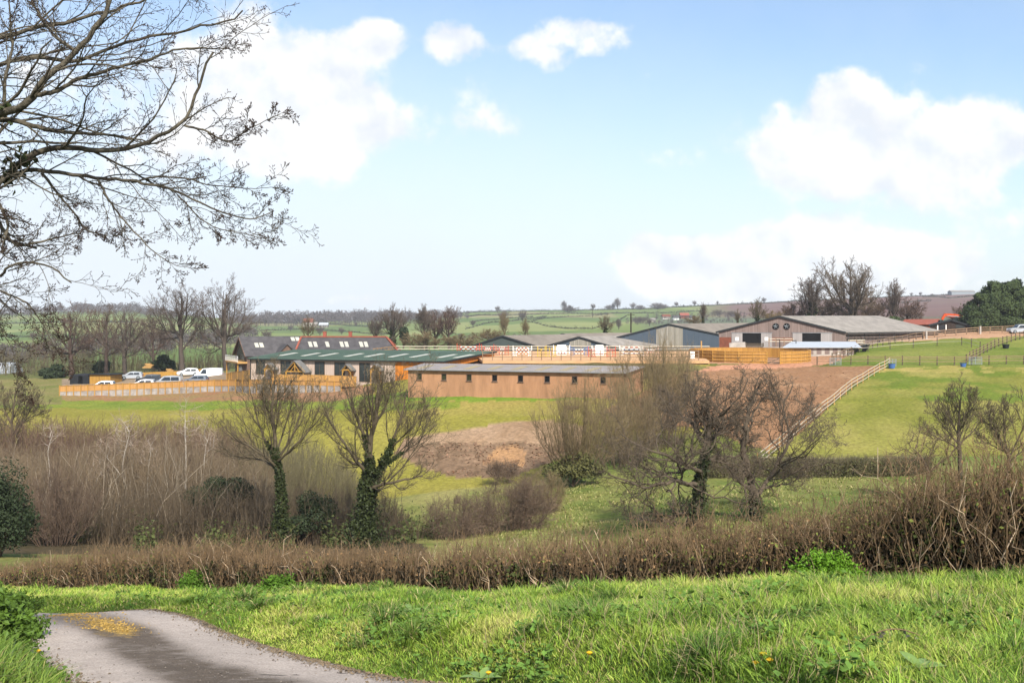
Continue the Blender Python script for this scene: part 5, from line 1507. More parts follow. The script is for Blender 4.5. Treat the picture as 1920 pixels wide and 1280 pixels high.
def twig_sprays(pos, D, L, r0, rnd, nsub=2, up=0.15, spread=0.8, sub_len=.55, npt=4):
    """each start point grows a wavering twig with side twigs"""
    n = len(pos)
    def poly(p, d, l):
        pts = [p]; dd = d.copy()
        for i in range(npt - 1):
            dd = norm(dd + rnd.normal(0, .22, dd.shape) + np.array([0, 0, up * .5]))
            pts.append(pts[-1] + dd * (l / (npt - 1))[:, None])
        return np.stack(pts, 1)
    d0 = norm(D * .55 + rnd.normal(0, spread * .6, D.shape) + np.array([0, 0, up]))
    l0 = L * rnd.uniform(.6, 1.3, n)
    A0 = poly(pos, d0, l0)
    R0 = r0 * np.linspace(1, .45, npt)[None] * np.ones((n, 1))
    out = [(A0, R0)]
    for s in range(nsub):
        i = rnd.integers(1, npt - 1, n) if npt > 2 else np.zeros(n, int)
        st = A0[np.arange(n), i]; dm = norm(A0[np.arange(n), np.minimum(i + 1, npt - 1)] - A0[np.arange(n), i - 1])
        d1 = norm(dm * .7 + rnd.normal(0, .5, dm.shape) + np.array([0, 0, up * .6]))
        out.append((poly(st, d1, l0 * sub_len * rnd.uniform(.6, 1.2, n)), R0 * .7))
    return np.concatenate([o[0] for o in out]), np.concatenate([o[1] for o in out])

def leaf_quads(C, size, rnd, N_=None, asp=1.6):
    """small folded leaf shapes at centres C"""
    n = len(C)
    d = norm(rnd.normal(0, 1, (n, 3)) if N_ is None else N_ + rnd.normal(0, .6, (n, 3)))
    u, v = frames(d)
    a = rnd.uniform(0, 6.28, n)[:, None]
    t = u * np.cos(a) + v * np.sin(a); s = -u * np.sin(a) + v * np.cos(a)
    sz = (size * rnd.uniform(.6, 1.35, n))[:, None]
    V = np.stack([C - t * sz * asp * .5, C + s * sz * .5 + d * sz * .12, C + t * sz * asp * .5, C - s * sz * .5 + d * sz * .12], 1).reshape(-1, 3)
    return V, np.arange(n * 4).reshape(-1, 4)

def join(parts):
    Vs, Qs, b = [], [], 0
    for V, Q in parts:
        Vs.append(V); Qs.append(Q + b); b += len(V)
    return np.concatenate(Vs), np.concatenate(Qs)

def qmesh(name, parts, material, parent=None, origin=None, smooth=True, color=None):
    V, Q = join(parts)
    return mesh_np(name, V, Q.ravel(), np.arange(len(Q)) * 4, material, parent, origin, smooth, color)

def connected(par, ok):
    sel = ok.copy()
    for i in range(len(par)):
        if par[i] >= 0 and not sel[par[i]]: sel[i] = False
    return sel

def crown_mesh(name, br, tw, bm, tm, parent):
    V, Q = join([br, tw]); mi = np.r_[np.zeros(len(br[1]), int), np.ones(len(tw[1]), int)]
    return mesh_np(name, V, Q.ravel(), np.arange(len(Q)) * 4, None, parent, None, True, mats=[bm, tm], midx=mi)

BK = {
 'oak': (mat('oak_bark', A(112, 98, 82, 2.1), var=.42, scale=3.0, stretch=(1, 1, .35), bump=.6, detail=8), mat('oak_twigs', A(140, 122, 102, 1.8), var=.25, scale=.9)),
 'oak_far': (mat('far_oak_bark', A(104, 92, 82, 2.2), var=.3, scale=1.0), mat('far_oak_twigs', A(134, 116, 102, 1.9), var=.2, scale=.4)),
 'ash': (mat('ash_bark', A(108, 96, 76, 2.0), var=.4, scale=3.0, stretch=(1, 1, .35), bump=.5), mat('ash_twigs', A(142, 126, 98, 1.8), var=.25, scale=.9)),
 'hazel': (mat('hazel_bark', A(120, 104, 78), var=.3, scale=2.0), mat('hazel_twigs', A(154, 134, 98, 1.6), var=.25, scale=.7)),
 'russet': (mat('russet_bark', A(104, 86, 76, 2.2), var=.3, scale=2.0), mat('russet_twigs', A(138, 112, 96, 1.9), var=.25, scale=.5)),
 'birch': (mat('pale_bark', A(206, 194, 178), var=.3, scale=2.0), mat('pale_twigs', A(184, 162, 140, 1.5), var=.2, scale=.8)),
 'thorn': (mat('thorn_bark', A(112, 92, 76), var=.3, scale=2.0), mat('thorn_twigs', A(140, 118, 98, 1.9), var=.25, scale=.7)),
}
IVY = mat('ivy_leaves', A(66, 76, 38, 2.1), var=.6, scale=1.6, rough=.6, spec=.2, detail=9)
EVER = mat('evergreen_leaves', A(84, 98, 60), var=.6, scale=.9, rough=.8, spec=.1, detail=9)
EVER_D = mat('dark_evergreen_leaves', A(62, 74, 48), var=.55, scale=1.2, rough=.7, spec=.15, detail=9)

def crown_points(ells, n, r, shell=.35):
    """ells: (centre, radii) in metres"""
    vol = np.array([e[1][0] * e[1][1] * e[1][2] for e in ells]); cnt = np.maximum(20, (n * vol / vol.sum())).astype(int)
    out = []
    for (c, rad), k in zip(ells, cnt):
        d = norm(r.normal(0, 1, (k, 3))); rr = r.uniform(0, 1, k) ** (1 / 3.0)
        rr = np.where(r.uniform(0, 1, k) < shell, r.uniform(.75, 1, k), rr)
        out.append(np.array(c) + d * rr[:, None] * np.array(rad))
    return np.concatenate(out)

def tree_parts(seeds, parents, ells, n_attr, step, R, r0, seed, bias=(0, 0, .12), jit=.25, tw=3, tw_len=.9, tw_r=.010, nsub=2, twig_up=.15, di=7.0, dk=1.7, seed_attr=None, shell=.35, spread=.8):
    r = np.random.default_rng(seed)
    at = crown_points(ells, n_attr, r, shell)
    pos, par = grow(np.array(seeds), np.array(parents), at, step, di * step, dk * step, np.array(bias), r, jit=jit)
    # small kinks give gnarled limbs
    nseed = len(seeds)
    pos[nseed:] += r.normal(0, step * .12, pos[nseed:].shape)
    rad, kids = pipe(pos, par, R, r0)
    has = par >= 0
    D = np.zeros_like(pos); D[has] = norm(pos[has] - pos[par[has]])
    thin = np.where((rad < r0 * 2.6) & has)[0]
    st = np.repeat(thin, tw)
    tp, tr = twig_sprays(pos[st] + r.normal(0, step * .2, (len(st), 3)) * .3, D[st], tw_len, tw_r, r, nsub, twig_up, spread)
    return pos, par, rad, tp, tr, kids

def add_tree(name, label, cat, base, seeds, parents, ells, style, group=None, k_trunk=8, ivy=None, seed=1, taper=None, **kw):
    root = thing(name, label, cat, base, group)
    pos, par, rad, tp, tr, kids = tree_parts(seeds, parents, ells, seed=seed, **kw)
    if taper is not None: rad[:len(taper)] *= taper
    thr = max(kw['r0'] * 2.2, kw['R'] * .10)
    bm, tm = BK[style]
    sel = connected(par, rad >= thr)
    qmesh('trunk', [graph_tubes(pos, par, rad, sel, k_trunk)], bm, root)
    crown_mesh('crown', graph_tubes(pos, par, rad, ~sel, 4), tube_polys(tp, tr, 3), bm, tm, root)
    if ivy:
        r = np.random.default_rng(seed + 50); C = []
        for (zlo, zhi, t0, t1, dens, lim) in ivy:
            m = np.where((pos[:, 2] > zlo) & (pos[:, 2] < zhi) & (np.arange(len(pos)) < lim))[0]
            if len(m):
                q = np.repeat(m, dens); f = np.clip((pos[q, 2] - pos[0, 2]) / (zhi - pos[0, 2]), 0, 1)
                th = (t0 * (1 - f) + t1 * f) * (1 + .5 * np.sin(pos[q, 2] * 5 + pos[q, 0] * 3))
                C.append(pos[q] + norm(r.normal(0, 1, (len(q), 3))) * (rad[q] + np.abs(r.normal(0, 1, len(q))) * th)[:, None] + r.normal(0, kw['step'] * .4, (len(q), 3)))
        C = np.concatenate(C); N_ = None
        qmesh('ivy', [leaf_quads(C, .115, r)], IVY, root, smooth=False)
    return root

def px_tree(name, label, cat, trunks, ells, d, style, step, depth=.85, base_ground=True, group=None, **kw):
    """trunks: polylines of (px, py[, dd]) at distance d; ells: (px, py, rx, ry) in photo pixels"""
    s = d / F; seeds, par, tap = [], [], []
    jr = np.random.default_rng(kw.get('seed', 1) + 900)
    for ti, tr in enumerate(trunks):
        pts = [P(q[0], q[1], d + (q[2] if len(q) > 2 else 0)) for q in tr]
        if base_ground and ti == 0: pts[0][2] = min(pts[0][2], gz(pts[0][0], pts[0][1]) + .05) - .25
        pts = crs(np.array(pts), 6) if len(pts) > 2 else np.array(pts)
        L = np.r_[0, np.cumsum(np.linalg.norm(np.diff(pts, axis=0), axis=1))]
        q = np.arange(0, L[-1], step)
        pl = np.stack([np.interp(q, L, pts[:, i]) for i in range(3)], 1)
        if len(pl) > 3: pl[2:] += np.cumsum(jr.normal(0, step * kw.get('jit', .25) * .35, pl[2:].shape), 0) * .6
        b = len(seeds)
        if b and np.linalg.norm(np.array(seeds) - pl[0], axis=1).min() < 4 * step:
            p0 = int(np.linalg.norm(np.array(seeds) - pl[0], axis=1).argmin())
        else: p0 = -1
        for i, v in enumerate(pl):
            seeds.append(v); par.append(p0 if i == 0 else b + i - 1); tap.append((1 if ti == 0 else .8) - (.5 if ti == 0 else .45) * (i / len(pl)) ** 1.3)
    E = [((P(e[0], e[1], d + (e[4] if len(e) > 4 else 0))), (e[2] * s, e[2] * s * depth, e[3] * s)) for e in ells]
    return add_tree(name, label, cat, seeds[0], seeds, par, E, style, group, step=step, taper=np.array(tap), **kw)

# --- trees with ranked branching: trunk and limbs are drawn, each rank of side branches grows from the one before
def resample(pts, n):
    pts = np.array(pts, float); pts = crs(pts, 8) if len(pts) > 2 else pts
    L_ = np.r_[0, np.cumsum(np.linalg.norm(np.diff(pts, axis=0), axis=1))]
    q = np.linspace(0, L_[-1], n); return np.stack([np.interp(q, L_, pts[:, i]) for i in range(3)], 1)

def ramify(PT, RD, levels, rnd, rmin):
    """PT (M,n,3) parent axes, RD radii; each level (K, length share, angle, wander, lift, radius share, points, first, flat)"""
    out = []
    for (K, lf, ang, jit, lift, rf, n, first, *ext) in levels:
        Mn, m = PT.shape[:2]
        seg = np.linalg.norm(np.diff(PT, axis=1), axis=2).sum(1)
        t = first + (1 - first) * (np.arange(K)[None] + rnd.uniform(0, 1, (Mn, K))) / K
        t = np.minimum(t, .995) * (m - 1); k = np.floor(t).astype(int); f = (t - k)[..., None]; r_ = np.arange(Mn)[:, None]
        a, b = PT[r_, k], PT[r_, np.minimum(k + 1, m - 1)]
        st = (a * (1 - f) + b * f).reshape(-1, 3); T = norm(b - a).reshape(-1, 3)
        pr = (RD[r_, k] * (1 - f[..., 0]) + RD[r_, np.minimum(k + 1, m - 1)] * f[..., 0]).reshape(-1)
        az = (rnd.uniform(0, 6.28, (Mn, 1)) + np.arange(K)[None] * 2.4 + rnd.normal(0, .5, (Mn, K))).reshape(-1)
        u, v = frames(T); an = ang * rnd.uniform(.6, 1.35, len(az))
        d = np.cos(an)[:, None] * T + np.sin(an)[:, None] * (np.cos(az)[:, None] * u + np.sin(az)[:, None] * v)
        l = np.repeat(seg, K) * lf * rnd.uniform(.55, 1.3, len(az)) * (1.15 - .65 * t.reshape(-1) / (m - 1))
        pts = [st]
        for i in range(n - 1):
            d = norm(d + rnd.normal(0, jit, d.shape) + np.array([0, 0, lift]))
            pts.append(pts[-1] + d * (l / (n - 1))[:, None])
        PT = np.stack(pts, 1)
        r0 = np.maximum(np.minimum(pr * rf * rnd.uniform(.7, 1.15, len(pr)), pr * .9), rmin * 1.15)
        RD = np.maximum(r0[:, None] * np.linspace(1, .38, n)[None], rmin * np.linspace(1, .6, n)[None])
        out.append((PT, RD))
    return out

LV = {
 'ash': [(9, .66, .56, .10, .12, .50, 9, .12), (8, .50, .64, .13, .08, .55, 6, .15), (6, .50, .66, .16, .06, .6, 5, .12), (3, .55, .7, .2, .05, .7, 4, .2)],
 'oak': [(13, .62, .85, .32, .07, .55, 11, .10), (9, .48, .9, .34, .04, .56, 8, .14), (6, .48, .9, .34, .04, .62, 5, .12), (3, .5, .8, .3, .05, .7, 4, .2)],
 'far': [(10, .60, .66, .18, .10, .50, 7, .10), (8, .48, .72, .2, .08, .55, 5, .12), (6, .55, .7, .2, .08, .65, 4, .1)],
}
def ram_mesh(root, axes, radii, levels, rnd, rmin, bm, tm, k=10, split=1, parent_is=True):
    """axes: list of point arrays, first is the trunk"""
    parts = []
    for i, (a, r) in enumerate(zip(axes, radii)):
        parts.append(tube_polys(a[None], r[None], k if i == 0 else max(6, k - 2)))
    tr = qmesh('trunk', parts, bm, root)
    n = max(len(a) for a in axes)
    src = axes[1:] + [axes[0][len(axes[0]) // 2:]]; srr = radii[1:] + [radii[0][len(radii[0]) // 2:]]
    PT = np.stack([resample(a, 14) for a in src]); RD = np.stack([np.interp(np.linspace(0, 1, 14), np.linspace(0, 1, len(r)), r) for r in srr])
    lv = ramify(PT, RD, levels, rnd, rmin)
    br = join([tube_polys(p, q, 5 if i == 0 else 4) for i, (p, q) in enumerate(lv[:-split])]); tw = join([tube_polys(p, q, 3) for p, q in lv[-split:]])
    cr = crown_mesh('crown', br, tw, bm, tm, root)
    return tr, cr, lv

def ram_axes(trunks, d, R, wob, rnd, ground=True):
    axes, radii = [], []
    for i, tr in enumerate(trunks):
        p = np.array([P(q[0], q[1], d + (q[2] if len(q) > 2 else 0)) for q in tr])
        if i == 0:
            if ground: p[0][2] = min(p[0][2], gz(p[0][0], p[0][1]) + .05) - .25
            a = resample(p, 26)
        else:
            all_ = np.concatenate(axes); rr_ = np.concatenate(radii); j = np.linalg.norm((all_ - p[0]) * [1, .3, 1], axis=1).argmin()
            sh = all_[j] - p[0]; p = p + sh * np.linspace(1, .3, len(p))[:, None]
            a = resample(p, 16)
        L_ = np.linalg.norm(np.diff(a, axis=0), axis=1).sum()
        w = np.cumsum(rnd.normal(0, wob * L_ / len(a), a.shape), 0); w -= np.linspace(0, 1, len(a))[:, None] * w[-1]
        a[1:] += w[1:]
        r0 = R if i == 0 else min(rr_[j] * .56, R * .46)
        radii.append(r0 * (np.linspace(1, .22, len(a)) ** (.9 if i else 1.0)) * (1 + (.35 * np.exp(-np.arange(len(a)) / 1.5) if i == 0 else 0)))
        axes.append(a)
    return axes, radii

def ram_tree(name, label, cat, trunks, d, style, R, seed, lv='ash', wob=.10, rmin=.008, ivy=None, group=None, ground=True, k=10, split=1):
    rnd = np.random.default_rng(seed)
    axes, radii = ram_axes(trunks, d, R, wob, rnd, ground)
    root = thing(name, label, cat, axes[0][0], group)
    bm, tm = BK[style]
    ram_mesh(root, axes, radii, LV[lv] if isinstance(lv, str) else lv, rnd, rmin, bm, tm, k, split)
    if ivy:
        C = []
        for (i, t0, t1, th0, th1, cnt) in ivy:
            t = rnd.uniform(t0, t1, cnt) * (len(axes[i]) - 1); kk = np.floor(t).astype(int); kk = np.minimum(kk, len(axes[i]) - 2); f = (t - kk)[:, None]
            p = axes[i][kk] * (1 - f) + axes[i][kk + 1] * f; q = (t / (len(axes[i]) - 1) - t0) / (t1 - t0)
            th = (th0 + (th1 - th0) * q) * (1 + .55 * np.sin(p[:, 2] * 3.1 + i) * np.sin(p[:, 2] * 7.3))
            C.append(p + norm(rnd.normal(0, 1, (cnt, 3)) * [1, 1, .5]) * (np.interp(t, np.arange(len(axes[i])), radii[i]) + np.abs(rnd.normal(0, 1, cnt)) * th)[:, None])
        qmesh('ivy', [leaf_quads(np.concatenate(C), .12, rnd)], IVY, root, smooth=False)
    return root

# --- mid-ground trees, each grown for itself
ram_tree('ivy_tree', 'tall bare tree with slim ivy-clad trunk in the scrub, left of the pair', 'tree',
         [[(527, 1012), (522, 930), (517, 870), (513, 820), (512, 770), (514, 715)], [(517, 868), (492, 815), (478, 770), (468, 728)], [(518, 872), (545, 825), (562, 780, 1), (572, 745, 1)], [(515, 845), (502, 790, -1), (494, 735, -1)], [(514, 830), (530, 780, 1), (540, 728, 1)], [(519, 886), (478, 852, -1), (444, 828, -1), (420, 802, -1)], [(517, 866), (558, 832, -1), (588, 800, -1), (606, 772, -1)], [(518, 880), (490, 862, 2), (455, 856, 2), (425, 850, 2)], [(514, 820), (505, 770, 1.5), (500, 722, 1.5)]],
         64, 'ash', .25, 3, 'ash', .10, .0072, [(0, 0, .60, .20, .04, 4200), (0, 0, .22, .5, .12, 1600), (1, 0, .3, .06, .03, 240)])
ram_tree('ivy_tree', 'broad bare tree with thick ivy over its leaning stems, right of the pair', 'tree',
         [[(684, 1022), (688, 930), (696, 860), (704, 800), (708, 755), (712, 712)], [(690, 965), (712, 890), (738, 835), (754, 785), (764, 728)], [(698, 855), (682, 805), (664, 765), (650, 728)], [(712, 892), (752, 856), (785, 832, 1), (815, 800, 1)], [(704, 805), (724, 770), (738, 718)], [(694, 885), (656, 845, -1), (628, 805, -1), (612, 770, -1)], [(735, 842), (775, 800, -1), (800, 760, -1)], [(692, 915), (742, 905, -1), (795, 892, -1)], [(700, 835), (690, 780, 1), (686, 722, 1)], [(738, 835), (748, 780, 1.5), (750, 730, 1.5)], [(696, 868), (668, 872, 1), (638, 850, 1)]],
         62, 'ash', .31, 8, 'ash', .10, .0072, [(0, 0, .55, .36, .05, 6000), (1, 0, .6, .22, .05, 3200), (0, 0, .2, 1.0, .3, 2400), (3, 0, .4, .1, .04, 500), (2, 0, .3, .1, .04, 300)])
ram_tree('oak_tree', 'wide spreading gnarled oak with ivied trunk in the lower meadow, left of the two', 'tree',
         [[(1304, 992), (1310, 940), (1320, 870), (1326, 810), (1322, 765), (1330, 730)], [(1310, 965), (1272, 962, 1), (1225, 975, 2), (1180, 968, 2)], [(1317, 880), (1270, 862, -2), (1222, 838, -3), (1165, 812, -3)], [(1323, 835), (1292, 792, 2), (1268, 765, 3), (1250, 735, 3)], [(1326, 812), (1362, 775, -1), (1392, 742, -2), (1402, 712, -2)],
          [(1314, 915), (1255, 908, -3), (1200, 912, -4), (1140, 890, -4)], [(1322, 860), (1362, 852, 3), (1400, 838, 4)], [(1325, 805), (1300, 760, -2), (1290, 715, -2)], [(1320, 870), (1260, 888, 3), (1190, 870, 3.5)], [(1324, 830), (1350, 790, 2.5), (1362, 735, 2.5)]],
         62, 'oak', .36, 12, 'oak', .20, .0078, [(0, 0, .62, .14, .06, 2600)])
ram_tree('oak_tree', 'twin stemmed gnarled oak in the lower meadow, right of the two', 'tree',
         [[(1412, 992), (1420, 935), (1404, 865), (1402, 810), (1412, 765), (1418, 728)], [(1418, 945), (1455, 872, 1), (1478, 805, 1.5), (1472, 755, 2), (1486, 722, 2)], [(1446, 895), (1490, 862, -2), (1530, 828, -3), (1556, 800, -3)], [(1404, 862), (1384, 812, 2), (1382, 770, 2)], [(1470, 830), (1500, 790, 2), (1525, 760, 2)], [(1416, 930), (1380, 900, -2), (1352, 870, -2)], [(1430, 925), (1475, 912, 2), (1515, 890, 2)], [(1475, 800), (1452, 760, 0), (1448, 722, 0)]],
         65, 'oak', .32, 23, 'oak', .20, .0078, [(0, 0, .26, .2, .08, 1300)])
ram_tree('bare_tree', 'fine branched bare tree with rounded crown on the right hand slope', 'tree',
         [[(1806, 900), (1803, 860), (1800, 820), (1800, 785), (1802, 745)], [(1802, 838), (1772, 802), (1750, 772)], [(1801, 835), (1834, 800), (1854, 770)], [(1800, 815), (1782, 775, 1), (1776, 745, 1)], [(1800, 810), (1822, 775, -1), (1830, 745, -1)], [(1802, 845), (1768, 826, -1), (1740, 812, -1)]],
         70, 'ash', .22, 31, 'ash', .10, .009)
ram_tree('bare_tree', 'leaning pale bare tree cut by the right picture edge', 'tree',
         [[(1884, 915), (1888, 872), (1876, 838), (1862, 810), (1846, 790)], [(1887, 865), (1905, 820), (1928, 775), (1940, 740)], [(1886, 860), (1880, 815), (1886, 775)], [(1888, 868), (1920, 845), (1950, 825)], [(1880, 850), (1850, 836), (1830, 820)]],
         58, 'ash', .20, 37, 'ash', .14, .0085)
px_tree('thorn_tree', 'low russet thorn tree left of the rounded bare tree on the slope', 'tree',
        [[(1742, 900), (1742, 870), (1748, 840)], [(1742, 885), (1720, 850), (1700, 835)], [(1743, 885), (1770, 860), (1785, 850)]],
        [(1745, 835, 60, 40), (1710, 855, 45, 32), (1775, 860, 40, 30)], 66, 'thorn', .30, seed=39, R=.13, r0=.010, n_attr=1300, dk=1.25, tw=1, tw_len=.7, tw_r=.009, bias=(0, 0, .1), jit=.3)
ram_tree('bare_tree', 'small bare tree with rounded crown at the left edge of the lower field', 'tree',
         [[(26, 850), (24, 810), (26, 775), (30, 730)], [(26, 835), (48, 790), (66, 755)], [(25, 832), (4, 800), (-12, 765)], [(25, 815), (52, 785, 1), (84, 775, 1)], [(25, 800), (12, 765, 1), (8, 735, 1)]],
         96, 'ash', .24, 41, 'ash', .10, .012)

def shrub(name, label, cat, px, py, w, h, d, style, nst=26, seed=1, tw=9, lean=0.35, group=None, r=.022, tl=1.0, fan=.9):
    """multi-stemmed bush: stems fan from the base and carry upright twigs"""
    rr = np.random.default_rng(seed); s = d / F
    c = on_ground(px, d) if py is None else P(px, py, d)
    root = thing(name, label, cat, c, group); Hh, Wd = h * s, w * s
    a = rr.uniform(0, 6.28, nst); q = np.sqrt(rr.uniform(0, 1, nst))
    b0 = c + np.stack([np.cos(a) * q * Wd * .22, np.sin(a) * q * Wd * .2, np.zeros(nst) - .2], 1)
    hh = Hh * (1 - .45 * q ** 2) * rr.uniform(.75, 1.08, nst)
    e = c + np.stack([np.cos(a) * q * Wd * .5, np.sin(a) * q * Wd * .42, hh], 1)
    n = 7; t = np.linspace(0, 1, n)[None, :, None]
    mid = (b0 + e) / 2 + np.stack([np.cos(a) * q * Wd * .08 * fan, np.sin(a) * q * Wd * .06, hh * .06], 1)
    pts = (1 - t) ** 2 * b0[:, None] + 2 * t * (1 - t) * mid[:, None] + t ** 2 * e[:, None]
    pts = pts + rr.normal(0, Hh * .012, pts.shape) * (t > 0)
    rad = r * np.linspace(1.5, .45, n)[None] * rr.uniform(.7, 1.4, (nst, 1)) * (Hh / 5) ** .5
    qmesh('stems', [tube_polys(pts, rad, 5)], BK[style][0], root)
    k = rr.integers(1, n, (nst, tw)); i = np.arange(nst)[:, None]
    st = pts[i, k].reshape(-1, 3); D = norm(np.gradient(pts, axis=1))[i, k].reshape(-1, 3)
    tp, tr = twig_sprays(st, D, tl * Hh / 4.2, .010 * (d / 80) ** .5, rr, 3, lean, .75)
    qmesh('twigs', [tube_polys(tp, tr, 3)], BK[style][1], root)
    return root

def leafy(name, label, cat, c, radii, n, size, m, seed=1, stem=True, group=None, lumps=9, base=0.15):
    """evergreen bush: leaves massed in lumps about a few limbs"""
    rr = np.random.default_rng(seed); root = thing(name, label, cat, c, group); radii = np.array(radii)
    lc = norm(rr.normal(0, 1, (lumps, 3))) * rr.uniform(.25, .8, (lumps, 1)); lc[:, 2] = np.abs(lc[:, 2]) * 1.3 - .15
    which = rr.integers(0, lumps, n); d = norm(rr.normal(0, 1, (n, 3))); q = rr.uniform(.55, 1.0, n)[:, None] * rr.uniform(.35, .6, lumps)[which][:, None]
    C = lc[which] + d * q
    C = C * radii + np.array([0, 0, radii[2] * .75]) + np.array(c)
    C = C[C[:, 2] > c[2] - .2]
    qmesh('foliage', [leaf_quads(C, size, rr, d[:len(C)])], m, root, smooth=False)
    if stem:
        pts = np.stack([np.stack([np.array(c) + [0, 0, -.3], np.array(c) + (lc[i] * radii + [0, 0, radii[2] * .75]) * .5 + [0, 0, .1], np.array(c) + lc[i] * radii + [0, 0, radii[2] * .75]]) for i in range(lumps)])
        qmesh('stems', [tube_polys(pts, np.ones((lumps, 1)) * np.array([[.12, .07, .03]]) * radii[2] / 2.5, 5)], BK['thorn'][0], root)
    return root

# hazel and willow thicket between the low block and the soil slope: counted bushes
shrub('hazel_bush', 'large olive hazel bush at the right end of the sand coloured block', 'bush', 1225, 800, 175, 150, 103, 'hazel', 60, 51, 24)
shrub('hazel_bush', 'tall hazel with upright wands rising before the arena fence', 'bush', 1262, 770, 100, 118, 112, 'hazel', 40, 52, 22)
shrub('hazel_bush', 'broad yellowish hazel bush above the spoil bank, left of the thicket', 'bush', 1085, 880, 175, 155, 88, 'hazel', 60, 53, 24)
shrub('hazel_bush', 'brown hazel bush in the middle of the thicket beside the left oak', 'bush', 1165, 870, 150, 150, 93, 'hazel', 50, 54, 22)
shrub('thorn_bush', 'grey thorn bush between the hazel thicket and the left oak crown', 'bush', 1245, 850, 110, 105, 98, 'thorn', 34, 55, 20)
leafy('ivy_mound', 'dark ivy mound under the left hazel bush', 'bush', P(1075, 905, 86), (2.6, 2.2, 1.3), 3600, .16, mat('olive_leaf', A(104, 102, 58), var=.45, scale=1.4), 57)
shrub('bramble_mound', 'brown bramble mound at the foot of the spoil bank', 'bush', 965, 1000, 150, 95, 70, 'thorn', 60, 58, 26, lean=.05, tl=1.4)
shrub('bramble_mound', 'low brown bramble mound right of the ivied pair', 'bush', 865, 1012, 150, 70, 68, 'thorn', 56, 59, 26, lean=.05, tl=1.6)
shrub('bramble_mound', 'olive rough mound between the brown bramble and the hazel bush', 'bush', 1010, 965, 100, 72, 76, 'hazel', 44, 60, 24, lean=.1, tl=1.3)
shrub('bramble_mound', 'small dark bramble clump against the bare spoil bank', 'bush', 940, 893, 62, 26, 90, 'thorn', 34, 61, 22, lean=.0, tl=2.2)
shrub('reed_tuft', 'small round reed tuft on the rough grass below the spoil bank', 'plant', 857, None, 14, 14, 84, 'thorn', 26, 62, 8)
leafy('holly_bush', 'dark holly bush between the two ivied trees', 'bush', P(578, 1012, 66), (1.9, 1.6, 1.7), 9000, .09, EVER_D, 63)
leafy('holly_bush', 'dark evergreen bush in shadowed scrub left of the slim ivied tree', 'bush', P(425, 965, 72), (2.6, 2, 1.5), 8000, .10, EVER_D, 64)
leafy('holly_bush', 'large dark evergreen bush at the left picture edge', 'bush', P(-10, 1050, 50), (2.3, 2.0, 2.5), 18000, .085, EVER_D, 65, lumps=22)
shrub('willow_bush', 'grey-brown willow bush with fine upright stems right of the left edge evergreen', 'bush', 105, 1015, 150, 125, 64, 'thorn', 60, 67, 24)
# pale stemmed birches standing in the scrub
for i, (tr, el, lab) in enumerate([
    ([[(347, 1005), (346, 930), (347, 870), (345, 810), (347, 760)]], [(347, 770, 20, 60), (352, 800, 30, 40)], 'straight pale birch standing upright in the middle of the scrub'),
    ([[(250, 990), (242, 930), (228, 890), (232, 850), (240, 815)], [(230, 895), (210, 870), (190, 850)]], [(238, 810, 35, 35), (205, 840, 30, 25)], 'forked pale birch with crooked stem left of the straight birch'),
    ([[(140, 1020), (152, 970), (168, 930), (185, 900)]], [(190, 880, 25, 30)], 'leaning pale birch low in the left scrub'),
    ([[(280, 1005), (279, 950), (277, 900), (280, 860)]], [(280, 850, 24, 34)], 'thin pale birch between the forked and the straight birch'),
    ([[(370, 985), (380, 920), (384, 870), (388, 830)]], [(388, 820, 26, 36)], 'slim pale birch just right of the straight birch'),
    ([[(95, 930), (92, 880), (90, 850), (95, 825)]], [(95, 815, 22, 30)], 'short pale birch with curved stem in the far left scrub')]):
    px_tree('birch_tree', lab, 'tree', tr, el, 78, 'birch', .38, seed=70 + i, R=.13, r0=.014, n_attr=260, tw=3, tw_len=.8, tw_r=.011, bias=(0, 0, .25), jit=.2, base_ground=False, k_trunk=6, group='pale birches in the scrub')

for i, (x, yb, d, tips, sty, R, lab) in enumerate([
    (133, 706, 214, [(60, 655), (72, 625), (95, 600), (120, 590), (142, 588), (165, 610), (172, 640)], 'russet', .5, 'russet twigged oak behind the black container, leftmost of the car park oaks'),
    (200, 704, 216, [(148, 640), (160, 610), (178, 592), (200, 588), (222, 606), (230, 640)], 'russet', .45, 'dense brown oak behind the orange timber shed'),
    (237, 704, 213, [(195, 640), (205, 612), (226, 592), (250, 592), (268, 612), (278, 640)], 'oak_far', .45, 'spreading oak rising just right of the orange timber shed'),
    (341, 706, 214, [(272, 608), (286, 580), (305, 566), (330, 552), (352, 549), (374, 562), (380, 600), (296, 635)], 'oak_far', .62, 'tall oak with dark forked trunk behind the silver people carrier'),
    (424, 706, 212, [(368, 610), (376, 578), (398, 556), (420, 546), (444, 552), (462, 578), (470, 615), (366, 640)], 'oak_far', .62, 'tall round crowned oak beside the white van'),
    (290, 702, 232, [(255, 635), (262, 612), (282, 602), (306, 606), (318, 632)], 'russet', .4, 'smaller brown oak seen between the tall forked oak and the timber shed')]):
    rq = np.random.default_rng(90 + i); top = min(q[1] for q in tips); hh = yb - top
    tr = [[(x, yb), (x - 1, yb - hh * .2), (x - 2, yb - hh * .42), (x - 1, yb - hh * .7), (x, top + 6)]]
    for j, (tx, ty) in enumerate(tips):
        f = rq.uniform(.26, .5); z0 = yb - hh * f; dd = rq.uniform(-3, 3)
        tr.append([(x - 1, z0), (x + (tx - x) * .5, z0 + (ty - z0) * .36, dd * .6), (x + (tx - x) * .85, z0 + (ty - z0) * .75, dd), (tx, ty, dd)])
    ram_tree('oak_tree', lab, 'tree', tr, d, sty, R, 90 + i, 'far', .12, .024, None, 'oaks behind the car park', False, 8)

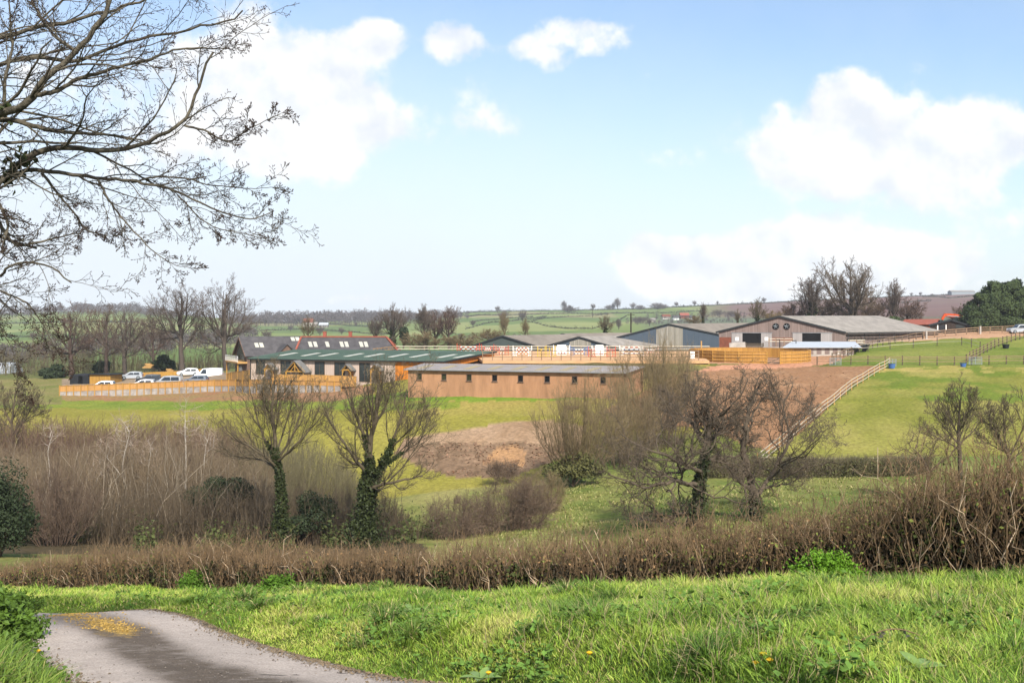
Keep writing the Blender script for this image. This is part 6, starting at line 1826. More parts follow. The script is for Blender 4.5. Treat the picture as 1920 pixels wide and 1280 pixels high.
# --- prototypes for the trees further off: made once, copied with their parts
PROTO = {}
def proto(kind):
    if kind in PROTO: return PROTO[kind]
    rnd = np.random.default_rng(200 + len(PROTO)); base, sty = kind.split('_', 1)
    spec = {'round': (2.2, 3.6, 9.6, 8, .3), 'tall': (2.2, 2.1, 9.8, 8, .27), 'wide': (1.8, 4.8, 9.6, 10, .36), 'bush': (.3, 3.2, 6.2, 10, .16)}[base]
    f0, w, H0, nl, R = spec
    ax = [resample([(0, 0, -.2), (.06, .05, H0 * .35), (-.08, .1, H0 * .7), (.05, 0, H0)], 22)]; rd = [R * np.linspace(1.1, .14, 22)]
    for j in range(nl):
        az = j * 2.4 + rnd.uniform(-.4, .4); z0 = f0 + (H0 * .52 - f0) * (j / nl); el = 1 - (j / nl) * .55
        tip = np.array([math.cos(az) * w * el * rnd.uniform(.8, 1.1), math.sin(az) * w * el * rnd.uniform(.8, 1.1), z0 + (H0 - z0) * rnd.uniform(.45, .85)])
        st = np.array([0, 0, z0]); k_ = int(np.abs(ax[0][:, 2] - z0).argmin()); st = ax[0][k_]
        ax.append(resample([st, st * .5 + tip * [.5, .5, 0] + [0, 0, (z0 * .68 + tip[2] * .32) - st[2] * .5], st * .15 + tip * .85, tip], 14)); rd.append(rd[0][k_] * .62 * np.linspace(1, .25, 14))
    bm, tm = BK[sty]; meshes = []
    tmp = bpy.data.objects.new('tmp', None); COL.objects.link(tmp)
    o1, o2, _ = ram_mesh(tmp, ax, rd, LV['far'], rnd, .020, bm, tm, 7)
    for o in (o1, o2): meshes.append(o.data); bpy.data.objects.remove(o)
    bpy.data.objects.remove(tmp)
    PROTO[kind] = meshes
    return meshes
def far_tree(kind, px, py, d, h_px, label, w=1.0, seed=0, group=None, ivy=0, hill=False, name='bare_tree'):
    c = hill_at(px, py) if hill else P(px, py, d)
    d = c[1]; s = h_px * d / F / (6.4 if kind.startswith('bush') else 9.8)
    if hill: c = c - np.array([0, 0, .14 * h_px * d / F])
    r = np.random.default_rng(int(px * 7 + py))
    root = thing(name, label, 'tree', c, group)
    for nm, me in zip(('trunk', 'crown'), proto(kind)):
        o = bpy.data.objects.new(nm, me); COL.objects.link(o); o.parent = root
    root.rotation_euler = (0, 0, r.uniform(0, 6.28)); root.scale = (s * w, s * w, s)
    if ivy:
        n = int(500 * ivy); a = r.uniform(0, 6.28, n); z = r.uniform(0, 1, n)
        C = np.stack([np.cos(a) * (.3 + np.abs(r.normal(0, .45, n))) * (1.1 - z * .6), np.sin(a) * (.3 + np.abs(r.normal(0, .45, n))) * (1.1 - z * .6), z * 5.6], 1)
        V, Q = leaf_quads(C, .42, r)
        me = mesh_np('ivy', V, Q.ravel(), np.arange(len(Q)) * 4, IVY); me.parent = root
    return root

far_tree('round_ash', 578, 645, 240, 50, 'small greenish tree standing above the slate house ridge', .9)
far_tree('wide_oak_far', 736, 650, 262, 78, 'dark ivied oak right of the red ridged barn', .8, ivy=2.2)
far_tree('round_oak_far', 705, 648, 270, 52, 'pale bare tree between the red ridged barn and the ivied oak', 1.0)
far_tree('tall_oak_far', 796, 652, 262, 76, 'tall bare tree left of the russet tree behind the green roof', .9)
far_tree('round_russet', 842, 654, 258, 76, 'russet round tree behind the right end of the green roof', 1.05)
far_tree('round_russet', 815, 654, 266, 68, 'bare tree tucked between the tall bare tree and the russet tree', .9)
far_tree('bush_hazel', 800, 662, 246, 38, 'olive scrubby bush behind the green roof, left of two', 2.6, name='bush')
far_tree('bush_hazel', 865, 660, 248, 32, 'olive scrubby bush beside the grey-green barn, right of two', 2.8, name='bush')
leafy('conifer', 'small dark conifer right of the ivied oak', 'tree', P(756, 652, 252), (2.1, 2.0, 3.0), 2200, .35, EVER_D, 150)
far_tree('tall_hazel', 945, 640, 262, 50, 'slim greenish tree above the grey-green barn, left of two', .8)
far_tree('tall_hazel', 985, 642, 264, 42, 'slim greenish tree above the grey-green barn, right of two', .8)
far_tree('bush_hazel', 915, 644, 256, 26, 'low olive hedge bush left of the grey-green barn apex', 2.4, name='bush')
far_tree('round_ash', 1135, 634, 254, 42, 'ivied squat tree on the barn roofline left of the telegraph pole', 1.0, ivy=1.6)
far_tree('tall_oak_far', 1318, 612, 264, 42, 'tall narrow ivied tree behind the blue barn roof', .7, ivy=2.0)
far_tree('bush_hazel', 1300, 612, 262, 20, 'low green bush left of the narrow ivied tree', 1.6, name='bush')
far_tree('tall_ash', 1383, 614, 262, 32, 'small greenish tree just left of the timber barn slope', .8, ivy=.8)
far_tree('round_ash', 1420, 618, 256, 56, 'greenish ivied tree over the left roof slope of the timber barn', .8, ivy=1.6)
far_tree('bush_hazel', 1447, 610, 258, 26, 'yellowish bush by the timber barn apex', 1.6, name='bush')
far_tree('tall_oak_far', 1522, 628, 258, 106, 'tall bare tree left of the great oak behind the timber barn', 1.1, ivy=1.0)
far_tree('wide_oak', 1594, 628, 256, 130, 'great bare oak towering behind the middle of the timber barn', .95)
far_tree('bush_russet', 1487, 622, 262, 52, 'brown thicket bush behind the timber barn apex, left of three', 1.3, name='bush')
far_tree('bush_thorn', 1555, 622, 264, 60, 'brown thicket bush between the tall bare tree and the great oak', 1.3, name='bush')
far_tree('bush_thorn', 1640, 622, 264, 62, 'brown thicket bush right of the great oak', 1.3, name='bush')
far_tree('tall_oak_far', 1676, 622, 260, 92, 'slim bare tree right of the great oak, rising above the skyline', .75)
leafy('holly_bush', 'dark holly at the far end of the timber barn roof', 'bush', P(1674, 614, 254), (2.2, 2, 1.9), 1800, .32, EVER, 152)
far_tree('bush_russet', 1702, 618, 262, 54, 'rounded russet bush beyond the far end of the timber barn', 1.25, name='bush')
far_tree('bush_russet', 1812, 612, 268, 40, 'russet bush behind the orange excavator', 1.4, name='bush')
for i, (x, h, lab) in enumerate([(1838, 72, 'broad dark conifer, leftmost of the conifer row at the right'), (1868, 90, 'tall dark conifer second in the row at the right'), (1900, 92, 'tall dark conifer third in the row at the right'), (1935, 86, 'dark conifer cut by the right picture edge')]):
    d = 226; s = d / F; Hh = h * s; c = P(x, 622, d); c[2] = gz(c[0], c[1])
    rr = np.random.default_rng(300 + i); n = 22000
    nl = 60; zl = rr.uniform(.02, .97, nl) ** .9; al = rr.uniform(0, 6.28, nl); prof = np.minimum(1, (1.06 - zl) * 1.5) ** .8
    ql = prof * Hh * .33 * rr.uniform(.55, 1.12, nl); sl_ = Hh * (.07 + .10 * prof) * rr.uniform(.6, 1.3, nl)
    LC = np.stack([np.cos(al) * ql, np.sin(al) * ql, zl * Hh], 1)
    w_ = rr.integers(0, nl, n); dv = norm(rr.normal(0, 1, (n, 3))); ou = np.stack([np.cos(al[w_]), np.sin(al[w_]), np.full(n, .25)], 1)
    C = c + LC[w_] + dv * (sl_[w_] * rr.uniform(.45, 1.05, n))[:, None] * [1, 1, .8] + ou * (np.abs(rr.normal(0, .3, n)) * sl_[w_])[:, None]
    C[:, 2] = np.maximum(C[:, 2], c[2] + .1)
    root = thing('conifer', lab, 'tree', c, 'conifer row at the right')
    qmesh('crown', [leaf_quads(C, .26, rr, dv * .6 + ou, 2.0)], EVER, root, smooth=False)
    m = MB(); m.cyl(c - [0, 0, .5], c + [0, 0, Hh * .9], .3, .05, k=8); m.build('trunk', BK['thorn'][0], root)

leafy('holly_bush', 'dark evergreen bush beneath the tall forked oak behind the car park', 'bush', P(302, 700, 222), (2.6, 2.2, 2.0), 2600, .34, EVER_D, 160)
leafy('holly_bush', 'dark evergreen bush behind the orange timber shed', 'bush', P(186, 706, 226), (2.2, 2.0, 2.2), 2200, .34, EVER_D, 161)
leafy('holly_bush', 'dark ivy covered bush left of the black container', 'bush', P(104, 712, 208), (2.8, 2.2, 1.7), 2600, .34, EVER_D, 162)
for (x, y, w_, lab) in ((279, 690, 16, 'stack of pale orange sawn timber behind the car row'), (318, 700, 14, 'heap of yellow timber between the silver carrier and the forked oak')):
    c = P(x, y, 212); root = thing('timber_stack', lab, 'timber', c); s_ = 212 / F
    for k_ in range(4):
        m = MB(); m.box(c + [((k_ * 37) % 5 - 2) * .12, 0, .14 + k_ * .24], [w_ * s_ * (1 - .12 * k_), 1.2, .2], .03 * k_); m.build('board_layer', M['pine'], root)

# far hill trees (their own labels say where)
HT = [('round_oak_far', 933, 586, 14, 'lone round tree on the green skyline, furthest left of the right hill'), ('tall_oak_far', 1058, 582, 20, 'tall tree of the pair on the green skyline above the low dark barn'),
      ('bush_oak_far', 1068, 586, 16, 'bushy tree of the pair on the green skyline above the low dark barn'), ('round_oak_far', 1112, 581, 14, 'small tree on the skyline beside the distant pole'),
      ('tall_oak_far', 1158, 580, 24, 'tallest skyline tree left of the dark telegraph pole'), ('tall_oak_far', 1150, 580, 14, 'short companion tree at the left foot of the tallest skyline tree'),
      ('bush_oak_far', 1143, 580, 10, 'bushy skyline clump left of the tallest skyline tree'), ('round_oak_far', 1187, 580, 15, 'round skyline tree right above the dark telegraph pole'),
      ('bush_oak_far', 1200, 580, 10, 'low skyline bush just right of the telegraph pole'), ('bush_oak_far', 1232, 579, 14, 'wide skyline thicket above the blue barn, left of its apex'),
      ('bush_oak_far', 1243, 578, 10, 'low skyline thicket above the blue barn apex'), ('round_oak_far', 1268, 576, 12, 'small skyline tree above the right slope of the blue barn'),
      ('round_oak_far', 1302, 574, 12, 'small skyline tree above the village houses'), ('tall_oak_far', 1345, 572, 9, 'tiny skyline tree where the hill turns brown'),
      ('round_oak_far', 1432, 568, 12, 'small tree on the brown skyline above the timber barn apex'), ('round_oak_far', 1709, 555.5, 8, 'tiny windblown tree on the brown skyline, left of the pair'),
      ('round_oak_far', 1726, 555, 9, 'tiny windblown tree on the brown skyline, right of the pair'), ('bush_oak_far', 1748, 554, 4, 'low bush on the brown skyline left of the pale shed'),
      ('round_oak_far', 944, 606, 26, 'wide hedgerow tree on the green hill, left of two'), ('round_oak_far', 980, 604, 24, 'wide hedgerow tree on the green hill, right of two'),
      ('round_oak_far', 887, 612, 14, 'pale hedgerow tree low on the green hill behind the grey-green barn'), ('tall_oak_far', 1160, 618, 22, 'thin tree on the green hillside left of the telegraph pole'),
      ('bush_oak_far', 1200, 606, 14, 'grey thicket on the hill right of the telegraph pole'), ('round_oak_far', 1218, 612, 16, 'grey tree on the hill above the blue barn left slope'),
      ('bush_oak_far', 1345, 592, 12, 'grey thicket right of the village on the hill'), ('bush_oak_far', 1372, 594, 12, 'grey thicket on the hill behind the small greenish tree'),
      ('round_oak_far', 600, 628, 22, 'hillside tree right of the greenish tree over the slate house'), ('round_oak_far', 640, 626, 16, 'small hillside tree above the red ridge chimneys'),
      ('round_oak_far', 545, 622, 14, 'hillside tree left of the white farmhouse'), ('tall_oak_far', 668, 612, 10, 'tiny hillside tree above the right chimney'),
      ('round_oak_far', 62, 640, 18, 'hedgerow tree on the far left fields'), ('round_oak_far', 120, 612, 18, 'hedgerow tree below the left skyline house'), ('round_oak_far', 500, 640, 26, 'bushy tree on the lower hillside behind the slate house')]
for k, x, y, h, lab in HT:
    far_tree(k, x, y, 0, h, lab, 1.15 if k[0] != 'b' else 2.0, hill=True, group='trees on the far hills')
# small village trees

# --- hedges on the hillside, woods on the skyline
HEDGE = mat('far_hedge', A(84, 86, 68), var=.3, scale=.3)
WOOD = mat('far_wood', A(112, 102, 98), var=.3, scale=.05)
def scatter_tris(C, sz, rr):
    n = len(C); V = (C[:, None] + rr.normal(0, 1, (n, 4, 3)) * np.asarray(sz)[:, None, None] * .6)
    return V.reshape(-1, 3), np.arange(n * 4).reshape(-1, 4)
def hill_hedge(pts, h_px, label, seed=0):
    rr = np.random.default_rng(seed + 400); xs = np.array([p[0] for p in pts]); ys = np.array([p[1] for p in pts])
    L_ = np.hypot(np.diff(xs), np.diff(ys)).sum(); n = int(L_ * 9)
    t = rr.uniform(0, 1, n) * (len(pts) - 1); x = np.interp(t, np.arange(len(pts)), xs); y = np.interp(t, np.arange(len(pts)), ys)
    C = np.array([hill_at(a, b) for a, b in zip(x, y)]); s = C[:, 1] / F
    C[:, 2] += np.abs(rr.normal(0, .5, n)) * h_px * s * (1 + .6 * (vnoise(x / 6, x * 0, seed, 2) > .25))
    C[:, 1] += rr.normal(0, 1.5, n)
    V, Q = leaf_quads(C, .9, rr); 
    V, Q = scatter_tris(C, s * 1.0, rr)
    o = mesh_np('hedge', V, Q.ravel(), np.arange(len(Q)) * 4, HEDGE, origin=C[0]); tag(o, label, 'hedge', 'hedges on the far hills')
hill_hedge([(872, 594), (900, 591), (960, 590), (1040, 589), (1140, 590)], 1.8, 'long thin hedge running just under the green skyline', 1)
hill_hedge([(872, 616), (910, 608), (960, 603), (1000, 598), (1025, 594)], 2.4, 'dark hedge climbing the green hill from the barns to the pair of trees', 2)
hill_hedge([(985, 604), (1030, 612), (1070, 615), (1110, 616)], 3.2, 'thick hedge crossing the middle of the green hill', 3)
hill_hedge([(1000, 603), (1020, 597), (1060, 594.5), (1130, 591)], 1.8, 'thin wavy hedge dividing the two upper green fields', 4)
hill_hedge([(1120, 590), (1180, 588), (1260, 587), (1320, 583)], 2.4, 'dark hedge along the top of the wooded hill', 5)
hill_hedge([(868, 586), (960, 584.5), (1100, 581.5), (1200, 579.5), (1300, 574.5), (1425, 568.5)], 2.6, 'ragged hedge running along the skyline of the green and brown hill', 13)
hill_hedge([(1430, 569), (1500, 565), (1650, 558.5), (1780, 553)], 1.5, 'low hedge along the brown hill skyline', 14)
hill_hedge([(880, 604), (940, 598), (1000, 594.5)], 2.0, 'short hedge between the two left upper fields of the green hill', 15)
hill_hedge([(1110, 616), (1150, 606), (1175, 592)], 2.2, 'hedge climbing the green hill left of the telegraph pole', 16)
hill_hedge([(470, 606), (540, 606), (620, 608), (700, 614), (760, 618)], 2.2, 'hedge along the foot of the skyline wood', 6)
hill_hedge([(470, 622), (560, 619), (650, 622), (740, 626)], 2.6, 'hedge crossing the pale fields above the slate house', 7)
hill_hedge([(0, 608), (60, 606), (130, 603), (200, 604), (260, 606)], 2.4, 'upper hedge on the far left fields', 8)
hill_hedge([(0, 632), (50, 634), (110, 628)], 2.8, 'middle hedge on the far left fields', 9)
hill_hedge([(0, 655), (50, 652), (110, 650)], 3.0, 'lower hedge on the far left fields', 10)
hill_hedge([(1730, 556), (1780, 559), (1830, 556)], 1.6, 'dark line of gorse across the brown hill', 11)
hill_hedge([(1690, 568), (1720, 565), (1745, 563)], 2.2, 'small dark scrub patch on the brown hillside', 12)
def wood(name, label, xs, ybot, hts, seed, n, off=(0, 7)):
    rr = np.random.default_rng(seed); x = rr.uniform(xs[0], xs[1], n); u = rr.uniform(0, 1, n)
    parts = []
    for xx, q in zip(x, u):
        yb = np.interp(xx, ybot[0], ybot[1]) + off[0] + (off[1] - off[0]) * q
        c = hill_at(xx, yb); s = c[1] / F; h = np.interp(xx, hts[0], hts[1]) * s * rr.uniform(.6, 1.15)
        k = 70; d = norm(rr.normal(0, 1, (k, 3))) * rr.uniform(.5, 1, (k, 1)) * [h * .42, h * .42, h * .36] + [0, 0, h * .66]
        parts.append(scatter_tris(c + d, np.full(k, h * .075), rr))
        st = np.array([[c - [0, 0, 1], c + [rr.normal(0, .3), 0, h * .5], c + [rr.normal(0, .6), 0, h * .85]]])
        parts.append(tube_polys(st, np.array([[h * .022, h * .015, h * .006]]), 3))
    o = qmesh(name, parts, WOOD, origin=hill_at((xs[0] + xs[1]) / 2, np.interp((xs[0] + xs[1]) / 2, ybot[0], ybot[1])), smooth=False)
    tag(o, label, 'wood', kind='stuff')
wood('skyline_wood', 'grey-brown bare wood along the skyline behind the slate house and barns', (425, 880), ([425, 500, 640, 780, 880], [604, 602.5, 602.5, 600, 590]), ([425, 500, 700, 850, 880], [14, 20, 22, 16, 7]), 501, 520, (0, 9))
wood('left_wood', 'hazy bare wood on the left skyline beyond the car park oaks', (-60, 335), ([-60, 0, 100, 250, 335], [591, 590, 584, 582, 592]), ([-60, 100, 200, 335], [18, 16, 16, 14]), 502, 330, (0, 10))
wood('village_wood', 'grey thicket covering the hill around the village', (1175, 1400), ([1175, 1300, 1400], [594, 590, 588]), ([1175, 1400], [7, 6]), 503, 300, (0, 18))
wood('valley_wood', 'brown bare wood at the foot of the far left fields behind the oaks', (-80, 480), ([-80, 0, 200, 480], [668, 664, 650, 628]), ([-80, 480], [24, 22]), 504, 420, (0, 26))
wood('valley_wood', 'olive brown scrub belt at the foot of the green hill behind the barns', (860, 1000), ([860, 1000], [632, 634]), ([860, 1000], [10, 8]), 505, 90, (0, 8))
# ------------------------------------------------------------------ scrub, hedges, verge, overhanging tree
def stem_mass(name, label, base, height, lean, r0, material, rr, tw=6, tl=.8, tr=.010, k=3, nsub=1, up=.3, npt=5, wander=.03, kind='stuff', parent=None, cat='undergrowth', bend=None):
    n = len(base); t = np.linspace(0, 1, npt)
    top = base + np.stack([rr.normal(0, lean, n) * height, rr.normal(0, lean, n) * height, height], 1)
    if bend is not None: top[:, :2] += bend
    pts = base[:, None] * (1 - t)[None, :, None] + top[:, None] * t[None, :, None]
    pts += rr.normal(0, 1, pts.shape) * (wander * height)[:, None, None] * (t > 0)[None, :, None]
    rad = (r0 * rr.uniform(.6, 1.5, n))[:, None] * np.linspace(1.2, .5, npt)[None]
    parts = [tube_polys(pts, rad, k)]
    if tw:
        kk = rr.integers(1, npt, (n, tw)); i = np.arange(n)[:, None]
        st = pts[i, kk].reshape(-1, 3); D = norm(np.gradient(pts, axis=1))[i, kk].reshape(-1, 3)
        hh = np.repeat(height, tw)
        tp, trr = twig_sprays(st, D, tl * np.minimum(hh, 4) / 3.0, tr, rr, nsub, up, .75, npt=3)
        parts.append(tube_polys(tp, trr, 3))
    o = qmesh(name, parts, material, parent, None if parent is not None else base[0])
    if parent is None: tag(o, label, cat, kind=kind)
    return o

def scrub(label, n, seed, d0, d1, x0, x1, toptab, material, tw, tr, rad, mixd=1.0, minh=.6, lean=.07):
    rr = np.random.default_rng(seed)
    d = rr.uniform(d0, d1, n); x = rr.uniform(x0, x1, n)
    X = (x - CX) / F * d; Z = ground_z(X, d)
    yt = np.interp(x, toptab[0], toptab[1]) + vnoise(x / 28, d / 3, seed, 3) * 16 + rr.normal(0, 7, n)
    h = (HY - yt) / F * d - Z
    h = np.minimum(h, 8.5) * rr.uniform(.72, 1.03, n)
    keep = h > minh
    base = np.stack([X, d, Z - .15], 1)[keep]; h = h[keep]
    return stem_mass('scrub', label, base, h, lean, rad, material, rr, tw=tw, tl=.75, tr=tr, up=.35)
SC = {k: mat('scrub_' + k, c, var=.45, scale=.9, stretch=(1, 1, .25)) for k, c in dict(russet=A(146, 118, 98, 2.0), tan=A(166, 144, 114, 2.0), grey=A(136, 118, 94, 2.2), dark=A(98, 84, 64, 2.2), olive=A(142, 132, 98, 1.75), pale=A(196, 178, 152, 1.9)).items()}
scrub('russet tops of dense bare scrub along the foot of the left field', 3000, 601, 92, 108, -140, 470, ([-140, 0, 150, 400, 470], [795, 800, 806, 806, 830]), SC['russet'], 7, .013, .018)
scrub('pale grey-brown bare scrub in the middle of the left thicket', 2600, 602, 74, 94, -140, 520, ([-140, 0, 100, 250, 400, 520], [830, 850, 858, 830, 836, 870]), SC['tan'], 7, .011, .016)
scrub('olive bare saplings between the two ivied trees', 900, 603, 80, 100, 450, 700, ([450, 520, 580, 640, 700], [842, 846, 836, 866, 930]), SC['olive'], 7, .011, .014)
scrub('shadowed tangle of brown stems low in the scrub', 2600, 604, 65, 80, -140, 800, ([-140, 60, 200, 380, 500, 600, 720, 800], [930, 940, 930, 905, 915, 925, 925, 1000]), SC['grey'], 6, .010, .014, minh=.3)
scrub('dark brambles along the valley floor behind the trimmed hedge', 1500, 605, 65, 76, -100, 860, ([-100, 300, 640, 760, 860], [985, 980, 985, 975, 990]), SC['dark'], 7, .010, .011, minh=.2)
scrub('pale straight sapling stems scattered through the left scrub', 150, 609, 72, 92, -80, 500, ([-140, 0, 100, 250, 400, 520], [850, 850, 848, 832, 836, 880]), SC['pale'], 4, .010, .030)
scrub('leaning and crossing grey saplings in the left scrub', 150, 608, 66, 90, -100, 520, ([-140, 0, 100, 250, 400, 520], [870, 880, 875, 860, 866, 890]), SC['pale'], 4, .009, .024, lean=.34)
# scattered green bramble leaves low in the scrub
rr = np.random.default_rng(606); n = 16000
d = rr.uniform(62, 78, n); x = rr.uniform(-60, 840, n); X = (x - CX) / F * d
m_ = vnoise(x / 45, d / 4, 607, 3) > .05
X, d = X[m_], d[m_]; Z = ground_z(X, d) + np.abs(rr.normal(0, .7, len(X)))
o = qmesh('bramble_leaves', [leaf_quads(np.stack([X, d, Z], 1), .16, rr)], mat('bramble_leaf', A(92, 100, 54), var=.45, scale=.6), None, [X[0], d[0], Z[0]], smooth=False)
tag(o, 'low dark green bramble leaves on the valley floor', 'undergrowth', kind='stuff')

scrub('brown scrub belt behind the car park between the oak trunks', 900, 610, 222, 250, -60, 470, ([-60, 60, 200, 330, 470], [660, 655, 660, 668, 664]), mat('scrub_far', A(128, 118, 88, 1.9), var=.5, scale=.25), 6, .03, .04)
# --- the roadside hedge
HL = crs(np.array([(15.5, 4.0), (13, 6.2), (10.5, 8.4), (8.2, 10.2), (6, 12.0), (3, 14.4), (0, 17.2), (-3.5, 20.4), (-7, 24), (-11, 27.2), (-15, 30), (-21, 33.5), (-27, 37)]), 10)
HTOP = ([-400, 0, 100, 200, 400, 600, 800, 1000, 1200, 1400, 1500, 1600, 1700, 1800, 1920, 2600, 4200], [1075, 1062, 1048, 1032, 1026, 1032, 1030, 1024, 1006, 990, 982, 958, 912, 888, 878, 850, 700])
def hedge_samples(n, s0, s1, width, rr):
    L_ = np.r_[0, np.cumsum(np.linalg.norm(np.diff(HL, axis=0), axis=1))]
    px = CX + F * HL[:, 0] / HL[:, 1]
    s = rr.uniform(0, 1, n * 3) * L_[-1]
    X = np.interp(s, L_, HL[:, 0]); Y = np.interp(s, L_, HL[:, 1])
    T = np.gradient(HL, axis=0); T /= np.linalg.norm(T, axis=1)[:, None]
    nx = np.interp(s, L_, -T[:, 1]); ny = np.interp(s, L_, T[:, 0])
    w = rr.uniform(-.5, .5, n * 3) * width
    X0, Y0 = X.copy(), Y.copy()
    X = X + nx * w; Y = Y + ny * w
    p = CX + F * X0 / Y0
    m = (p >= s0) & (p < s1); m &= np.cumsum(m) <= n
    X, Y, p = X[m], Y[m], p[m]
    Z = ground_z(X, Y)
    top = (HY - np.interp(p, *HTOP)) / F * Y0[m]
    return X, Y, Z, np.maximum(top - Z, .35), p
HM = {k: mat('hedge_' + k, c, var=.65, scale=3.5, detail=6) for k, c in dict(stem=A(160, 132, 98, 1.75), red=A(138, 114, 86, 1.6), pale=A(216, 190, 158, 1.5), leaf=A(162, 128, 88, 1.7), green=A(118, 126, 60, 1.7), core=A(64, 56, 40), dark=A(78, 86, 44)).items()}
def hedge(name, label, s0, s1, width, n, seed, tangle=False):
    rr = np.random.default_rng(seed)
    X, Y, Z, h, p = hedge_samples(n, s0, s1, width, rr)
    j = n // 2; loc = [X[j], Y[j], Z[j]]
    root = thing(name, label, 'hedge', loc)
    base = np.stack([X, Y, Z - .08], 1)
    hh = h * np.clip(rr.normal(.92, .13, len(h)), .45, 1.16) * (1 + .13 * vnoise(X / .8, Y / .8, seed, 3))
    q = len(h) * 2 // 3
    stem_mass('stems', None, base[:q], hh[:q], .13 if tangle else .09, .0074, HM['stem'], rr, tw=3, tl=.7, tr=.0040, up=.35, parent=root, npt=5, wander=.05 if tangle else .035)
    stem_mass('red_stems', None, base[q:], hh[q:] * .98, .22 if tangle else .14, .0056, HM['red'], rr, tw=4, tl=.75, tr=.0034, up=.25, parent=root, npt=5, wander=.07 if tangle else .05)
    # pale dead stems and arching brambles
    k = rr.choice(len(h), int(len(h) * .09), False)
    stem_mass('dead_stems', None, base[k], hh[k] * rr.uniform(.6, 1.12, len(k)), .34, .0066, HM['pale'], rr, tw=1, tl=.5, tr=.0035, parent=root, npt=7, wander=.05)
    # clinging dead leaves, a few fresh ones near the top
    m = int(n * 1.6); i = rr.integers(0, len(h), m); t = rr.uniform(.12, 1.0, m) ** .8
    C = base[i] + np.stack([rr.normal(0, .07, m), rr.normal(0, .07, m), hh[i] * t], 1)
    qmesh('leaves', [leaf_quads(C, .028, rr)], HM['leaf'], root, smooth=False)
    g = int(n * 3.0); i = rr.integers(0, len(h), g); nz_ = vnoise(X[i] / 1.5, Y[i] / 1.5, seed + 3, 3)
    i = i[nz_ > (.0 if not tangle else -.12)]
    t = rr.uniform(.15, 1.0, len(i))
    C = base[i] + np.stack([rr.normal(0, .08, len(i)), rr.normal(0, .08, len(i)), hh[i] * t], 1)
    qmesh('green_leaves', [leaf_quads(C, .032, rr)], HM['green'], root, smooth=False)
    # dense inner litter, coloured dark to paint the shade inside the hedge
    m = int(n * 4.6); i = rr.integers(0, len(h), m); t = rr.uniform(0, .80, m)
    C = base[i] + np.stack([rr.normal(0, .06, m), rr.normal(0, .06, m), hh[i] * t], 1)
    qmesh('inner_shade_litter', [leaf_quads(C, .05, rr)], HM['core'], root, smooth=False)
    # dense ivied pockets; their dark leaves also paint shaded gaps between stems
    iv = [(505, 34), (270, 80), (640, 40), (130, 70), (330, 50), (860, 30), (420, 40), (1010, 40)] if not tangle else [(1760, 150), (1560, 90)]
    cs = []
    for (pc, sp) in iv:
        mm = np.where(np.abs(p - pc) < sp * .5)[0]
        if len(mm):
            ii = rr.choice(mm, int(2200 if not tangle else 2600)); t = rr.uniform(.05, .75, len(ii))
            cs.append(base[ii] + np.stack([rr.normal(0, .05, len(ii)), rr.normal(0, .05, len(ii)), hh[ii] * t], 1))
    qmesh('ivy', [leaf_quads(np.concatenate(cs), .05, rr)], HM['dark'], root, smooth=False)
    return root
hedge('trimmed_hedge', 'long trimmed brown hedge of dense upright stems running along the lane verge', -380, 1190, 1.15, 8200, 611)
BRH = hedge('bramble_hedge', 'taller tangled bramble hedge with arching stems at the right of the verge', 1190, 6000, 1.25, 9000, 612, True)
# tall wands above the hedge
rr = np.random.default_rng(613)
X, Y, Z, h, p = hedge_samples(150, 1200, 1640, .8, rr)
stem_mass('upright_shoots', None, np.stack([X, Y, Z], 1), h * rr.uniform(1.1, 1.5, len(h)), .13, .0052, HM['red'], rr, tw=5, tl=.55, tr=.0035, parent=BRH, npt=7, wander=.02)
# the dark hedge below the slope
rr = np.random.default_rng(614); n = 2600
x = rr.uniform(1325, 1745, n); d = 87 + rr.uniform(-.7, .7, n); X = (x - CX) / F * d; Z = ground_z(X, d)
root = thing('clipped_hedge', 'dark clipped field hedge along the foot of the right hand slope', 'hedge', [X[0], d[0], Z[0]])
stem_mass('stems', None, np.stack([X, d, Z - .1], 1), np.full(n, 1.2) * rr.uniform(.8, 1.1, n), .1, .012, SC['olive'], rr, tw=7, tl=1.5, tr=.010, parent=root)
C = np.stack([X, d, Z], 1)[rr.integers(0, n, 9000)] + np.stack([rr.normal(0, .2, 9000), rr.normal(0, .35, 9000), rr.uniform(.1, 1.4, 9000)], 1)
qmesh('leaves', [leaf_quads(C, .11, rr)], mat('field_hedge_leaf', A(112, 112, 66), var=.4, scale=.8), root, smooth=False)

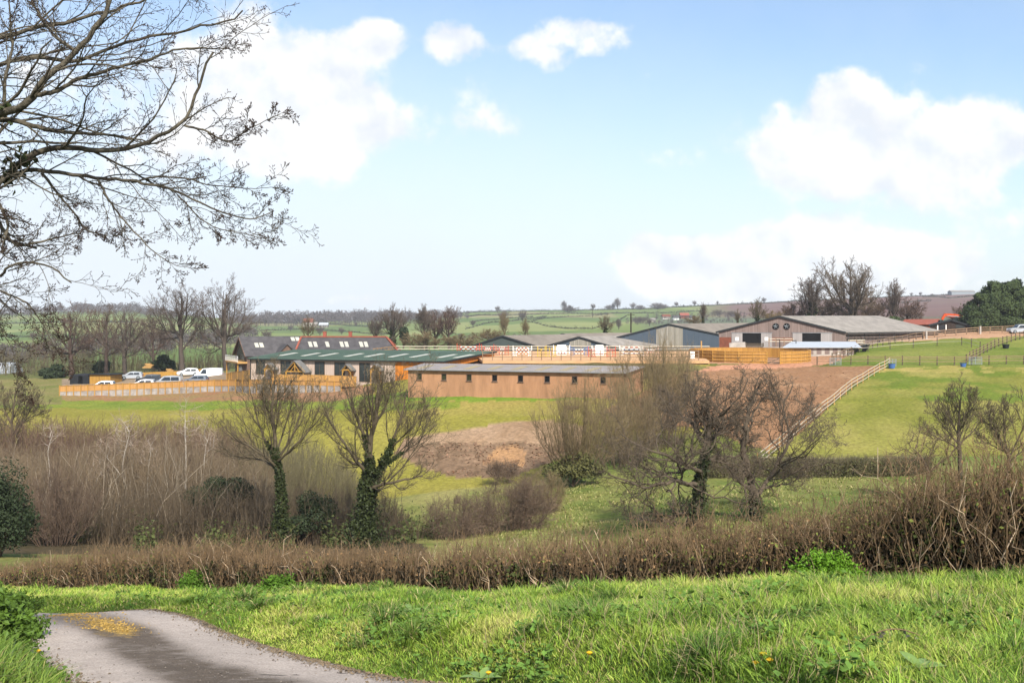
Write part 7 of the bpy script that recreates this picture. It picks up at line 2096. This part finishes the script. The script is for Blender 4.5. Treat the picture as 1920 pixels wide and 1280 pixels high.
# --- verge grass: every blade a bent strip
def grass(name, label, X, Y, hfac, seed, palette, width=.0034, sub=0.0):
    rr = np.random.default_rng(seed); n = len(X)
    Z = ground_z(X, Y)
    cl = vnoise(X / .55, Y / .55, seed, 3); big = vnoise(X / 2.2, Y / 2.2, seed + 1, 3)
    h = hfac * (1 + .75 * cl + .35 * big) * rr.uniform(.45, 1.25, n); h = np.clip(h, .03, .55)
    an = vnoise(X / .38, Y / .38, seed + 2, 3) * 9 + rr.normal(0, 1.5, n)
    bend = rr.uniform(.15, 1.0, n) * h * (1 + .6 * np.clip(cl, 0, 1))
    t = np.array([0, .4, .75, 1.0])
    ca, sa = np.cos(an), np.sin(an)
    cx = X[:, None] + (ca * bend)[:, None] * (t ** 2)[None]; cy = Y[:, None] + (sa * bend)[:, None] * (t ** 2)[None]
    cz = Z[:, None] - .02 + h[:, None] * (t - .28 * t ** 3 * (bend / h)[:, None])
    wd = (width * np.maximum(1, Y / 9.0) * rr.uniform(.7, 1.5, n))[:, None] * np.array([1, .9, .6, .12])[None]
    fa = rr.uniform(0, 3.14, n); px_, py_ = np.cos(fa)[:, None], np.sin(fa)[:, None]
    V = np.stack([np.stack([cx - px_ * wd, cy - py_ * wd, cz], -1), np.stack([cx + px_ * wd, cy + py_ * wd, cz], -1)], 2)   # n,4,2,3
    V = V.reshape(-1, 3)
    b = (np.arange(n) * 8)[:, None, None]; i = (np.arange(3) * 2)[None, :, None]
    Q = (b + i + np.array([0, 1, 3, 2])[None, None]).reshape(-1, 4)
    pal = np.array(palette)
    tone = np.clip(.48 + .8 * vnoise(X / 1.1, Y / 1.1, seed + 7, 4) + .45 * big - .25 * cl + rr.normal(0, .26, n), 0, .999) * (len(pal) - 1)
    k = tone.astype(int); f = (tone - k)[:, None]
    c = pal[k] * (1 - f) + pal[np.minimum(k + 1, len(pal) - 1)] * f
    dry = rr.uniform(0, 1, n) < (.06 + .05 * (big < -.2))
    c[dry] = A(206, 188, 128) * rr.uniform(.7, 1.05, (dry.sum(), 1))
    c = c * rr.uniform(.8, 1.2, (n, 1))
    m = mat('grass_blades', (0, 0, 0), rough=.6, var=.12, scale=3, spec=.25, attr='col')
    o = qmesh(name, [(V, Q)], m, None, [float(X[0]), float(Y[0]), float(Z[0])], True, np.repeat(c, 8, 0))
    tag(o, label, 'grass', kind='stuff')
def tussock_blades(name, label, cx, cy, per, hgt, spread, seed, pal):
    rr = np.random.default_rng(seed); n = len(cx) * per
    q = np.abs(rr.normal(0, spread, n)); a = rr.uniform(0, 6.28, n)
    sc = np.repeat(rr.uniform(.55, 1.35, len(cx)), per)
    X = np.repeat(cx, per) + np.cos(a) * q * .5 * sc; Y = np.repeat(cy, per) + np.sin(a) * q * .5 * sc
    Z = ground_z(X, Y); h = hgt * sc * rr.uniform(.5, 1.2, n); bend = h * rr.uniform(.3, 1.25, n); an = a + rr.normal(0, .5, n)
    t = np.array([0, .35, .7, 1.0]); ca, sa = np.cos(an), np.sin(an)
    px_ = X[:, None] + (ca * bend)[:, None] * (t ** 2)[None]; py_ = Y[:, None] + (sa * bend)[:, None] * (t ** 2)[None]
    pz = Z[:, None] - .02 + h[:, None] * (1.25 * t - .55 * t ** 3 * (bend / h)[:, None])
    wd = (.0034 * np.maximum(1, Y / 9.0) * rr.uniform(.7, 1.5, n))[:, None] * np.array([1, .9, .6, .1])[None]
    fa = rr.uniform(0, 3.14, n); ux, uy = np.cos(fa)[:, None], np.sin(fa)[:, None]
    V = np.stack([np.stack([px_ - ux * wd, py_ - uy * wd, pz], -1), np.stack([px_ + ux * wd, py_ + uy * wd, pz], -1)], 2).reshape(-1, 3)
    b = (np.arange(n) * 8)[:, None, None]; i = (np.arange(3) * 2)[None, :, None]
    Q = (b + i + np.array([0, 1, 3, 2])[None, None]).reshape(-1, 4)
    pal = np.array(pal); k0 = np.repeat(rr.integers(0, len(pal), len(cx)), per)
    c = pal[k0] * rr.uniform(.75, 1.25, (n, 1)); dry = rr.uniform(0, 1, n) < .10; c[dry] = A(210, 194, 136)
    o = qmesh(name, [(V, Q)], mat('grass_blades', (0, 0, 0)), None, [float(X[0]), float(Y[0]), float(Z[0])], True, np.repeat(c, 8, 0))
    tag(o, label, 'grass', kind='stuff')
def hedge_y(X):   # hedge line as depth for each X
    o = np.argsort(HL[:, 0]); return np.interp(X, HL[o, 0], HL[o, 1])
rr = np.random.default_rng(620)
PALG = [A(92, 126, 40), A(124, 160, 50), A(158, 190, 66), A(184, 204, 80), A(208, 208, 112)]
n = 1500000
yp = rr.uniform(1072, 1420, n); d = np.exp(rr.uniform(math.log(3.6), math.log(30), n)); x = rr.uniform(-160, 2900, n)
X = (x - CX) / F * d; Y = d
dist, lz, side = lane_near(X, Y)
ok = (dist > LHALF - .02 + rr.exponential(.03, n)) & (side < 0) & (Y < hedge_y(X) + .25)
prob = np.clip((d / 14) ** .6, .35, 1) * np.where(dist < LHALF + .25, .6, 1)
ok &= rr.uniform(0, 1, n) < prob
X, Y, dist = X[ok], Y[ok], dist[ok]
hf = np.clip(.05 + (dist - LHALF) * .06, .05, .135) + .035 * np.clip((X - .5) / 2.5, 0, 1)
print('verge blades', len(X))
grass('verge_grass', 'long lush grass covering the verge between the lane and the hedge', X, Y, hf, 621, PALG)
rr2 = np.random.default_rng(625); k = np.r_[rr2.choice(len(X), 380, False), rr2.choice(np.where((CX + F * X / Y > 1100) & (Y > 8) & (Y < 13))[0], 60, False)]
k = k[(dist[k] > LHALF + .5)]
tussock_blades('verge_tussocks', 'longer arching grass tussocks standing in the verge', X[k], Y[k], 200, .18, .16, 626, PALG[:4] + [A(120, 150, 60), A(92, 122, 44)])
n = 120000
d = np.exp(rr.uniform(math.log(4), math.log(26), n)); x = rr.uniform(-700, 330, n); X = (x - CX) / F * d; Y = d
dist, lz, side = lane_near(X, Y)
ok = (dist > LHALF - .22 + .14 * vnoise(X / .6, Y / .6, 77, 2) + rr.exponential(.03, n)) & (side > 0) & (dist < 5)
X, Y, dist = X[ok], Y[ok], dist[ok]
print('bank blades', len(X))
grass('bank_grass', 'dark lush grass on the bank at the left of the lane', X, Y, np.clip(.06 + (dist - LHALF) * .07, .05, .16), 622, [A(54, 82, 26), A(84, 116, 38), A(116, 146, 52), A(140, 164, 66)])

# rough tussocks over the meadows
def tussocks(label, n, seed, d0, d1, x0, x1, hgt, pal, cond=None):
    rr = np.random.default_rng(seed); d = rr.uniform(d0, d1, n); x = rr.uniform(x0, x1, n); X = (x - CX) / F * d
    nz_ = vnoise(X / 2.2, d / 2.2, seed, 3); m = nz_ > -.05
    if cond is not None: m &= cond(x, HY - F * ground_z(X, d) / d, d)
    X, d = X[m], d[m]
    grass('rough_grass', label, np.repeat(X, 1), np.repeat(d, 1), np.full(len(X), hgt), seed, pal, width=.0042)
tussocks('rough straw and green grass on the slope below the hedge', 60000, 631, 32, 88, 880, 1960, .17, [A(130, 142, 64), A(152, 156, 80), A(182, 172, 112)])
0 and tussocks('tufted grass on the right hand slope', 60000, 632, 92, 149, 1440, 1960, .13, [A(140, 150, 62), A(158, 160, 74), A(180, 172, 96)], lambda x, y, d: x + (y - 836) * 1.255 > 1480)

# broad weeds and dead stalks mixed into the verge
rr = np.random.default_rng(681); n = 9000; x = rr.uniform(200, 1960, n); d = np.exp(rr.uniform(math.log(5.6), math.log(20), n)); X = (x - CX) / F * d; Y = d
dist, lz, side = lane_near(X, Y); m_ = (dist > LHALF + .15) & (side < 0) & (Y < hedge_y(X) - .1) & (vnoise(X / .8, Y / .8, 682, 3) > .18)
X, Y = X[m_], Y[m_]; C = np.repeat(np.stack([X, Y, ground_z(X, Y) + rr.uniform(.05, .15, len(X))], 1), 4, 0); C = C + rr.normal(0, .035, C.shape)
o = qmesh('verge_weeds', [leaf_quads(C, .038, rr, np.tile([0, 0, 1.2], (len(C), 1)), 1.5)], mat('weed_leaf', A(112, 148, 62), var=.45, scale=5), None, C[0], smooth=False); tag(o, 'broad leaved weeds in patches through the verge grass', 'weeds', kind='stuff')
n = 2200; x = rr.uniform(300, 1960, n); d = np.exp(rr.uniform(math.log(5.6), math.log(18), n)); X = (x - CX) / F * d; Y = d
dist, lz, side = lane_near(X, Y); m_ = (dist > LHALF + .4) & (side < 0) & (Y < hedge_y(X)) & (vnoise(X / 1.3, Y / 1.3, 683, 3) > .0)
X, Y = X[m_], Y[m_]; stem_mass('dead_stalks', 'pale dead grass stalks standing through the verge', np.stack([X, Y, ground_z(X, Y)], 1), rr.uniform(.12, .30, len(X)), .35, .0022, mat('dead_straw', A(214, 194, 146), var=.3, scale=8), rr, tw=0, npt=4, wander=.05)
# --- loose things lying about: catkins on the lane, grit along its edges, clods on the bare soil
def litter(name, label, X, Y, Z, size, m, seed):
    r = np.random.default_rng(seed); n = len(X); C = np.stack([X, Y, Z], 1)
    N_ = np.tile(np.array([0, 0, 1.0]), (n, 1))
    V, Q = leaf_quads(C, size, r, N_ * 1.6); 
    o = qmesh(name, [(V, Q)], m, None, [float(X[0]), float(Y[0]), float(Z[0])], smooth=False); tag(o, label, name.replace('_', ' '), kind='stuff')
def lane_scatter(n, wf, yf, seed):
    r = np.random.default_rng(seed); k = r.integers(0, len(LANE) - 1, n); t = r.uniform(0, 1, n)
    a, b = LANE[k], LANE[k + 1]; c = a + (b - a) * t[:, None]; d = norm(b - a); nn = np.stack([-d[:, 1], d[:, 0]], 1)
    w = wf(r, n); p = c + nn * w[:, None]; z = LZ[k] * (1 - t) + LZ[k + 1] * t + XF * (p[:, 1] - c[:, 1]) * np.clip(c[:, 1] / 6, 0, 1) - .03 * (w / LHALF) ** 2
    m = yf(r, p[:, 1]); return p[m, 0], p[m, 1], z[m] + .016
X, Y, Z = lane_scatter(34000, lambda r, n: r.normal(.0, .20, n), lambda r, y: r.uniform(0, 1, len(y)) < np.exp(-((y - 14.0) / .55) ** 2) * .6 + np.exp(-((y - 15.3) / .5) ** 2) * .3, 671)
litter('catkin_litter', 'yellow catkin litter lying on the lane where it bends away', X, Y, Z, .018, mat('catkins', A(206, 168, 88), var=.3, scale=30), 671)
X, Y, Z = lane_scatter(14000, lambda r, n: np.sign(r.normal(0, 1, n)) * (LHALF - np.abs(r.normal(0, .13, n))), lambda r, y: (y > 5) & (y < 17), 672)
litter('lane_grit', 'earth crumbs and dead leaf bits along both edges of the lane', X, Y, Z, .02, mat('grit', A(140, 122, 98), var=.5, scale=30), 672)
X, Y, Z = lane_scatter(2600, lambda r, n: r.normal(.02, .34, n), lambda r, y: (y > 5) & (y < 14), 673)
litter('lane_stones', 'small stones and twig bits on the dirty crown of the lane', X, Y, Z, .012, mat('stones', A(140, 130, 118), var=.5, scale=30), 673)
rr = np.random.default_rng(674); n = 16000; d = rr.uniform(93, 146, n); x = rr.uniform(760, 1670, n); X = (x - CX) / F * d; Z = ground_z(X, d); y = HY - F * Z / d
so1 = inside([(760, 815), (850, 806), (930, 795), (1010, 789), (1100, 796), (1080, 850), (960, 893), (860, 896), (800, 880)], x, y); so2 = inside([(1150, 768), (1235, 726), (1295, 694), (1540, 689), (1660, 680), (1595, 722), (1515, 792), (1465, 836), (1330, 798)], x, y)
m_ = ((so1 & (y > 830)) | (so2 & (rr.uniform(0, 1, n) < .12))) & (vnoise(X / 3, d / 3, 675, 3) > -.1)
litter('soil_clods', 'clods and stones scattered over the bare soil', X[m_], d[m_], Z[m_] + .05, .17, mat('clods', A(168, 130, 102), var=.5, scale=.8), 674)
# --- leafy plants of the left bank
rr = np.random.default_rng(640)
def rosette(name, label, c, n, ln, wd, m, seed, rise=.5, cat='plant', group=None, flower=None, stalk=0, lobes=False):
    r = np.random.default_rng(seed); root = thing(name, label, cat, c, group); parts = []
    a = np.arange(n) * 2.4 + r.uniform(0, 6); el = r.uniform(rise * .5, rise * 1.3, n); l = ln * r.uniform(.7, 1.2, n)
    t = np.linspace(0, 1, 6)
    rad = t[None] * l[:, None]; z = np.sin(el)[:, None] * rad - (rad ** 2) / (ln * 2.2) * .6 + .02
    cx = c[0] + np.cos(a)[:, None] * rad * np.cos(el)[:, None]; cy = c[1] + np.sin(a)[:, None] * rad * np.cos(el)[:, None]
    w = wd * np.sin(np.pi * np.clip(t * .93 + .05, 0, 1)) ** .8
    if lobes: w = w * np.array([1, .6, 1.1, .6, 1, .3])
    sx, sy = -np.sin(a)[:, None], np.cos(a)[:, None]
    rows = [np.stack([cx + sx * w * s, cy + sy * w * s, c[2] + z + abs(s) * wd * .35], -1) for s in (-1, 0, 1)]
    V = np.stack(rows, 2).reshape(-1, 3)
    b = (np.arange(n) * 18)[:, None, None, None]; i = (np.arange(5) * 3)[None, :, None, None]; s = np.arange(2)[None, None, :, None]
    Q = (b + i + s + np.array([0, 1, 4, 3])).reshape(-1, 4)
    qmesh('leaves', [(V, Q)], m, root)
    return root
DOCK = mat('dock_leaf', A(132, 160, 84), var=.25, scale=9, rough=.45, spec=.4)
for (x, y, d, lab) in ((902, 1262, 8.3, 'broad leaved dock rosette in the verge near the lane edge'), (1725, 1272, 5.9, 'broad pale dock leaves at the bottom right of the verge'), (770, 1172, 12.8, 'small dock rosette half way up the verge'), (1640, 1120, 10.0, 'grey green dock leaves near the bramble hedge')):
    g = on_ground(x, d); rosette('dock_plant', lab, g + [0, 0, .05], 6, .20, .036, DOCK, int(x), .42, group='dock plants in the verge')
FERN = mat('fern_leaf', A(112, 158, 36), var=.4, scale=8, rough=.6)
def frond_clump(name, label, c, R_, Hh, n, seed, m, size=.03):
    r = np.random.default_rng(seed); root = thing(name, label, 'plant', c)
    a = r.uniform(0, 6.28, n); q = r.uniform(.3, 1, n); t = np.linspace(0, 1, 6)
    e = np.stack([np.cos(a) * R_ * q, np.sin(a) * R_ * q, Hh * (1 - .45 * q ** 2) * r.uniform(.7, 1.1, n)], 1)
    mid = e * [.35, .35, .8]
    pts = np.array(c) + 2 * (t * (1 - t))[None, :, None] * mid[:, None] + (t ** 2)[None, :, None] * e[:, None]
    qmesh('stalks', [tube_polys(pts, np.ones((n, 1)) * np.linspace(.006, .002, 6)[None], 3)], m, root)
    C = np.repeat(pts[:, 2:].reshape(-1, 3), 22, 0); C = C + r.normal(0, size * 1.7, C.shape)
    qmesh('leaflets', [leaf_quads(C, size, r)], m, root, smooth=False)
g = on_ground(1552, 12.0); frond_clump('cow_parsley', 'bright green feathery cow parsley clump below the bramble hedge', g, .42, .42, 60, 651, FERN, .022)
g = on_ground(383, 23.5); frond_clump('cow_parsley', 'rounded dark green leafy clump in the verge before the trimmed hedge', g, .62, .62, 70, 652, mat('dark_fern', A(96, 134, 40), var=.4, scale=6), .04)
g = on_ground(520, 19.5); frond_clump('cow_parsley', 'small dark green clump right of the rounded one', g, .36, .3, 36, 653, mat('dark_fern', (0, 0, 0)), .03)
NET = mat('nettle_leaf', A(98, 128, 46), var=.45, scale=6, rough=.6)
for i, (x, d, R_, Hh) in enumerate([(-14, 10.4, .34, .34), (20, 11.6, .30, .32), (-60, 9.2, .4, .45), (-6, 8.6, .28, .2), (46, 13.0, .28, .26), (-16, 12.6, .34, .5), (44, 9.7, .2, .14), (-40, 7.6, .3, .25), (84, 8.8, .14, .1), (30, 15.0, .4, .42), (-60, 16, .6, .6)]):
    g = on_ground(x, d)
    lab = ['tall leafy nettles on the left bank, nearest the picture edge', 'leafy nettle clump on the left bank above the lane bend', 'nettle clump cut by the left picture edge', 'low nettle clump at the bottom of the left bank', 'leafy clump where the lane passes out of sight', 'tallest leafy clump at the left edge with white blossom', 'small leafy clump overhanging the left lane edge', 'leafy clump in the bottom left corner', 'tiny leafy tuft on the left lane edge', 'dark leafy clump behind the lane bend', 'rank leafy growth far up the left bank'][i]
    frond_clump('nettle_clump', lab, g, R_, Hh, 34, 660 + i, NET, .030)
YEL = mat('dandelion_yellow', A(244, 196, 40), var=.15, scale=40)
def dandelion(x, y, d, lab):
    g = on_ground(x, d); z = (HY - y) / F * d; top = np.array([g[0], g[1], max(z, g[2] + .05)])
    root = thing('dandelion', lab, 'flower', g, 'dandelions in the grass')
    m = MB(); m.cyl(g, top, .003, .0025, k=5); m.build('stalk', FERN, root)
    m = MB()
    m.cyl(top - [0, 0, .006], top + [0, 0, .012], .009, .024, k=10); m.cyl(top + [0, 0, .0121], top + [0, 0, .02], .024, .012, k=10); m.build('flower_head', YEL, root)
for (x, y, d, lab) in [(1275, 1113, 10.6, 'dandelion high in the verge grass before the bramble hedge'), (44, 1211, 9.0, 'larger dandelion on the left bank'), (72, 1221, 9.2, 'smaller dandelion on the left bank beside the larger'), (1905, 1203, 6.9, 'dandelion at the right picture edge, upper of two'), (1880, 1221, 6.6, 'dandelion at the right picture edge, lower of two'),
                       (1431, 1243, 6.4, 'right dandelion of three near the bottom of the verge'), (1416, 1250, 6.3, 'left dandelion of three near the bottom of the verge'), (1443, 1254, 6.25, 'lowest dandelion of three near the bottom of the verge'), (916, 1262, 8.1, 'orange dandelion beside the dock rosette'), (270, 1113, 24, 'dandelion before the trimmed hedge at the far verge'), (1105, 1225, 7.6, 'dandelion alone in the middle of the verge')]:
    dandelion(x, y, d, lab)
# bramble runner with dark leaves
for (x, y, d, lab, sd) in ((1660, 1215, 6.7, 'arching bramble runner with dark leaves low in the right verge', 1),):
    g = on_ground(x, d); r = np.random.default_rng(670 + sd)
    root = thing('bramble_sprig', lab, 'plant', g, 'bramble sprigs in the verge'); t = np.linspace(0, 1, 10)
    w = .42 if sd == 1 else .2
    pts = g + np.stack([(t - .4) * w, t * .06, .13 + .07 * np.sin(t * 2.9)], 1)
    qmesh('stem', [tube_polys(pts[None], np.full((1, 10), .004), 5)], HM['red'], root)
    qmesh('leaves', [leaf_quads(np.repeat(pts[2:], 2, 0) + r.normal(0, .018, (16, 3)) - [0, 0, .02], .026, r)], mat('bramble_dark_leaf', A(110, 108, 88), var=.3, scale=20, rough=.5), root)

# --- the tree whose boughs hang in from the left
def overhang():
    d = 10.5
    trunk = [np.array([-7.7, 10.6, gz(-7.7, 10.6) - .3]), np.array([-7.6, 10.6, -1.5]), np.array([-7.45, 10.55, .6]), np.array([-7.3, 10.5, 2.2]), np.array([-7.2, 10.5, 3.6]), np.array([-7.0, 10.5, 5.0])]
    step = .085
    chains = [trunk]; R_ = [.24]
    lim = [
        [(-300, 300), (-120, 262), (0, 216), (50, 190), (100, 135), (150, 95), (185, 55), (212, -5), (225, -60)],
        [(-330, 420), (-120, 372), (-20, 350), (28, 312), (60, 295), (150, 286), (230, 287), (300, 262), (345, 236), (370, 190), (386, 130), (400, 98)],
        [(-20, 350), (55, 325), (125, 329), (250, 342), (335, 366), (400, 390), (455, 408), (490, 405), (512, 396)],
        [(-320, 470), (-120, 520), (-10, 525), (22, 502), (60, 493), (108, 505), (134, 530)],
        [(-60, 523), (10, 548), (48, 566), (78, 606), (100, 650), (128, 690)],
        [(75, 326), (112, 366), (140, 400), (165, 432), (215, 446)],
        [(180, 336), (212, 384), (245, 425), (288, 470), (330, 497), (356, 499)],
        [(-40, 228), (20, 220), (110, 242), (200, 252), (280, 268)],
        [(-300, 300), (-150, 190), (-30, 120), (60, 104), (140, 110), (230, 80), (330, 58), (430, 38), (455, 20)],
        [(60, 180), (110, 172), (180, 140), (280, 108), (350, 92), (425, 92)],
        [(-200, 225), (-100, 90), (0, 55), (80, 38), (160, 28), (260, 8), (340, -30)],
        [(345, 236), (390, 250), (432, 264), (480, 238), (526, 214)],
        [(250, 342), (320, 330), (400, 345), (470, 355), (530, 352)],
        [(-40, 440), (20, 452), (70, 456), (125, 440), (150, 438)],
        [(330, 366), (390, 420), (450, 432), (500, 446), (520, 425)],
        [(10, 215), (12, 160), (25, 90), (20, 20), (30, -40)],
        [(150, 95), (95, 60), (60, 10), (55, -40)],
        [(10, 315), (-10, 360), (15, 420), (5, 470), (30, 490)],
        [(20, 560), (-5, 600), (20, 650), (35, 700), (48, 745)]]
    r = np.random.default_rng(701)
    for k, l in enumerate(lim):
        off = (-.5 + (k * .37) % 1.0) * 1.5
        pts = []
        for i, q in enumerate(l):
            pts.append(P(q[0], q[1], d + off * min(1, i / 3.0)))
        if l[0][0] <= -200:
            b = min(range(len(trunk)), key=lambda j: abs(trunk[j][2] + .5 - pts[0][2])); pts[0] = trunk[max(1, b)] + 0
            R_.append([.088, .062, .04, .05, .05][[0, 1, 3, 8, 10].index(k)] if k in (0, 1, 3, 8, 10) else .04)
        else:
            ss = np.concatenate([resample(c, 60) for c in chains[1:]]); ow = np.repeat(np.arange(1, len(chains)), 60); tt = np.tile(np.linspace(0, 1, 60), len(chains) - 1)
            vis = np.hypot(CX + F * ss[:, 0] / ss[:, 1] - l[0][0], HY - F * ss[:, 2] / ss[:, 1] - l[0][1])
            j = vis.argmin(); pts[0] = ss[j]; dj = ss[j][1]
            for i in range(1, len(pts)):
                q = l[i]; pts[i] = P(q[0], q[1], dj + (off * .6) * min(1, i / 3.0))
            R_.append(R_[ow[j]] * (1 - .8 * tt[j]) * .72)
        chains.append(np.array(pts))
    axes, radii = [], []
    root = thing('overhanging_tree', 'bare budding tree whose boughs hang into the picture from the left', 'tree', trunk[0])
    rnd = np.random.default_rng(702)
    for i, c in enumerate(chains):
        a = resample(c, 44 if i else 20); Lc = np.linalg.norm(np.diff(a, axis=0), axis=1).sum()
        w_ = np.cumsum(rnd.normal(0, .035 * Lc / len(a) ** .5 * .5, a.shape), 0); w_ -= np.linspace(0, 1, len(a))[:, None] * w_[-1]
        a[1:] += w_[1:] * (1 if i else .3)
        axes.append(a); radii.append(R_[i] * np.linspace(1, .2 if i else .6, len(a)) * (.86 if i else 1))
    bark = mat('mossy_bark', A(96, 86, 70, 2.6), var=.45, scale=9, bump=.8, col2=tuple(A(150, 140, 120, 2.2)), detail=9)
    twm = mat('budding_twigs', A(78, 66, 56, 2.4), var=.3, scale=6)
    lvl = [(14, .32, .62, .13, .01, .5, 10, .08), (8, .38, .66, .17, .02, .55, 8, .10), (5, .40, .74, .2, .05, .62, 5, .15)]
    tr_, cr_, lv = ram_mesh(root, axes, radii, lvl, rnd, .0023, bark, twm, 10, 1)
    rr = np.random.default_rng(703)
    tp = np.concatenate([lv[-1][0][:, -2:], lv[-2][0][:, -2:]]); e = tp[:, 1]; dd = norm(tp[:, 1] - tp[:, 0])
    bp = np.stack([e - dd * .004, e + dd * .005, e + dd * .013, e + dd * .018], 1)
    qmesh('buds', [tube_polys(bp, np.ones((len(e), 1)) * np.array([[.0018, .0040, .0034, .0008]]), 4)], mat('buds', A(84, 64, 54, 2.4), var=.3, scale=20), root)
    allp = np.concatenate([a for a, r in zip(axes, radii) if r[0] > .03]); allr = np.concatenate([r for r in radii if r[0] > .03])
    iv = allp[(allr > .03) & (allp[:, 0] < -4.85)]
    iv = iv[rr.integers(0, len(iv), 2600)] + rr.normal(0, .06, (2600, 3))
    qmesh('ivy', [leaf_quads(iv, .05, rr)], IVY, root, smooth=False)
    print('overhang', len(e))
overhang()

# ------------------------------------------------------------------ air between here and the hills
hz = bpy.data.materials.new('haze_air'); hz.use_nodes = True
hz.node_tree.nodes.clear()
ho = hz.node_tree.nodes.new('ShaderNodeOutputMaterial'); hv = hz.node_tree.nodes.new('ShaderNodeVolumePrincipled')
hv.inputs['Color'].default_value = (0.86, 0.92, 1.0, 1); hv.inputs['Density'].default_value = 0.00013
hz.node_tree.links.new(hv.outputs[0], ho.inputs['Volume'])
m = MB(); m.box([0, 890, 40], [5200, 1900, 240]); tag(m.build('haze', hz, None, [0, 890, 40]), kind='stuff')
